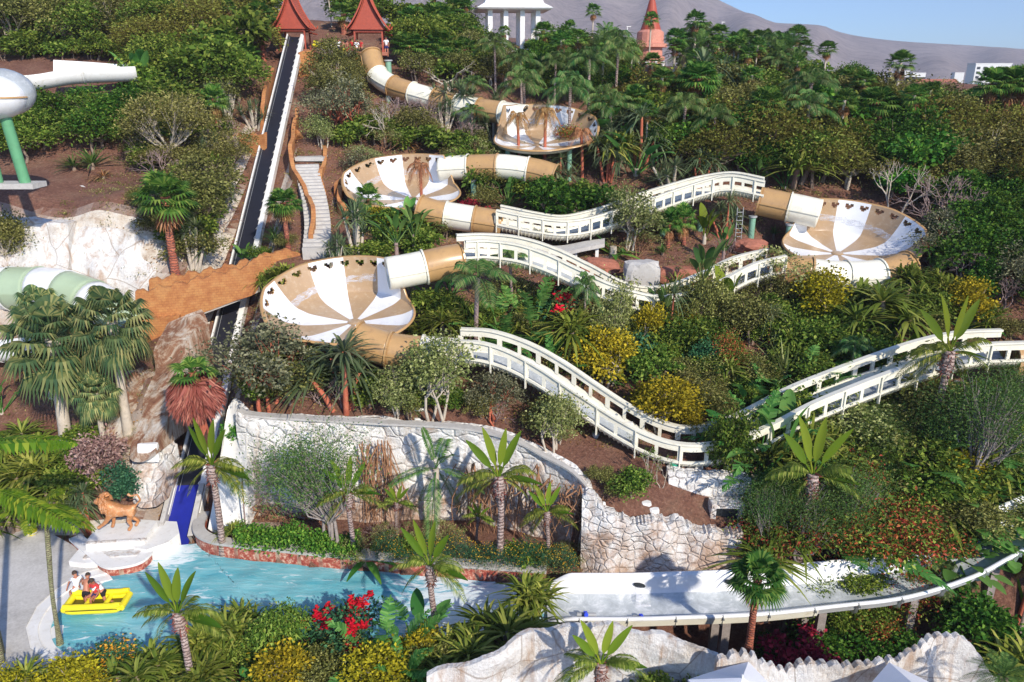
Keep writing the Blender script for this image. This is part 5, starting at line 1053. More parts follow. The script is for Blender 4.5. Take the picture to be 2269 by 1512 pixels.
def limbs(blobs, H, r0, fork=.3, stems=1, spread=.0, lean=0):
    mb = MB(); fz = H * fork
    for s in range(stems):
        b0 = np.array([PR.uniform(-1, 1) * spread * .35, PR.uniform(-1, 1) * spread * .35, -.4]); f = b0 + np.array([PR.uniform(-.3, .3) * spread * 2 + lean, PR.uniform(-.3, .3) * spread * 2, fz + .4]); rr = r0 / (stems ** .5)
        mb.tube([b0, (b0 + f) / 2 + PR.normal(size=3) * .03 * H, f], [rr, rr * .8, rr * .7], 7)
        for i, (c, R, Rz) in enumerate(blobs):
            if stems > 1 and i % stems != s and PR.uniform() > .25: continue
            m = (f + c) / 2 + np.array([0, 0, -.04 * H]) + PR.normal(size=3) * .03 * H
            mb.tube([f - [0, 0, .05], m, c], [rr * .55, rr * .36, rr * .12], 5)
            for _ in range(3):
                d = rv(1)[0]; d[2] = abs(d[2]); mb.tube([m, (m + c) / 2 + d * R * .3, c + d * R * .7], [rr * .22, rr * .14, rr * .05], 4, cap=False)
    return mb
class Proto:
    def __init__(s, parts, H): s.parts = parts; s.H = H       # parts: [(name, mesh, mats)]
PROTO = {}
def defproto(name, H, *parts): PROTO.setdefault(name, []).append(Proto([(n, m.mesh(name + '_' + n), mt) for n, m, mt in parts], H))
def tree(name, lf, H=4, W=4, clear=.15, nb=11, n=4500, L0=.17, W0=.10, per=14, clump=.17, droop=.25, bark='bark', r0=.12, fork=.3, stems=1, spread=.2, flat=.8, mats=None, variants=2, fill=.55, trunkname='trunk'):
    for _ in range(variants):
        B = crown_blobs(H, W, clear, nb, flat); mb = MB(); foliage(mb, B, n, L0, W0, per, clump, droop, mats=mats, fill=fill); zz = max(v[:, 2].max() for v in mb.v)
        defproto(name, zz, ('crown', mb, lf if isinstance(lf, list) else [lf]), (trunkname, limbs(B, H, r0, fork, stems, spread), [bark]))
tree('dark_tree', 'lf_dark', 4.2, 4.4, .02, 17, 5200, .23, .12, clump=.13); tree('mid_tree', 'lf_mid', 4, 4, .02, 17, 4800, .23, .11, clump=.13); tree('olive_tree', 'lf_olive', 3.8, 4, .06, 17, 5600, .18, .085, clump=.13, stems=2, r0=.16, bark='bark_pale')
tree('brown_tree', 'lf_brown', 4.2, 4.6, .0, 20, 6000, .19, .095, clump=.12, variants=3); tree('bright_bush', 'lf_bright', 1.6, 2.0, .05, 9, 2600, .13, .09, r0=.06, trunkname='stem'); tree('dark_bush', 'lf_dark', 1.7, 2.3, .02, 10, 3200, .11, .07, r0=.06, trunkname='stem')
tree('yellow_bush', 'lf_yellow', 2.3, 2.0, .05, 12, 3400, .12, .075, r0=.10, stems=4, spread=.5, bark='bark_pale', droop=.1, trunkname='stem', variants=3); tree('pale_bush', 'lf_pale', 2.4, 2.2, .12, 11, 3600, .11, .06, r0=.12, stems=5, spread=.5, bark='bark_pale', trunkname='stem')
tree('olive_bush', 'lf_olive', 1.8, 2.2, .1, 10, 3400, .09, .05, r0=.08, stems=3, spread=.4, trunkname='stem', variants=3); tree('grey_bush', 'lf_grey', 2.1, 2.5, .14, 11, 4600, .08, .045, r0=.09, stems=4, spread=.5, bark='bark_red', trunkname='stem')
tree('red_bush', 'lf_red', 1.7, 1.7, .15, 9, 1900, .11, .08, r0=.06, stems=4, spread=.4, trunkname='stem', fill=.4); tree('blue_bush', 'lf_blue', 1.5, 1.6, .02, 9, 2400, .10, .07, r0=.05, trunkname='stem'); tree('mid_bush', 'lf_mid', 1.6, 2.0, .05, 9, 2800, .12, .08, r0=.06, trunkname='stem', variants=3)
tree('hill_shrub', 'lf_mid', 1.5, 1.6, .05, 7, 1500, .17, .10, r0=.06, trunkname='stem')
tree('acacia', 'lf_feather', 4.4, 3.3, .32, 22, 9500, .085, .03, 34, .30, .1, 'bark_grey', .14, .24, 4, .5, .42, variants=2, fill=.2); tree('umbrella_tree', 'lf_olive', 3.2, 4.6, .34, 18, 7500, .10, .045, 22, .2, .1, 'bark_pale', .14, .25, 3, .4, .5, variants=1)
tree('drape_tree', 'lf_mid', 2.6, 2.2, .2, 11, 3000, .20, .07, 10, .16, .75, variants=1); tree('russet_bush', ['lf_mid', 'fl_russet'], 2.6, 2.6, .05, 12, 5200, .12, .06, r0=.06, mats=[.6, .4], trunkname='stem')
tree('magenta_bush', ['lf_dark', 'fl_magenta'], 1.3, 1.5, .1, 8, 1700, .12, .1, r0=.05, mats=[.4, .6], trunkname='stem', variants=1)
tree('bushy_blue', ['lf_blue', 'fl_orange'], 1.3, 1.7, .05, 9, 3000, .07, .045, r0=.04, mats=[.72, .28], trunkname='stem', variants=1)
def flowers(name, leaf, fl, H=1.3, W=1.7, nf=22):
    B = crown_blobs(H, W, .05, 9); mb = MB(); foliage(mb, B, 2200, .11, .06); fb = MB(); c0 = []
    for i in range(nf):
        b = B[i % len(B)]; d = rv(1)[0]; d[2] = abs(d[2]) + .3; d[1] -= .4; d = unit(d); c0.append(b[0] + d * b[1] * 1.15)
    for c in c0:
        k = 26; a = rv(k); a[:, 2] = abs(a[:, 2]) * .5; leaves(fb, c + PR.normal(size=(k, 3)) * .05, a, .13, .07, 0, .05)
    defproto(name, H, ('foliage', mb, [leaf]), ('flowers', fb, [fl]), ('stem', limbs(B, H, .05, .3, 3, .3), ['bark']))
flowers('red_flowers', 'lf_blue', 'fl_red', 1.4, 1.9, 26)
def strapfan(mb, n, L, W, c, el0, el1, arch=.5, seg=4, mat=0, az=None, fold=.0):
    """n arching strap leaves round centre c"""
    a = PR.uniform(0, 2 * PI, n) if az is None else az; el = PR.uniform(el0, el1, n); Ls = L * PR.uniform(.75, 1.1, n)
    D = np.stack([np.cos(a) * np.cos(el), np.sin(a) * np.cos(el), np.sin(el)], 1); S = np.stack([-np.sin(a), np.cos(a), 0 * a], 1)
    t = np.linspace(0, 1, seg + 1); wv = W * np.interp(t, [0, .15, .5, 1], [.5, .9, 1, .06])
    P = c + D[:, None] * (Ls[:, None] * t)[..., None]; P[:, :, 2] -= arch * Ls[:, None] * (t ** 2.2)
    A = P + S[:, None] * wv[None, :, None] / 2; B = P - S[:, None] * wv[None, :, None] / 2
    G = np.stack([A[:, :-1], B[:, :-1], B[:, 1:], A[:, 1:]], 2)
    for i in range(n): mb.grid(np.stack([A[i], B[i]], 0), mat, smooth=True)
def strap_bush(name, lf, heads=5, H=1.5, L=.95, n=34, W=.055, spread=.6, arch=.45, v=2, stem=.5, bark='bark', el=(.1, 1.4)):
    for _ in range(v):
        mb = MB(); st = MB()
        for h in range(heads):
            a = PR.uniform(0, 2 * PI); r = PR.uniform(.1, 1) * spread if heads > 1 else 0; z = H * stem * PR.uniform(.5, 1.1) * (1.15 - .5 * r / max(spread, .1)); c = np.array([r * math.cos(a), r * math.sin(a), z])
            strapfan(mb, n, L, W, c, el[0], el[1], arch); st.tube([(c[0] * .2, c[1] * .2, -.3), (c[0] * .6, c[1] * .6, z * .5), c + [0, 0, .05]], [.07, .055, .045], 6)
        defproto(name, H, ('leaves', mb, [lf]), ('stem', st, [bark]))
strap_bush('strap_bush', 'lf_strap', 6, 1.5, 1.0, 38, .06, .75, .5, 3); strap_bush('yucca', 'lf_yucca', 7, 2.2, .62, 40, .045, .8, .18, 3, .72, 'bark_pale', (-.5, 1.5)); strap_bush('spiky_shrub', 'lf_feather', 1, .9, .8, 46, .035, 0, .3, 2, .15)
strap_bush('silver_agave', 'lf_pale', 1, 1.1, .85, 90, .03, 0, .12, 1, .3, 'bark', (-.1, 1.5)); strap_bush('pandanus', 'lf_yucca', 5, 2.5, 1.15, 50, .06, 1.0, .55, 2, .62, 'bark_red', (-.2, 1.4))
strap_bush('dry_clump', 'lf_dead', 1, .7, .7, 50, .025, 0, .5, 1, .1)
def fanleaf(mb, c, d, L, size, mat=0, nb=17, droop=.25):
    """fan palm leaf: petiole then a pleated fan of blades"""
    d = unit(d); s = np.cross(d, [0, 0, 1.]); s = unit(s) if np.linalg.norm(s) > .1 else np.array([1., 0, 0]); n_ = np.cross(s, d)
    e = c + d * L; e[2] -= .12 * L; mb.grid(np.array([[c + s * .02, c - s * .02], [e + s * .015, e - s * .015]]), mat)
    a = np.linspace(-1.75, 1.75, nb); P1 = []; 
    for i, q in enumerate(a):
        v = d * math.cos(q) + s * math.sin(q); w = s * math.cos(q) - d * math.sin(q); m = e + v * size * .55 + n_ * .03; tip = e + v * size * (1 - .12 * abs(q) / 1.7) + np.array([0, 0, -droop * size]); hw = size * 1.15 / nb * (1 if nb > 12 else .6)
        P1.append([e, m + w * hw, tip, m - w * hw])
    mb.quads(P1, mat)
def fan_palm(name, lf, th=3.2, nl=26, size=.62, L=.55, skirt=14, bark='red_trunk', r=.13, v=2, dead='lf_dead', lo=-.5, droop=.25):
    for _ in range(v):
        mb = MB(); tr = MB(); sk = MB(); bend = PR.uniform(-.1, .1, 2); c = np.array([bend[0], bend[1], th])
        for i in range(nl):
            a = i * 2.39996 + PR.uniform(-.2, .2); el = 1.35 - (1.35 - lo) * (i / nl) ** .9; fanleaf(mb, c.copy(), np.array([math.cos(a) * math.cos(el), math.sin(a) * math.cos(el), math.sin(el)]), L * PR.uniform(.8, 1.15), size * PR.uniform(.85, 1.1), droop=droop + .3 * max(0, -el))
        for i in range(skirt):
            a = PR.uniform(0, 2 * PI); el = PR.uniform(-1.45, -.95); fanleaf(sk, c - [0, 0, .1 + PR.uniform(0, .3)], np.array([math.cos(a) * math.cos(el), math.sin(a) * math.cos(el), math.sin(el)]), L * .6, size * (.7 if skirt < 100 else 1.9), nb=9, droop=.4)
        z = np.linspace(-.5, th, 9); tr.tube(np.stack([bend[0] * (z / th) ** 2, bend[1] * (z / th) ** 2, z], 1), np.interp(z / th, [-.2, 0, .15, .8, 1], [r * 1.5, r * 1.35, r, r * .9, r * 1.15]), 10)
        pp = [('crown', mb, [lf]), ('trunk', tr, [bark])]
        if skirt: pp.append(('dead_fronds', sk, [dead]))
        defproto(name, th + size + L * .8, *pp)
fan_palm('fan_palm', 'lf_fan', 3.0); fan_palm('tall_fan_palm', 'lf_fan', 4.8, 22, .55, .55, 12, 'bark_pale', .085, 3); fan_palm('blue_fan_palm', 'lf_fanblue', 2.6, 46, .46, .66, 40, 'bark_pale', .12, 2, 'lf_hang', -.9, .45)
fan_palm('short_fan_palm', 'lf_fan', 1.3, 22, .55, .55, 6, 'red_trunk', .13); fan_palm('far_palm', 'lf_fan', 4.5, 16, .8, .6, 5, 'bark_pale', .12); fan_palm('skirt_palm', 'lf_fan', 1.7, 9, .36, .3, 170, 'bark_red', .07, 1, 'lf_deadred')
fan_palm('low_fan_palm', 'lf_fan', .35, 20, .6, .6, 0, 'bark', .12)
def frond(mb, c, az, el, L, lw=.30, n=26, arch=.8, mat=0, wid=.03, droop=.35, keel=.5, rmat=None):
    t = np.linspace(0, 1, 10); d = np.array([math.cos(az) * math.cos(el), math.sin(az) * math.cos(el), math.sin(el)]); h = np.array([math.cos(az), math.sin(az), 0])
    P = c + d * (L * t)[:, None]; P[:, 2] -= arch * L * t ** 2.1 * .6; P -= h * (arch * .12 * L * t ** 3)[:, None]
    s = np.array([-math.sin(az), math.cos(az), 0]); w = .022 * (1 - .8 * t)
    mb.grid(np.stack([P + s * w[:, None], P - s * w[:, None]]), mat if rmat is None else rmat)
    tt = np.linspace(.16, 1, n); Q = np.stack([np.interp(tt, t, P[:, k]) for k in range(3)], 1); T = unit(np.gradient(Q, axis=0)); up = unit(np.cross(s, T)); up = up * np.sign(up[:, 2:3] + 1e-9)
    ll = lw * np.interp(tt, [.16, .35, .7, 1], [.55, 1, .85, .3])[:, None] * PR.uniform(.85, 1.1, (n, 1))
    for sg in (-1, 1):
        v = unit(s * sg + T * .55 + up * keel * .4); tip = Q + v * ll; tip[:, 2] -= droop * ll[:, 0]; m = Q + v * ll * .5; m[:, 2] -= droop * ll[:, 0] * .15
        mb.quads(np.stack([Q, m + T * wid / 2, tip, m - T * wid / 2], 1), mat)
def feather_palm(name, lf, th=3, nf=13, L=1.7, lw=.42, bark='ring_trunk', r=.07, v=2, arch=.9, el=(.1, 1.35), n=30, wid=.035, droop=.5, lo=.1):
    for _ in range(v):
        mb = MB(); tr = MB(); c = np.array([PR.uniform(-.1, .1), PR.uniform(-.1, .1), th])
        for i in range(nf): frond(mb, c, i * 2.39996, el[1] - (el[1] - el[0]) * (i / nf) ** .85, L * PR.uniform(.85, 1.1), lw, n, arch, wid=wid, droop=droop)
        z = np.linspace(-.5, th, 8); tr.tube(np.stack([c[0] * (z / th) ** 2, c[1] * (z / th) ** 2, z], 1), np.interp(z / th, [-.1, .1, .85, 1], [r * 1.4, r, r * .9, r * 1.1]), 9)
        defproto(name, th + L * .75, ('crown', mb, [lf]), ('trunk', tr, [bark]))
feather_palm('kentia_palm', 'lf_kentia', 3.2, 14, 1.9, .55, 'ring_trunk', .08, 3, 1.0, (.0, 1.45), 34, .045, .75); feather_palm('date_palm', 'lf_feather', 2.2, 34, 1.5, .24, 'bark', .17, 1, .7, (-.5, 1.4), 24, .03, .1)
feather_palm('slender_palm', 'lf_kentia', 2.6, 9, 1.5, .5, 'bark_mauve', .07, 2, .9, (.1, 1.4), 34, .035, .6); feather_palm('fox_palm', 'lf_feather', 1.6, 9, 1.5, .32, 'bark_pale', .08, 1, .5, (-1.2, 1.2), 44, .03, .3); feather_palm('orange_palm', 'lf_dead', 2.4, 10, 1.0, .35, 'bark_red', .09, 1, 1.3, (-.2, 1.0), 22, .04, .8)
def paddle(mb, c, az, el, pet, L, W, mat=0, arch=.25, fold=.18, slits=0, seg=9, face=None):
    d = np.array([math.cos(az) * math.cos(el), math.sin(az) * math.cos(el), math.sin(el)]); h = np.array([math.cos(az), math.sin(az), 0]); s = np.array([-math.sin(az), math.cos(az), 0])
    if face is not None: s = unit(np.cross(d, unit(np.array(face, float))))
    b = c + d * pet; mb.tube([c, (c + b) / 2, b], [.035, .028, .02], 5, mat, cap=False)
    t = np.linspace(0, 1, seg); P = b + d * (L * t)[:, None]; P += h * (arch * L * t ** 2 * .5)[:, None]; P[:, 2] -= arch * L * t ** 2.4 * .6
    w = W / 2 * np.sin(PI * np.clip(t, .03, .985) ** .75) ** .65; w[0] = .02; w[-1] = .01
    T = unit(np.gradient(P, axis=0)); N_ = np.cross(s, T); N_ = N_ * np.sign(N_[:, 2:3] * 1 + 1e-6)
    up = N_ * (fold * w / max(W, .01) * 2 * .3)[:, None] * W
    rows = [P + s * w[:, None] + up * 2, P + s * (w * .5)[:, None] + up * .8, P, P - s * (w * .5)[:, None] + up * .8, P - s * w[:, None] + up * 2]
    if not slits: mb.grid(np.array(rows), mat)
    else:
        n = slits; tt = np.linspace(.05, 1, n + 1); I = lambda A, x: np.stack([np.interp(x, t, A[:, k]) for k in range(3)], -1)
        for sg, R in ((1, rows[0]), (-1, rows[4])):
            a, b_ = I(P, tt[:-1]), I(P, tt[1:]); q0 = I(R, np.clip(tt[:-1] + .10, 0, 1)); q1 = I(R, np.clip(tt[1:] + .085, 0, 1)); dr = PR.uniform(.0, .35, (n, 1)) * w.max(); q0[:, 2] -= dr[:, 0]; q1[:, 2] -= dr[:, 0] * 1.2
            mb.quads(np.stack([a, b_, q1 * .96 + b_ * .04, q0 * .96 + a * .04], 1), mat)
def banana(name, lf, n=8, H=2.2, v=3, L=.95, W=.36, stem='bark_pale', slits=0, el=(.5, 1.5), st=.0, pet=.55):
    for _ in range(v):
        mb = MB(); tr = MB()
        for i in range(n):
            a = PR.uniform(0, 2 * PI); e_ = PR.uniform(*el); paddle(mb, np.array([0, 0, st]), a, e_, pet * H * PR.uniform(.8, 1.1), L * PR.uniform(.8, 1.15), W * PR.uniform(.85, 1.1), arch=PR.uniform(.15, .7), slits=slits if PR.uniform() > .12 else 0)
        tr.tube([(0, 0, -.4), (0, 0, st + .25)], [.11, .08], 8); defproto(name, H, ('leaves', mb, [lf]), ('trunk', tr, [stem]))
banana('banana_plant', 'lf_banana', 8, 1.9, 3); banana('torn_banana', 'lf_banana', 9, 1.9, 3, 1.05, .42, slits=14, el=(.4, 1.4)); banana('strelitzia', 'lf_feather', 8, 2.4, 2, .8, .26, 'bark_mauve', 0, (.7, 1.5), .9, .35)
banana('big_leaf_plant', 'lf_banana', 40, 2.0, 3, .34, .27, pet=.45, el=(.0, 1.4)); banana('fresh_banana', 'lf_paddle', 5, 1.5, 2, .95, .42, el=(.95, 1.5), pet=.4, st=.2); banana('bright_rosette', 'lf_bright', 9, .9, 1, .62, .14, el=(.3, 1.3), pet=.1)
def travellers():
    # upright paddles in front, feathery drooping fronds at the sides, shaggy brown head, ringed trunk
    for v in range(5):
        th = 2.5; mb = MB(); fr = MB(); tr = MB(); sh = MB(); c = np.array([0, 0, th])
        for a, e_, L_ in ((PI - .1, .98, .95), (PI - .35, 1.27, 1.05), (.5, 1.47, 1.0), (.1, 1.12, 1.0)):
            paddle(mb, c.copy(), a + PR.uniform(-.2, .2), e_ + PR.uniform(-.08, .08), .34, L_ * PR.uniform(.9, 1.05) * 1.05, .21, arch=.12, seg=9, face=(PR.uniform(-.5, .5), -1, .35))
        for a, e_, L_ in ((PI + .15, .5, 1.3), (PI - .1, .05, 1.25), (-.1, .15, 1.3), (.25, .55, 1.2), (1.6, .3, 1.0), (PI - .6, .3, 1.1), (.8, .0, 1.0), (PI + .4, .85, 1.15), (-.3, .8, 1.2), (.5, -.3, .9), (PI, -.35, .9)):
            frond(fr, c, a + PR.uniform(-.25, .25), e_, L_ * PR.uniform(.95, 1.15), .30, 26, PR.uniform(.7, 1.1), wid=.042, droop=.5)
        paddle(mb, c.copy(), .0, -.05, .25, .75, .3, arch=.35)
        z = np.linspace(-.6, th - .35, 9); tr.tube(np.stack([.05 * np.sin(z + v), 0 * z, z], 1), np.interp(z / th, [-.2, .1, .7, 1], [.13, .09, .085, .08]), 10)
        tr.tube([(0, 0, th - .5), (.0, 0, th - .25), (0, 0, th + .05)], [.09, .16, .12], 9)
        for i in range(70):
            a = PR.uniform(0, 2 * PI); z0 = th - PR.uniform(-.08, .5); d = np.array([math.cos(a), math.sin(a), PR.uniform(-1.1, .6)]); q = np.array([0, 0, z0]); sh.tube([q + d * .07, q + unit(d) * .22 + [0, 0, -.03]], [.022, .004], 4, cap=False)
        defproto('paddle_palm', th + 1.2, ('paddle_leaves', mb, ['lf_paddle']), ('feather_leaves', fr, ['lf_strap']), ('trunk', tr, ['ring_trunk']), ('shaggy_head', sh, ['lf_deadred']))
travellers()
def bare(name, H=1.8, W=1.6, mat='bark_pale', n0=4, depth=5, r=.035, v=2, leaf=None):
    for _ in range(v):
        mb = MB(); tips = []
        def grow(p, d, L_, r_, k):
            e = p + d * L_; mb.tube([p, (p + e) / 2 + PR.normal(size=3) * L_ * .08, e], [r_, r_ * .8, r_ * .6], 4, cap=False)
            if k == 0: tips.append(e); return
            for _ in range(2 + (PR.uniform() > .5)): grow(e, unit(d + PR.normal(size=3) * .5 + [0, 0, .12]), L_ * .74, r_ * .6, k - 1)
        for i in range(n0): grow(np.array([0, 0, -.1]), unit(np.array([PR.normal() * .5, PR.normal() * .5, 1.])), H * .34, r, depth - 1)
        pp = [('branches', mb, [mat])]
        if leaf: lb = MB(); t = np.array(tips); t = np.repeat(t, 5, 0) + PR.normal(size=(len(t) * 5, 3)) * .06; leaves(lb, t, rv(len(t)), .08, .04); pp.append(('leaves', lb, [leaf]))
        defproto(name, H, *pp)
bare('bare_shrub', 1.5, mat='bark_mauve'); bare('white_bare_tree', 2.4, mat='bark_pale', n0=2, r=.07, leaf='lf_brown'); bare('twiggy_bush', 1.6, mat='dry_root', n0=7, r=.02, leaf='lf_pale'); bare('thin_tree', 1.7, mat='bark_pale', n0=2, depth=4, r=.03, leaf='lf_mid', v=1)
leafmat('lf_mauve', (.14, .07, .07), (.26, .15, .14), (.40, .27, .24), trans=.15)
tree('mauve_bush', 'lf_mauve', 1.9, 1.5, .05, 12, 2600, .10, .05, r0=.05, stems=4, spread=.4, trunkname='stem', variants=1)
# ================================================================ PLACING
KIND = {'dark_tree': 'leafy_tree', 'mid_tree': 'leafy_tree', 'olive_tree': 'leafy_tree', 'brown_tree': 'leafy_tree', 'acacia': 'feathery_tree', 'umbrella_tree': 'spreading_tree', 'drape_tree': 'weeping_tree', 'tall_fan_palm': 'fan_palm', 'blue_fan_palm': 'fan_palm', 'short_fan_palm': 'fan_palm', 'far_palm': 'fan_palm', 'skirt_palm': 'fan_palm', 'low_fan_palm': 'fan_palm',
 'hill_shrub': 'shrub', 'russet_bush': 'flowering_bush', 'magenta_bush': 'flowering_bush', 'bushy_blue': 'flowering_bush', 'red_flowers': 'flowering_bush', 'torn_banana': 'banana_plant', 'fresh_banana': 'banana_plant', 'bright_rosette': 'rosette_plant', 'fox_palm': 'feather_palm', 'kentia_palm': 'feather_palm', 'date_palm': 'feather_palm', 'slender_palm': 'feather_palm', 'orange_palm': 'feather_palm', 'strap_bush': 'strap_leaf_bush'}
def catof(k):
    k = KIND.get(k, k)
    for w_, c in (('palm', 'palm tree'), ('tree', 'tree'), ('acacia', 'tree'), ('bush', 'bush'), ('shrub', 'shrub')):
        if w_ in k: return c
    return 'plant'
CNT = {}
def plant(kind, p, H, label, rz=None, group=None, var=None, wx=1.0, lean=0):
    ps = PROTO[kind]; i = CNT.get(kind, 0); CNT[kind] = i + 1; pr = ps[(i if var is None else var) % len(ps)]
    s = H / pr.H; e = empty(KIND.get(kind, kind), p, PR.uniform(0, 2 * PI) if rz is None else rz, label, catof(kind), group); e.scale = (s * wx, s * wx, s)
    if lean: e.rotation_euler[1] = lean
    for n, me, mt in pr.parts:
        if not me.materials:
            for m in mt: me.materials.append(MATS[m])
        o = bpy.data.objects.new(n, me); COL.objects.link(o); o.parent = e
    return e
def pp(kind, u, v, h, label, wx=1.0, rz=None, Y=None, var=None, group=None, lean=0):
    """plant whose foot stands on the slope in direction (u, v); h = its height in photograph pixels"""
    g = ground(u, v) if Y is None else at(u, v, Y)
    return plant(kind, g - np.array([0, 0, .05]), h / ppm(g) / .93, label, rz, group, var, wx, lean)
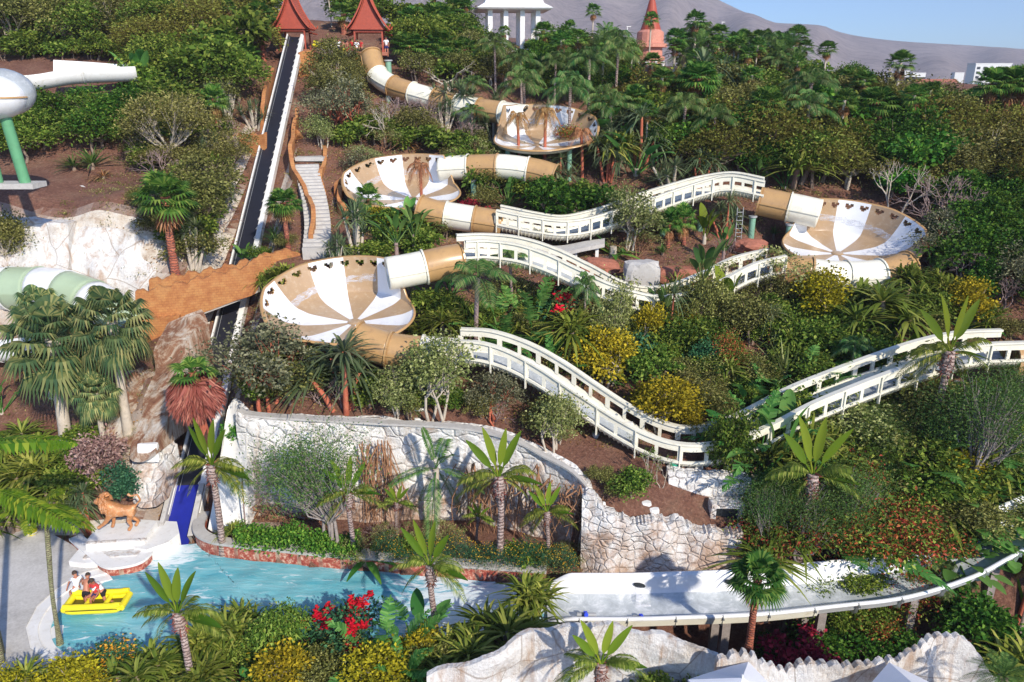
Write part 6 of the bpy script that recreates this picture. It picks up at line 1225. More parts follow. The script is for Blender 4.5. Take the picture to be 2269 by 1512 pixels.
# ================================================================ PLANTS ONE BY ONE  (kind, foot u, foot v, height px, label, width factor)
ROWS = [
# paddle leaved palms
('paddle_palm',428,1545,310,'tall paddle leaved palm standing before the pool, right of the raft',1.0),
('paddle_palm',490,1212,280,'paddle leaved palm growing beside the blue foot of the conveyor',1.0),
('paddle_palm',785,1240,228,'paddle leaved palm half in front of the feathery tree at the stone wall',.95),
('paddle_palm',880,1190,118,'small paddle leaved palm against the stone wall, left of the drooping palm',1.15),
('paddle_palm',1057,1203,90,'smallest paddle leaved palm, against the stone wall right of the drooping palm',1.3),
('paddle_palm',1106,1256,305,'leaning paddle leaved palm in front of the right end of the stone wall',.95),
('paddle_palm',1213,1252,185,'medium paddle leaved palm above the green hedge near the rock wall corner',1.0),
('paddle_palm',967,1428,280,'paddle leaved palm with a bare ringed trunk in front of the middle of the pool',.95),
('paddle_palm',1322,1640,285,'paddle leaved palm rising from the bottom edge before the pale rockwork',1.1),
('paddle_palm',1770,1276,345,'tall paddle leaved palm with a dark ringed trunk in the thicket below the long trough',.95),
('paddle_palm',2048,1012,335,'paddle leaved palm crossing in front of the right part of the lowest trough',.95),
# feathery trees
('acacia',718,1226,305,'feathery green tree with forked grey stems in front of the white stone wall',1.0),
('acacia',1755,1272,265,'feathery grey stemmed tree behind the tall paddle palm trunk',1.05),('acacia',1860,1235,235,'feathery tree with a pale fork among the russet bushes on the right',1.15),
('acacia',2145,1108,325,'feathery tree with tall grey stems in front of the yellow bush on the right',1.05),('acacia',1690,1230,190,'small feathery tree at the end of the rock wall',1.1),('acacia',2235,1010,230,'feathery tree at the right edge under the lowest trough',1.0),
('acacia',2060,1020,150,'low feathery tree below the ribbed underside of the right hand trough',1.3),('acacia',1930,1010,130,'short feathery tree beneath the rising part of the lowest trough',1.2),
# palms left
('fan_palm',392,622,232,'large fan palm with red trunk and hanging dead fronds above the footbridge',1.15),('blue_fan_palm',152,1008,345,'broad shaggy fan palm with a thick grey trunk, front of the left cluster',1.05),
('blue_fan_palm',285,955,325,'shaggy blue green fan palm under the left end of the footbridge',.85),('blue_fan_palm',118,880,245,'drooping fan palm in front of the banded tube slide',.8),('blue_fan_palm',236,1005,190,'small shaggy fan palm low between the two big ones',.9),
('skirt_palm',455,968,185,'fan palm with a huge red brown skirt of dead fronds in front of the conveyor',1.1),
('fan_palm',640,560,140,'fan palm with a rusty trunk between the conveyor and the orange snaking wall',1.15),('fan_palm',488,330,135,'fan palm with a bare red trunk left of the conveyor, above the small orange wall',.95),
('fan_palm',452,205,100,'fan palm with red trunk beside the magenta bush on the upper left',1.0),('short_fan_palm',460,100,50,'small green fan palm high on the hill left of the left tower',1.2),
('fan_palm',585,135,120,'fan palm with a red trunk just left of the left tower',1.2),('tall_fan_palm',583,40,70,'fan palm whose pale trunk is cut by the top edge left of the tower',1.0),
('fan_palm',395,215,100,'thin fan palm with forked orange stems left of the fan palm by the magenta bush',.7),
('short_fan_palm',762,75,70,'fan palm between the two red towers, behind the rail',1.3),('short_fan_palm',903,150,62,'fan palm just right of the tan tube mouth',1.2),('short_fan_palm',968,150,58,'fan palm second to the right of the tan tube mouth',1.2),
('short_fan_palm',925,70,60,'fan palm behind the right tower roof',1.2),('short_fan_palm',880,38,50,'fan palm high behind the right tower',1.3),
('tall_fan_palm',1310,128,108,'tall fan palm with red collar on the crest right of the white pavilion',1.05),('tall_fan_palm',1437,150,112,'fan palm growing right in front of the pink pagoda',1.05),('tall_fan_palm',1534,190,150,'tall fan palm with a slim pale trunk right of the pagoda',1.0),
('tall_fan_palm',1818,218,115,'broad fan palm with a red trunk standing above the right hand thicket',1.3),('fan_palm',2168,310,150,'fan palm at the right, leftmost of the three with red trunks',1.05),('fan_palm',2212,315,160,'fan palm at the right, middle of the three with red trunks',1.1),('fan_palm',2252,318,165,'fan palm at the right edge, rightmost of the three with red trunks',1.1),
('short_fan_palm',820,495,92,'small feather crowned palm in front of the left rim of the upper left bowl',.8),('orange_palm',936,500,160,'palm with a bare orange trunk standing before the upper left bowl',.7),
('orange_palm',1150,385,150,'drooping orange palm in front of the uppermost bowl, left of two',.75),('orange_palm',1207,385,160,'drooping orange palm in front of the uppermost bowl, right of two',.75),('orange_palm',1290,400,130,'orange fronded palm right of the uppermost bowl',.9),
# kentias
('kentia_palm',1098,215,145,'kentia palm at the left end of the group above the cream tube',1.0),('kentia_palm',1156,240,135,'kentia palm second from the left above the cream tube',1.05),('kentia_palm',1228,245,135,'kentia palm in the middle of the group behind the uppermost bowl',1.1),
('kentia_palm',1303,262,165,'tall kentia palm, fourth of the group behind the uppermost bowl',1.05),('kentia_palm',1362,250,170,'kentia palm at the right end of the group behind the uppermost bowl',1.0),
('slender_palm',1055,765,210,'slender kentia palm in the garden right of the nearest bowl',1.25),('slender_palm',1135,700,160,'kentia palm in front of the start of the middle trough',1.1),
('fox_palm',968,1190,270,'lone palm with drooping brush like fronds in front of the white stone wall',.75),
# foreground left fronds
('feather_palm_near',0,0,0,'',1),
# yucca, pandanus, strap
('pandanus',765,915,205,'large multi headed screw pine above the left part of the stone wall',1.25),('yucca',795,590,150,'branching yucca with many heads at the foot of the concrete steps',1.0),('yucca',745,620,110,'yucca cluster just left of the branching one by the steps',.9),
('yucca',565,285,80,'grey green yucca left of the conveyor on the upper slope',1.1),('spiky_shrub',205,375,62,'spiky aloe like shrub under the dark trees on the upper left',1.5),('spiky_shrub',165,378,48,'smaller spiky shrub left of its neighbour on the red slope',1.5),
('yucca',430,600,120,'pale stemmed yucca right of the large fan palm',1.2),('yucca',985,300,85,'yucca in front of the cream tube, left of the orange palms',1.0),('banana_plant',315,210,105,'pale banana like tree between the dark trees at the upper left',.9),
('pandanus',1345,400,130,'screw pine right of the uppermost bowl',1.0),('pandanus',1420,375,150,'tall screw pine on the slope above the dark round bush, right of its neighbour',1.1),('yucca',1490,430,100,'spiky yucca above the pale green bush by the upper trough',1.4),('pandanus',1550,420,100,'screw pine behind the crest of the upper trough',1.1),
('pandanus',1605,530,115,'screw pine in front of the crest of the upper trough',.95),('short_fan_palm',1515,545,95,'fan palm under the upper trough, right of two',.8),('short_fan_palm',1480,550,95,'fan palm under the upper trough, left of two',.7),
('pandanus',1990,335,110,'many stemmed screw pine in the right hand thicket',1.2),('pandanus',1940,300,90,'screw pine poking from the top of the right hand thicket',1.0),('strap_bush',1700,300,70,'spiky rosette palm in the thicket right of the tall pale trunk',1.2),
('strap_bush',1960,745,140,'strap leaved bush under the exit of the right bowl',1.3),('strap_bush',2000,680,110,'strap leaved bush touching the right end of the tan exit tube',1.1),('strap_bush',2080,680,95,'strap leaved bush below the bright banana leaf',1.0),('strap_bush',1900,705,80,'strap leaved bush left of the one under the right bowl',1.2),
('strap_bush',2175,735,75,'strap leaved bush right of the far right yellow bush',1.0),('strap_bush',985,760,90,'strap leaved bush right of the nearest bowl, left of two',1.3),('strap_bush',1040,745,70,'strap leaved bush right of the nearest bowl, beside the slender palm',1.2),
('strap_bush',1290,790,130,'strap leaved bush right of the magenta flowers',1.3),('strap_bush',1350,735,75,'strap leaved bush under the lowest part of the middle trough',1.2),('strap_bush',1480,690,95,'spiky strap leaved plant in front of the bend of the middle trough',1.0),
('strap_bush',1590,850,85,'strap leaved bush in the garden behind the long trough bend',1.3),('strap_bush',1950,1110,110,'strap leaved bush in the right hand garden beneath the trough',1.1),('strap_bush',1900,1020,80,'strap leaved bush beneath the ribbed trough underside',1.2),
('strap_bush',640,640,70,'spiky bush behind the left rim of the nearest bowl',1.2),('strap_bush',600,640,55,'smaller spiky bush behind the left rim of the nearest bowl',1.2),('spiky_shrub',610,545,45,'grey green rosette on the soil right of the conveyor',1.2),
('silver_agave',1735,865,120,'silvery agave tuft in the garden, largest of its kind',1.2),('silver_agave',2240,830,60,'silvery tuft at the right edge behind the trough',1.2),
# foreground strap bushes
('strap_bush',375,1510,100,'strap leaved bush at the near pool edge, left of the tall paddle palm',1.2),('strap_bush',450,1490,110,'strap leaved bush at the near pool edge just right of the tall paddle palm',1.2),('strap_bush',520,1450,125,'strap leaved bush hanging over the near pool edge by the brown boulder',1.1),
('strap_bush',320,1540,110,'strap leaved bush at the bottom edge below the orange flowers',1.2),('strap_bush',480,1540,110,'strap leaved bush at the bottom edge, right of the leftmost palm trunk',1.2),('strap_bush',1040,1505,130,'strap leaved bush right of the middle palm trunk at the pool corner',1.2),
('strap_bush',1110,1450,130,'strap leaved bush where the pool meets the rockwork',1.3),('strap_bush',1165,1385,115,'strap leaved bush hiding the corner of the pool by the slide mouth',1.2),('strap_bush',985,1560,130,'strap leaved bush at the bottom edge left of the rockwork',1.2),
('strap_bush',50,1560,110,'strap leaved bush at the bottom left corner',1.1),('strap_bush',1185,1330,60,'thin yellowish strap plant right at the mouth of the white channel',1.2),
('pandanus',195,1170,130,'green strap leaved palm left of the lion statue',.8),('strap_bush',30,1180,120,'strap leaved bush behind the deck at the left edge',1.2),('strap_bush',120,1130,110,'strap leaved bush behind the yellow tub',1.2),('strap_bush',90,1090,110,'strap leaved bush below the cluster of shaggy palms',1.3),('strap_bush',20,1080,100,'strap leaved bush at the left edge under the big frond',1.2),
('low_fan_palm',1660,1395,1,'',1),
# bananas
('banana_plant',2060,640,105,'banana plant with one bright upright leaf at the edge of the dark shade',.7),('strelitzia',1550,700,175,'tall strelitzia with an orange stem before the rocky hollow',.8),('strelitzia',1600,600,100,'strelitzia right of the rocky hollow',.9),
('banana_plant',1000,660,95,'banana plant with big leaves between the trough and the nearest bowl',1.0),('banana_plant',955,690,75,'lower banana plant at the right rim of the nearest bowl',1.1),('torn_banana',1180,760,150,'torn leaved banana plant left of the red flowers',1.0),('torn_banana',1110,760,110,'torn leaved banana plant right of the slender palm',1.1),
('torn_banana',1130,790,80,'small torn banana plant on the edge of the long trough',1.1),('torn_banana',1215,835,95,'torn banana plant behind the falling part of the long trough',.9),('banana_plant',1210,800,80,'broad leaved banana plant below the magenta flowers',.9),
('fresh_banana',1605,700,95,'banana plant with two bright yellow green leaves beside the end of the middle trough',1.1),('torn_banana',1700,915,110,'torn leaved banana plant left of the rising trough',1.1),('torn_banana',1760,900,130,'large torn leaved banana clump above the rising trough',1.2),('torn_banana',1820,890,110,'torn banana plant touching the top rail of the rising trough',1.1),
('banana_plant',1720,940,90,'banana plant hiding the gap in the lowest trough',1.2),('banana_plant',1650,920,80,'banana plant left of the gap in the lowest trough',1.1),('fresh_banana',1560,540,75,'small strelitzia like plant left of the green pillars',.9),
('fresh_banana',2005,840,100,'pale spear leaved plant behind the upper right of the lowest trough',1.0),('bright_rosette',1358,565,68,'bright green rosette plant at the edge of the concrete walkway',1.2),('bright_rosette',812,1240,80,'bright green broad rosette in the flower bed beside the stone wall',1.3),
('torn_banana',855,1490,160,'torn banana clump at the near pool edge, right of the red flowers',1.0),('torn_banana',930,1460,140,'torn banana clump left of the middle palm trunk',1.0),('torn_banana',890,1560,140,'torn banana clump at the bottom edge between yellow bushes',1.0),
('banana_plant',1720,330,70,'pale banana plant in the upper part of the right thicket',.8),('banana_plant',1640,345,80,'upright banana plant in the thicket below the pale trunk palm',.7),('banana_plant',1450,330,70,'pale banana plant above the screw pines',.7),('banana_plant',1500,345,75,'banana plant in the dark gap of the thicket',.8),('banana_plant',2080,330,60,'single banana leaf shooting from the right thicket',.6),
('banana_plant',1680,410,70,'banana plant behind the crest of the upper trough',.8),('banana_plant',1740,420,60,'small banana plant above the right tube',.8),('banana_plant',1125,460,75,'banana plant beside the dark round bush',.8),('strelitzia',880,590,120,'strelitzia clump between the steps and the nearest bowl',1.0),('strelitzia',920,585,130,'green strelitzia clump behind the entry of the nearest bowl',.9),
# big leaves bottom
('big_leaf_plant',560,1550,120,'big leaved plant at the bottom edge left of the yellow bushes',1.2),('big_leaf_plant',630,1470,90,'big leaved plant below the boulder by the pool',1.2),('big_leaf_plant',700,1440,75,'round leaved plant beneath the red flowers',1.1),
('big_leaf_plant',2010,1180,120,'large leaved vine clump on the right hand bank',1.5),('big_leaf_plant',2100,1150,140,'large leaved bank plant, centre of the right bank',1.5),('big_leaf_plant',2200,1130,150,'large leaved climbing plant near the right edge',1.5),('big_leaf_plant',2230,1220,130,'dark broad leaved plant above the end of the white channel',1.4),('big_leaf_plant',2120,1240,120,'broad leaved plant hanging over the back wall of the white channel',1.4),
('big_leaf_plant',1980,1000,100,'broad leaved plant beneath the blue cap',1.3),('big_leaf_plant',2050,1100,110,'broad leaved plant left of the feathery tree on the right bank',1.4),('big_leaf_plant',2260,1060,120,'broad leaved plant at the right edge below the trough',1.4),
# yellow bushes
('yellow_bush',1805,720,140,'golden yellow bush in front of the cream exit tube of the right bowl',1.1),('yellow_bush',2145,725,110,'golden yellow bush at the edge of the deep shade on the right',1.15),('yellow_bush',1340,850,125,'golden yellow bush behind the falling part of the long trough',1.2),('yellow_bush',1465,950,140,'largest golden bush, just behind the bend of the long trough',1.2),
('yellow_bush',1430,930,90,'lower golden bush left of the largest one at the trough bend',1.2),('yellow_bush',1520,770,85,'yellow green bush left of the blue green shrub in the garden',1.0),('yellow_bush',1530,960,70,'small golden bush at the right of the trough bend',1.2),('yellow_bush',2090,1090,120,'golden bush behind the feathery tree on the right bank',1.3),
('yellow_bush',640,1560,130,'golden bush at the bottom edge, left of the olive ones',1.3),('yellow_bush',820,1545,150,'big golden bush at the bottom edge in the middle',1.3),('yellow_bush',930,1480,100,'golden bush beneath the torn banana leaves',1.2),('yellow_bush',160,1570,115,'golden green bush at the bottom edge below the deck steps',1.3),('yellow_bush',225,1570,95,'second golden bush at the bottom left, under the orange flowers',1.2),('yellow_bush',30,1580,110,'golden bush in the bottom left corner',1.2),
('yellow_bush',850,510,55,'small yellow green shrub before the front of the upper left bowl',1.2),('yellow_bush',910,500,50,'yellow shrub beside the orange trunk at the upper left bowl',1.2),
# pale / olive / grey bushes
('pale_bush',1395,560,150,'pale green bush covering the middle of the upper trough',.95),('pale_bush',965,935,185,'pale stemmed leafy bush above the middle of the stone wall',.95),('pale_bush',880,930,120,'rounder green bush left of the pale stemmed bush',1.1),('pale_bush',1225,1000,140,'pale bush with white stems below the falling trough',.95),
('grey_bush',590,915,210,'wide grey green tree with red stems above the left end of the stone wall',1.15),('grey_bush',1095,930,115,'grey green bush above the stone wall under the long trough',1.1),('olive_bush',640,890,130,'olive bush under the left rim of the nearest bowl',1.2),
('olive_bush',1660,760,110,'olive shrub in the garden right of the strelitzia',1.2),('olive_bush',1650,860,90,'olive shrub behind the gap in the lowest trough',1.2),('olive_bush',1540,900,90,'dark olive bush behind the right side of the trough bend',1.2),('olive_bush',1600,940,70,'low olive bush on the rail of the trough bend',1.3),
('olive_bush',700,1560,100,'olive bush at the bottom edge between two golden bushes',1.3),('olive_bush',750,1500,100,'brown green bush behind the golden bushes at the bottom',1.3),('olive_bush',2230,760,60,'olive bush at the right edge above the tan tube',1.4),('olive_bush',1700,690,95,'twiggy olive bush left of the golden bush by the right bowl',1.1),
('twiggy_bush',1345,710,115,'twiggy pale bush across the middle trough, left of its bend',1.1),('twiggy_bush',1695,660,110,'brown twiggy bush under the left end of the cream exit tube',1.3),('twiggy_bush',1185,555,50,'small cream leaved shrub in front of the upper trough',1.2),
('pale_bush',1240,985,60,'small leafy shrub at the foot of the pale bush',1.0),('mid_bush',1400,1110,80,'leafy shrub on the red soil above the rock wall',1.1),('thin_tree',1435,1080,110,'thin sapling with tufted leaves below the trough bend, left of two',.6),('thin_tree',1465,1085,95,'thin sapling with tufted leaves below the trough bend, right of two',.6),
('mid_bush',1560,760,75,'blue green shrub in the middle of the garden',1.0),('blue_bush',1565,835,90,'vivid blue green shrub with large leaves in the middle of the garden',.8),('russet_bush',1610,840,110,'russet leaved shrub right of the vivid blue green one',.8),
('blue_bush',1420,800,80,'dark blue green bush right of the golden bush behind the trough',1.3),('mid_bush',1470,800,70,'leafy shrub with blue flowers behind the largest golden bush',1.2),('mid_bush',1830,800,90,'green shrub above the silvery agave',1.3),('mid_bush',1900,830,95,'yellow green shrub above the rail of the rising trough',1.3),('mid_bush',1950,800,70,'leafy shrub left of the paddle palm over the trough',1.3),('mid_bush',1760,770,55,'small leafy shrub on the red soil right of the garden centre',1.3),
# coloured
('red_flowers',1255,730,95,'bush with bright red flowers below the middle trough',1.25),('magenta_bush',1225,760,38,'small magenta flowered bush under the red flowers',1.1),('red_flowers',775,1440,105,'red flowering bush at the near edge of the pool',1.25),('bushy_blue',250,1510,85,'blue green bush with orange flowers at the near pool edge',1.5),
('magenta_bush',490,160,55,'magenta bougainvillea beside the fan palm on the upper left',1.1),('red_bush',1038,525,80,'dark red leaved bush in front of the tan tube below the upper left bowl',1.0),('red_bush',1765,1500,115,'burgundy bush in the shade under the white channel',1.5),('russet_bush',1990,1370,110,'dark russet bush hanging before the white channel on the right',1.2),
('russet_bush',1265,350,75,'russet bush across the right side of the uppermost bowl',1.1),('olive_bush',985,530,60,'olive shrub left of the dark red bush',1.0),
# cover over the troughs and tubes
('twiggy_bush',1310,735,110,'twiggy grey bush over the middle trough, nearest the red flowers',1.2),('strap_bush',1415,765,95,'strap leaved clump before the middle trough bend, left side',1.2),('strap_bush',1530,740,90,'strap leaved clump before the middle trough bend, right side',1.1),('pale_bush',1575,720,90,'pale shrub below the middle trough right of its bend',1.0),
('kentia_palm',1165,330,185,'kentia palm standing in front of the uppermost bowl on its left',.95),('kentia_palm',1260,345,195,'kentia palm standing in front of the uppermost bowl on its right',.95),('kentia_palm',1330,330,150,'kentia palm just right of the uppermost bowl',1.0),
('yellow_bush',1400,700,70,'yellowish shrub peeping over the middle trough at its bend',1.0),('pandanus',1240,420,90,'screw pine under the uppermost bowl',1.2),('olive_bush',1090,440,80,'olive shrub over the tan tube joining the two upper bowls',1.2),('mid_bush',1160,430,60,'green shrub under the uppermost bowl on its left',1.3),
('tall_fan_palm',1265,165,110,'slim fan palm on the crest just right of the pavilion',.9),('tall_fan_palm',1350,185,105,'slim fan palm behind the kentias, left of the pagoda',1.0),('tall_fan_palm',1395,215,110,'slim fan palm low in front of the pagoda on its left',1.0),('tall_fan_palm',1490,215,120,'slim fan palm between the pagoda and the pale trunked palm',1.0),('tall_fan_palm',1580,205,115,'slim fan palm on the ridge right of the pale trunked palm',1.0),('tall_fan_palm',1625,215,120,'slim fan palm on the ridge, second right of the pale trunked palm',1.0),('tall_fan_palm',1665,220,125,'tall slim palm standing where the mountain slope starts',1.0),('date_palm',1718,215,120,'round crowned date palm on the ridge under the mountain',1.1),
('tall_fan_palm',1760,240,110,'fan palm just left of the big red trunked ridge palm',1.0),('fan_palm',1880,250,95,'fan palm on the ridge right of the big red trunked palm',1.2),('short_fan_palm',2110,290,85,'dark fan palm left of the three red trunked palms',1.3),('date_palm',2080,300,95,'feathery palm below the tiled roof building',1.2),('date_palm',1880,300,90,'feathery palm in the upper thicket below the ridge',1.2),('short_fan_palm',2235,260,90,'fan palm crown at the right edge above the red trunks',1.4),
('tall_fan_palm',1115,150,85,'fan palm left below the white pavilion',1.1),('short_fan_palm',1190,160,70,'low fan palm below the white pavilion',1.3),('tall_fan_palm',520,120,110,'tall fan palm in the trees left of the left tower',1.0),('short_fan_palm',545,170,75,'fan palm in the trees just left of the conveyor top',1.3),('tall_fan_palm',735,60,80,'fan palm rising between the two tower roofs',1.1),('tall_fan_palm',965,75,85,'fan palm high right of the right tower',1.1),('tall_fan_palm',1030,85,80,'fan palm left of the white pavilion',1.1),
('fan_palm',1640,330,100,'fan palm half sunk in the thicket right of the kentias',1.1),('pandanus',1790,350,100,'screw pine in the middle of the right thicket',1.2),('tall_fan_palm',1560,330,120,'slim palm inside the thicket below the pale trunk',1.0),
('mid_tree',1930,1390,125,'leafy shrub over the middle of the white channel on the right',1.0),('russet_bush',1930,1420,110,'dark russet bush below the channel, left one',1.2),('dark_bush',1830,1450,85,'dark green bush under the white channel beside the burgundy one',1.3),('dark_bush',1700,1470,70,'dark low bush under the channel right of the fan palm trunk',1.3),('dark_bush',1950,1480,90,'dark green bush behind the right hand rockwork ridge',1.4),
('mid_bush',1130,1560,75,'leafy sprig in front of the left end of the rockwork',1.2),('mid_bush',1540,1600,110,'leafy sprig before the rockwork left of the first umbrella',1.0),
('strelitzia',1470,760,130,'strelitzia crossing the middle trough at its bend',.9),('olive_bush',1240,700,60,'olive shrub clinging under the middle trough above the red flowers',1.3),('twiggy_bush',1375,745,115,'twiggy pale bush crossing the middle trough, second from the left',1.1),
('olive_bush',1620,740,85,'olive shrub before the right part of the middle trough',1.3),('drape_tree',1730,1400,105,'leafy branch hanging over the white channel right of the fan palm',1.1),('mid_bush',1890,1330,60,'green sprigs on the rim of the white channel, right part',1.5),('russet_bush',2030,1350,90,'dark russet bush over the rising channel',1.2),('strap_bush',1690,1330,70,'strap plant on the back wall of the white channel by the fan palm',1.2),

('mid_bush',1190,715,60,'green shrub beneath the falling middle trough',1.3),('olive_bush',1480,520,55,'olive shrub before the upper trough right of the pale green bush',1.3),
('torn_banana',1690,1005,125,'torn banana clump hiding the lowest trough where it starts to rise, left one',1.1),('banana_plant',1738,985,110,'broad banana plant hiding the lowest trough where it starts to rise, right one',1.1),('olive_bush',1645,1020,85,'olive bush before the low bend of the lowest trough',1.2),('mid_bush',1600,1030,60,'leafy bush on the stones before the low bend of the lowest trough',1.2),('torn_banana',1790,965,95,'torn banana plant before the rising part of the lowest trough',1.1),
('strap_bush',1345,725,90,'strap leaved plant before the middle trough right of the red flowers',1.2),('pale_bush',1450,740,95,'pale twiggy shrub hiding the middle trough bend',1.1),('olive_bush',1505,725,90,'olive shrub hiding the right side of the middle trough bend',1.2),('twiggy_bush',1410,570,60,'twiggy plant beside the flat boulder in the hollow',1.3),
('pandanus',1700,770,110,'screw pine in the garden between golden bush and silvery agave',1.0),('kentia_palm',1880,860,130,'kentia palm above the rising rail of the lowest trough',1.0),
# near pool leafy
('drape_tree',625,1465,140,'drooping leaved tree at the near pool edge behind the bottom bushes',1.1),('drape_tree',560,1480,90,'lower drooping leaved bush by the sandy boulder',1.3),('mid_bush',980,1590,90,'leafy bush at the bottom edge under the middle palm',1.3),
('mid_bush',1440,1590,120,'fresh green sprig rising over the pale rockwork',1.0),('mid_bush',600,1560,90,'leafy green bush at the bottom, right of the big leaved plant',1.2),
# hillside upper
('umbrella_tree',372,375,165,'wide spreading olive tree with a white trunk on the upper left slope',1.15),('grey_bush',755,315,140,'large grey green tree right of the conveyor, below the towers',1.05),('pale_bush',715,330,75,'bright leaved shrub at the head of the concrete steps',1.0),('grey_bush',800,400,70,'grey shrub right of the head of the steps',1.3),
('white_bare_tree',856,325,95,'white branched bare tree under the head of the tan tube',1.1),('bare_shrub',880,300,85,'mauve bare shrub beneath the cream section of the highest tube',1.4),('bare_shrub',940,290,75,'mauve bare shrub below the middle of the highest tube',1.4),('white_bare_tree',1000,205,85,'bare pale branched tree behind the highest tube',1.4),('bare_shrub',1040,330,60,'bare shrub beside the green pillar below the highest tube',1.3),
('twiggy_bush',790,380,60,'twiggy shrub on the slope above the upper left bowl',1.2),('dry_clump',905,330,50,'tuft of straw coloured dry grass on the red slope',1.3),('dry_clump',230,395,35,'dry grass tuft on the red slope under the dark trees',1.5),
('olive_bush',440,520,130,'olive bush on the slope right of the large fan palm',1.3),('olive_bush',400,480,110,'olive bush behind the crown of the large fan palm',1.3),('olive_bush',475,450,110,'olive bush left of the conveyor half way up',1.2),('olive_bush',430,400,75,'olive shrub below the spreading tree',1.3),('bare_shrub',470,520,75,'bare brown shrub left of the conveyor above the footbridge',1.2),
('dark_bush',1215,500,105,'big dark green dome shaped bush above the upper trough, left half',1.3),('dark_bush',1280,505,110,'big dark green dome shaped bush above the upper trough, right half',1.3),
('white_bare_tree',1975,490,135,'bright leaved tree with pale forked trunk above the right bowl',.8),('bright_bush',1980,440,75,'bright green crown on the slope above the right bowl',1.3),
('olive_bush',30,665,75,'green bush over the left end of the banded tube',1.2),('olive_tree',20,600,140,'grey green tree with a white trunk in front of the white cliff',.9),('mauve_bush',240,1095,150,'dusty mauve red shrub behind the lion statue',.8),('blue_bush',285,1110,100,'blue green shrub right of the mauve one behind the lion',.8),
('bright_bush',530,985,60,'bright green tuft at the left end of the stone wall',.9),('slender_palm',545,1185,175,'dark thin palm clump at the left end of the stone wall',.5),('strap_bush',520,1200,60,'dark spiky plant at the foot of the thin palm clump',.9),
('mid_bush',580,590,50,'green sprig where the footbridge crosses the conveyor',.8),('banana_plant',545,590,60,'small banana sprig by the footbridge and conveyor',.9),
('russet_bush',1760,1225,160,'wall of russet and green creeper behind the tall paddle palm',1.2),('russet_bush',1830,1230,170,'russet creeper bush left of the right hand fork tree',1.2),('russet_bush',1910,1240,180,'russet creeper bush, centre of the right bank',1.2),('russet_bush',1980,1250,160,'russet creeper bush right of centre on the bank',1.2),('russet_bush',1690,1250,130,'russet creeper bush beside the end of the rock wall',1.1),('russet_bush',1870,1120,130,'upper russet bush on the bank below the trough',1.2),('russet_bush',2050,1240,110,'russet bush at the foot of the bank near the rising channel',1.2),
('mid_tree',1800,1400,130,'bright leaved branch tree in front of the white channel',.8),('mid_bush',1850,1400,110,'fresh green bush in front of the white channel, right of the branch tree',1.1),('dark_bush',2150,1470,160,'dark bush in the shade at the right, before the rockwork',1.2),('dark_bush',2080,1400,80,'dark bush under the rising end of the white channel',1.3),('mid_bush',2160,1420,80,'glossy green bush near the right edge under the channel',1.1),('slender_palm',2070,1380,170,'dark feathered palm before the rising end of the white channel',.9),('short_fan_palm',2120,1340,80,'blue green fan palm before the rising end of the channel',1.0),('strap_bush',2240,1560,180,'strap leaved grass palm in the bottom right corner',1.1),('orange_palm',2250,1400,180,'red stemmed dry palm at the right edge before the channel',.8),('fresh_banana',2262,1400,200,'yellow green banana plant cut by the right edge',.9),
]
for r in ROWS:
    if 'huge red brown skirt' in r[4]: pp(r[0], 452, 950, 170, r[4], 1.3, Y=33.4); continue
    if r[0] == 'feather_palm_near' or r[0] == 'low_fan_palm': continue
    pp(r[0], r[1], r[2], r[3], r[4], r[5], rz=PR.uniform(-.35, .35) if r[0] == 'paddle_palm' else None, lean=PR.uniform(-.06, .06) if 'palm' in r[0] else 0)
# fan palm in front of the white channel: open ground before the slide
pp('fan_palm', 1658, 1445, 245, 'fan palm with yellowing fans standing in front of the white channel', 1.0, Y=24.6)
pp('date_palm', 2200, 1600, 180, 'dry feather palm at the bottom right beside the second umbrella', 1.0, Y=19.5)
# near grey trunked palm on the deck and its arching leaves
def near_palm():
    b = on(134, 1432, -.1); b2 = b.copy(); e = empty('feather_palm', b, 0, 'slim pale trunked palm at the left pool edge with huge leaves reaching in', 'palm tree')
    T = spline([np.zeros(3), at(116, 1320, b[1] - .3) - b, at(106, 1200, b[1] - .5) - b, at(98, 1120, b[1] - .8) - b], 10); mb = MB(); mb.tube(T, [.15, .10, .085, .08, .08, .09, .10, .09, .06, .04], 10); part('trunk', mb, 'green_trunk', e)
    mb = MB(); c = T[-1] - [0.3, 0, .1]
    for az, el, L_, w_ in ((.25, .85, 1.7, .5), (-.3, .35, 2.3, .5), (.1, -.1, 2.0, .45), (2.8, .6, 2.2, .5), (3.4, .2, 2.2, .5), (-1.2, .4, 2.0, .45)): frond(mb, c, az, el, L_, w_, 30, .7, wid=.11, droop=.35)
    part('crown', mb, 'lf_paddle', e)
    for (u, v, Y, az, el, L_, lb) in ((-60, 985, 24.5, .12, .18, 3.6, 'giant torn banana frond entering from the left edge, upper one'), (-40, 1080, 24.0, -.25, -.05, 4.0, 'giant arching frond entering from the left edge, lower one')):
        p = at(u, v, Y); e = empty('banana_plant', p, 0, lb, 'plant'); mb = MB(); frond(mb, np.zeros(3), az, el, L_, .75, 26, .35, wid=.26, droop=.55, keel=.2); part('leaf', mb, 'lf_paddle', e)
        mb = MB(); mb.tube([(0, 0, 0), (-.8, .1, -1.5), (-1.2, .2, -(p[2]) - .3)], [.06, .1, .14], 8); part('trunk', mb, 'green_trunk', e)
near_palm()
pp('banana_plant', 5, 920, 100, 'round leaved banana plant cut by the left edge below the orange wall', .9)
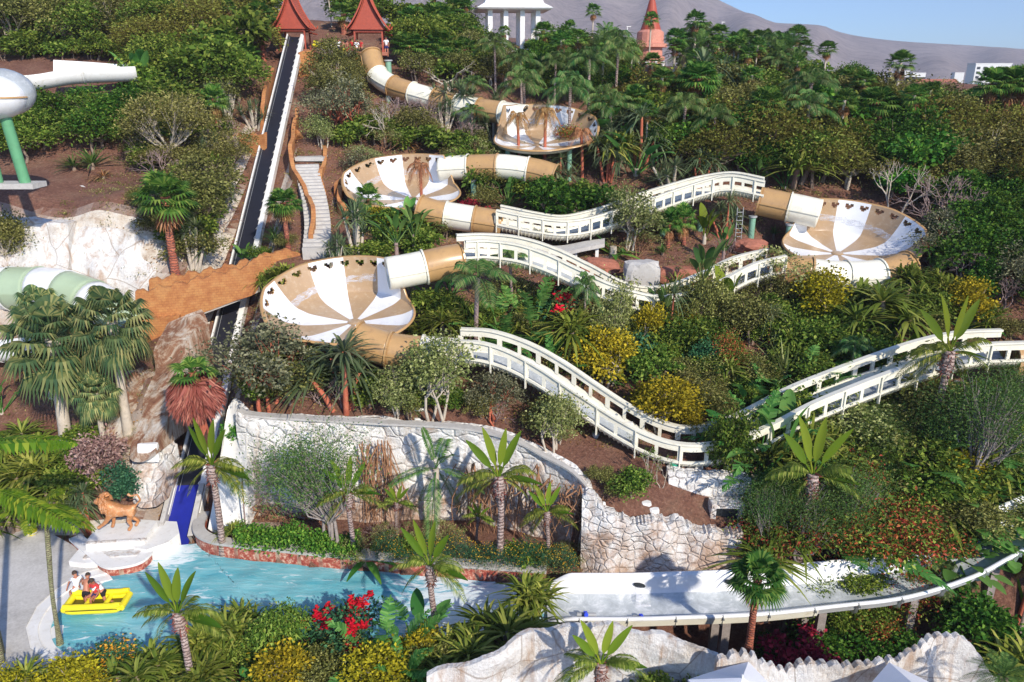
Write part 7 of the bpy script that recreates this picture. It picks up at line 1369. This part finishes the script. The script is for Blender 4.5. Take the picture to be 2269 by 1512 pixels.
# ================================================================ THICKETS: many look-alike trees and shrubs on the slopes
TAKEN = []
def inside(P, x, y):
    ins = False; j = len(P) - 1
    for i in range(len(P)):
        if ((P[i][1] > y) != (P[j][1] > y)) and x < (P[j][0] - P[i][0]) * (y - P[i][1]) / (P[j][1] - P[i][1]) + P[i][0]: ins = not ins
        j = i
    return ins
CLEAR = [(1392,1482,110,240),(598,725,40,215),(740,880,85,205),(1055,1205,50,160),(-40,310,140,282),(1925,2135,195,262),(2125,2225,195,262)]
def near_belt(u, v, h): return abs(u - (653 - .238 * (v - h * .5 - 84))) < 26 + h * .55 and v < 660
def fill(poly, step, kinds, hpx, label, group, wx=1.15, jit=.4, vstep=None, Y=None):
    """spread individual plants over the part of the slope seen inside the outline"""
    us = [p[0] for p in poly]; vs = [p[1] for p in poly]; v = min(vs); row = 0; vstep = vstep or step * .62
    while v < max(vs):
        u = min(us) + (row % 2) * step * .5
        while u < max(us):
            uu = u + PR.uniform(-jit, jit) * step; vv = v + PR.uniform(-jit, jit) * vstep
            if inside(poly, uu, vv) and not near_belt(uu, vv, hpx[1]) and not any(a <= uu <= b and c <= vv <= d for a, b, c, d in CLEAR):
                k = kinds[PR.integers(len(kinds))]; pp(k, uu, vv, PR.uniform(*hpx), label, wx * PR.uniform(.9, 1.2), group=group)
            u += step
        v += vstep; row += 1
fill([(-30,360),(60,360),(260,350),(300,290),(-30,290)], 50, ['dark_tree', 'mid_tree'], (95, 120), 'dark bushy tree in the block below the white trough on the upper left', 'dark trees below the white trough')
fill([(-30,140),(300,140),(300,20),(-30,20)], 52, ['dark_tree', 'mid_tree', 'olive_tree'], (100, 150), 'dense tree on the hilltop in the upper left corner', 'hilltop trees at the upper left', vstep=30)
fill([(300,235),(560,235),(600,150),(620,60),(560,10),(300,10)], 50, ['olive_tree', 'brown_tree', 'mid_tree', 'hill_shrub', 'brown_tree'], (75, 130), 'olive tree on the slope left of the conveyor and its tower', 'olive trees left of the left tower', vstep=30)
fill([(690,40),(1060,40),(1080,135),(1000,160),(880,150),(860,90),(700,80)], 46, ['mid_tree', 'olive_tree', 'hill_shrub', 'short_fan_palm'], (55, 95), 'leafy tree on the crest behind the red towers', 'crest trees behind the towers', vstep=28)
fill([(905,190),(1090,190),(1080,150),(905,150)], 55, ['hill_shrub', 'olive_bush'], (50, 80), 'shrub behind the highest tube', 'shrubs behind the highest tube')
fill([(1080,130),(1480,140),(1500,230),(1330,250),(1080,215)], 52, ['mid_tree', 'olive_tree', 'dark_tree'], (65, 95), 'bushy tree between the pavilion, the kentia palms and the pagoda', 'trees round the kentia palms')
fill([(1490,160),(1700,165),(1900,205),(2269,255),(2300,310),(1700,270),(1500,250)], 46, ['olive_tree', 'dark_tree', 'mid_tree', 'brown_tree', 'short_fan_palm', 'far_palm', 'hill_shrub'], (55, 100), 'tree or palm on the skyline ridge right of the pagoda', 'ridge trees right of the pagoda')
fill([(1360,250),(1700,250),(2050,300),(2120,400),(2080,470),(2000,420),(1830,425),(1700,410),(1560,400),(1400,330)], 47, ['brown_tree', 'olive_tree', 'dark_tree', 'brown_tree', 'mid_tree', 'olive_tree', 'strap_bush', 'bright_bush', 'brown_tree'], (75, 140), 'plant of the dense mixed thicket above the right bowl', 'thicket trees above the right bowl')
fill([(2090,330),(2320,330),(2320,470),(2100,470)], 56, ['brown_tree', 'olive_tree'], (105, 140), 'brown tree in the thicket below the three red trunked palms', 'thicket trees below the red trunked palms')
fill([(2070,480),(2330,470),(2330,700),(2110,690),(2060,600)], 50, ['grey_bush', 'dark_bush', 'dark_tree', 'bare_shrub'], (75, 125), 'grey green shrub in the deep shade right of the right bowl', 'shrubs in the deep shade on the right')
fill([(1500,150),(1780,165),(1780,190),(1500,175)], 36, ['far_palm'], (75, 115), 'distant slim palm on the ridge under the mountain', 'distant ridge palms')
fill([(1330,560),(1700,560),(1700,600),(1560,640),(1330,600)], 60, ['spiky_shrub', 'dry_clump', 'bare_shrub'], (25, 45), 'small dry plant on the red soil of the rocky hollow', 'dry plants in the rocky hollow')
fill([(950,690),(1230,690),(1450,730),(1700,700),(2050,690),(2200,740),(2000,790),(1800,850),(1640,940),(1500,930),(1250,830),(1120,780),(950,740)], 60, ['mid_bush', 'olive_bush', 'mid_bush', 'big_leaf_plant', 'strap_bush', 'spiky_shrub', 'torn_banana'], (50, 90), 'low green garden plant between the middle and the lowest trough', 'garden plants between the troughs')
fill([(1690,990),(1860,960),(2269,900),(2330,1000),(2330,1230),(2000,1250),(1700,1260)], 66, ['mid_bush', 'big_leaf_plant', 'mid_bush', 'olive_bush', 'acacia', 'drape_tree', 'torn_banana', 'strap_bush', 'pale_bush'], (80, 135), 'green bank shrub between the lowest trough and the white channel', 'bank shrubs above the white channel', wx=1.3)
fill([(560,905),(1230,960),(1230,930),(1050,880),(850,860),(560,860)], 62, ['mid_bush', 'olive_bush', 'bare_shrub'], (50, 85), 'small shrub on the planted shelf above the stone wall', 'shelf shrubs above the stone wall')
fill([(480,450),(520,380),(560,300),(300,330),(300,400),(380,450)], 46, ['olive_bush', 'bare_shrub', 'hill_shrub'], (50, 85), 'dry olive shrub on the red slope left of the conveyor', 'slope shrubs left of the conveyor')
fill([(740,330),(900,330),(1100,340),(1330,430),(1400,470),(1110,470),(1080,430),(1040,400)], 56, ['bare_shrub', 'twiggy_bush', 'hill_shrub', 'spiky_shrub', 'dry_clump'], (35, 70), 'dry shrub on the red slope between the upper tubes', 'slope shrubs between the upper tubes')
fill([(670,150),(800,200),(840,260),(720,250),(670,220)], 50, ['olive_tree', 'grey_bush'], (80, 110), 'grey green tree between conveyor and highest tube', 'trees right of the conveyor')
fill([(540,1480),(1000,1480),(960,1600),(540,1600)], 85, ['mid_bush', 'olive_bush', 'big_leaf_plant'], (60, 95), 'low leafy plant in the front bed at the bottom edge', 'front bed plants', wx=1.2)
fill([(730,600),(860,560),(960,560),(940,600),(760,620)], 55, ['mid_bush', 'hill_shrub', 'banana_plant'], (40, 75), 'leafy shrub in the strip behind the nearest bowl', 'shrubs behind the nearest bowl')
fill([(780,500),(960,495),(940,540),(800,545)], 45, ['mid_bush', 'banana_plant', 'hill_shrub'], (45, 80), 'green shrub in front of the upper left bowl', 'shrubs before the upper left bowl')
fill([(-20,1000),(230,1010),(210,1120),(-20,1140)], 70, ['strap_bush', 'mid_bush', 'spiky_shrub'], (60, 90), 'green undergrowth plant behind the deck on the left', 'undergrowth behind the deck', wx=1.3)
fill([(1690,500),(2010,640),(1700,560)], 60, ['spiky_shrub', 'bare_shrub'], (25, 45), 'dry plant under the right bowl', 'dry plants under the right bowl')
# distant palms and trees on the plain
fill([(300,470),(520,470),(500,640),(420,600),(300,480)], 50, ['olive_bush', 'hill_shrub', 'bare_shrub', 'yucca'], (50, 85), 'dry shrub on the slope above the footbridge', 'slope shrubs above the footbridge')
fill([(590,330),(640,330),(640,560),(560,560)], 40, ['olive_bush', 'spiky_shrub', 'bare_shrub'], (30, 50), 'small shrub in the strip between conveyor and steps', 'shrubs between conveyor and steps')
fill([(730,330),(800,300),(1050,300),(1100,470),(1060,470),(960,340),(800,340)], 44, ['bare_shrub', 'olive_bush', 'hill_shrub', 'twiggy_bush'], (45, 80), 'mixed dry shrub below the highest tube', 'shrubs below the highest tube')
fill([(1250,1040),(1440,1060),(1480,1100),(1300,1110)], 55, ['bare_shrub', 'twiggy_bush', 'olive_bush'], (35, 60), 'dry twiggy plant on the red soil above the rock wall', 'dry plants above the rock wall')
fill([(800,1230),(1290,1262),(1290,1240),(800,1200)], 40, ['bare_shrub', 'twiggy_bush', 'twiggy_bush', 'hill_shrub'], (30, 65), 'brown dry shrub climbing the lower part of the stone wall', 'dry shrubs at the foot of the stone wall')
fill([(1860,190),(2280,200),(2280,232),(1860,225)], 26, ['hill_shrub', 'olive_bush', 'mid_bush'], (18, 34), 'small distant shrub in front of the tiled roof building', 'distant shrubs by the tiled roof building')
fill([(-30,112),(110,112),(300,118),(300,142),(-30,146)], 30, ['hill_shrub', 'olive_bush', 'mid_bush'], (38, 62), 'low shrub behind the white trough on the upper left', 'shrubs behind the white trough')
fill([(1230,175),(1790,175),(1790,225),(1230,225)], 38, ['tall_fan_palm', 'tall_fan_palm', 'kentia_palm', 'date_palm'], (85, 140), 'slim palm among the trees on the ridge round the pagoda', 'ridge palms round the pagoda')
fill([(1790,215),(2269,230),(2269,270),(1790,255)], 62, ['tall_fan_palm', 'date_palm', 'fan_palm'], (65, 95), 'palm on the right part of the skyline ridge', 'ridge palms on the right')
fill([(1340,260),(2060,300),(2060,400),(1340,380)], 82, ['tall_fan_palm', 'pandanus', 'kentia_palm', 'tall_fan_palm', 'fan_palm'], (125, 180), 'palm or screw pine rising from the thicket above the right bowl', 'palms in the thicket above the right bowl')
fill([(930,110),(1300,125),(1300,190),(930,170)], 62, ['tall_fan_palm', 'fan_palm', 'short_fan_palm'], (65, 105), 'fan palm between the right tower and the kentia palms', 'fan palms above the highest tube')
fill([(1000,250),(1130,262),(1130,330),(1010,320)], 55, ['kentia_palm', 'yucca', 'twiggy_bush'], (70, 110), 'plant in front of the lower end of the highest tube', 'plants before the highest tube')
fill([(1290,330),(1440,300),(1440,400),(1330,400)], 50, ['pandanus', 'strap_bush', 'banana_plant', 'yucca'], (75, 120), 'screw pine or banana right of the uppermost bowl', 'screw pines right of the uppermost bowl')
fill([(480,110),(600,110),(590,230),(470,260)], 58, ['fan_palm', 'olive_tree', 'yucca'], (70, 105), 'fan palm or tree close left of the conveyor top', 'plants left of the conveyor top')
fill([(310,250),(560,250),(540,400),(330,360)], 62, ['olive_tree', 'hill_shrub', 'yucca', 'fan_palm'], (60, 100), 'small tree on the slope left of the middle of the conveyor', 'small trees left of the conveyor')
fill([(1380,600),(1560,620),(1480,650)], 40, ['twiggy_bush', 'olive_bush'], (35, 55), 'twiggy plant at the near rim of the rocky hollow', 'plants at the rim of the hollow')
def faraway():
    n = 0
    for i in range(70):
        Y = PR.uniform(130, 420); u = PR.uniform(1480, 2330); x = (u - CX) / F * Y * .95; z = float(height(x, Y)[0]); k = ['far_palm', 'mid_tree', 'olive_tree', 'far_palm'][PR.integers(4)]
        plant(k, (x, Y, z - .3), PR.uniform(6, 9), 'distant %s on the plain below the far mountain' % ('palm' if k == 'far_palm' else 'tree'), group='distant palms on the plain' if k == 'far_palm' else 'distant trees on the plain')
faraway()
# a far belt of wood that reads as one mass
mb = MB(); n = 9000; Y = PR.uniform(260, 900, n); X = PR.uniform(-.1, .75, n) * Y; Z = height(X, Y) + PR.uniform(0, 1, n) ** .7 * 6; leaves(mb, np.stack([X, Y, Z], 1), rv(n) + [0, 0, .6], 3.2, 2.6, 0, .1); tag(part('far_wood', mb, 'lf_dark'), 'far dark belt of trees on the plain at the foot of the mountain', 'trees', kind='stuff')
# ================================================================ HEDGES, GROUND COVER, DRY ROOTS
def hedge(pts, depth, H, lf, label, L0, W0, n, fl=None, ff=0):
    P = spline([on(u, v, .55) for u, v in pts], 60); e = MB(); f = MB(); m = n
    i = PR.uniform(0, 59, m); b = np.stack([np.interp(i, np.arange(60), P[:, k]) for k in range(3)], 1); b[:, 1] += PR.uniform(0, depth, m); hh = H * (1 + .22 * np.sin(b[:, 0] * 1.7) + .15 * np.sin(b[:, 0] * 4.1 + b[:, 1])); b[:, 2] += PR.uniform(0, 1, m) ** .6 * hh
    A = rv(m) + [0, -.3, .6]; leaves(e, b, A, L0, W0, 0, .2); o = part('hedge', e, lf)
    tag(o, label, 'ground cover', kind='stuff')
    if fl:
        q = PR.uniform(size=m) < ff; c = b[q].copy(); c[:, 2] += .1; leaves(f, c, rv(len(c)) + [0, 0, .5], L0 * .8, W0 * 1.4, 0, .1); part('flowers', f, fl, o)
hedge([(520,1222),(620,1232),(720,1243),(790,1252)], 1.3, .95, 'lf_bright', 'bright green leafy ground cover in the left half of the bed behind the pool', .15, .11, 5200)
hedge([(830,1255),(1000,1266),(1150,1276),(1280,1284)], 1.2, 1.05, 'lf_blue', 'dense blue green hedge flecked with yellow in the right half of the bed', .09, .03, 16000, 'fl_orange', .10)
def roots():
    for k, (u0, u1, v0, v1, lb, nn) in enumerate([(1010,1230,1035,1200,'hanging dry brown roots on the right end of the stone wall',60),(790,870,985,1190,'hanging dry brown roots on the stone wall behind the feathery tree',45),(1230,1290,1080,1200,'dry brown root tangle at the corner of the stone wall',35),(540,700,1130,1195,'dry brown scrub at the foot of the stone wall on the left',70)]):
        mb = MB()
        for i in range(nn):
            u = PR.uniform(u0, u1); Y = np.interp(u, [528, 1000, 1150, 1205, 1290], [34.2, 33.55, 32.6, 31.9, 30.6]) - .22; a = at(u, v0 + PR.uniform(-10, 50), Y); b = at(u + PR.uniform(-45, 45), v1 + PR.uniform(-90, 10), Y - PR.uniform(.05, .5)); m = (a + b) / 2 + PR.normal(size=3) * [.4, .12, .3]
            mb.tube(spline([a, m, b], 6), np.linspace(.035, .01, 6) * PR.uniform(.6, 1.5), 4, cap=False)
            if PR.uniform() < .5: leaves(mb, np.repeat([a], 14, 0) + PR.normal(size=(14, 3)) * .12, rv(14) - [0, 0, 1.2], .3, .02)
        tag(part('dry_roots', mb, 'dry_root'), lb, 'roots', kind='stuff')
roots()
# leaf litter and small stones over the slopes (countless)
def litter():
    mb = MB(); n = 26000; X = PR.uniform(-26, 30, n); Y = PR.uniform(34, 68, n); Z = hz(X, Y) + .02; yw = np.interp(X, _YW[:, 0], _YW[:, 1]); q = Y > yw + .5; A = rv(n); A[:, 2] *= .25
    leaves(mb, np.stack([X, Y, Z], 1)[q], A[q], .16, .09, 0, 0); tag(part('leaf_litter', mb, 'lf_dead'), 'scattered dry leaves and straw over the red slopes', 'leaf litter', kind='stuff')
litter()

def scrub():
    for nm, lf, lb, k, n in (('scrub', 'lf_olive', 'low olive scrub and weeds scattered over the slopes', 0, 1500), ('dry_grass', 'lf_pale', 'tufts of dry straw grass scattered over the slopes', 1, 800)):
        X = PR.uniform(-30, 34, n); Y = 34 + 44 * PR.uniform(0, 1, n) ** 1.1; yw = np.interp(X, _YW[:, 0], _YW[:, 1]); tt = (Y - _C0[1]) / (_C1[1] - _C0[1]); xc = _C0[0] + tt * (_C1[0] - _C0[0]); q = (Y > yw + .7) & (np.abs(X - xc) > 1.8); X = X[q]; Y = Y[q]; m = 26
        P = np.stack([X, Y, hz(X, Y)], 1); sc = PR.uniform(.15, .5, (len(X), 1, 1)); C = (P[:, None] + PR.normal(size=(len(X), m, 3)) * sc * [1, 1, .35]).reshape(-1, 3); C[:, 2] = np.maximum(C[:, 2], hz(C[:, 0], C[:, 1]) - .02) + .03
        mb = MB(); leaves(mb, C, rv(len(C)) * .6 + [0, 0, .8], .16 if not k else .3, .06 if not k else .025, 0, .2); tag(part(nm, mb, lf), lb, 'ground cover', kind='stuff')
scrub()

# tall trees just outside the right edge: they throw the deep shade on the right of the picture
for i, (x, y, h) in enumerate([(42, 35, 17), (48, 42, 18), (43, 46, 14), (51, 50, 16), (54, 36, 18)]):
    plant('dark_tree', (x, y, float(hz(x, y)) - .2), h, 'tall dark tree just outside the right edge that shades the thicket', group='tall trees outside the right edge')

def pf(kind, u, Y, H, label, wx=1.0):     # a plant on the ground Y metres away, H metres tall
    x = at(u, 900, Y)[0]; plant(kind, (x, Y, float(hz(x, Y)) - .05), H, label, wx=wx)
for a in [('torn_banana', 1690, 32.9, 3.3, 'torn banana plant standing in front of the low bend of the lowest trough, left one', .9), ('banana_plant', 1745, 33.4, 3.6, 'tall banana plant in front of the lowest trough where it starts to rise', .9), ('mid_tree', 1640, 32.6, 2.6, 'leafy small tree just before the low bend of the lowest trough', .8), ('strap_bush', 1795, 33.8, 3.0, 'tall strap leaved plant before the rising part of the lowest trough', .9),
          ('pale_bush', 1350, 41.6, 3.2, 'tall pale shrub in front of the middle trough, left of its bend', .9), ('pandanus', 1470, 41.8, 3.3, 'screw pine in front of the middle trough bend', .8), ('olive_bush', 1535, 42.4, 3.0, 'tall olive shrub in front of the middle trough, right of its bend', .9), ('kentia_palm', 1290, 41.8, 3.8, 'kentia palm in front of the falling part of the middle trough', .8),
          ('yellow_bush', 1420, 41.4, 2.4, 'golden shrub just below the middle trough bend', 1.0)]: pf(a[0], a[1], a[2], a[3] * (1.6 if a[2] < 35 else 1.4), a[4], a[5] * .75)
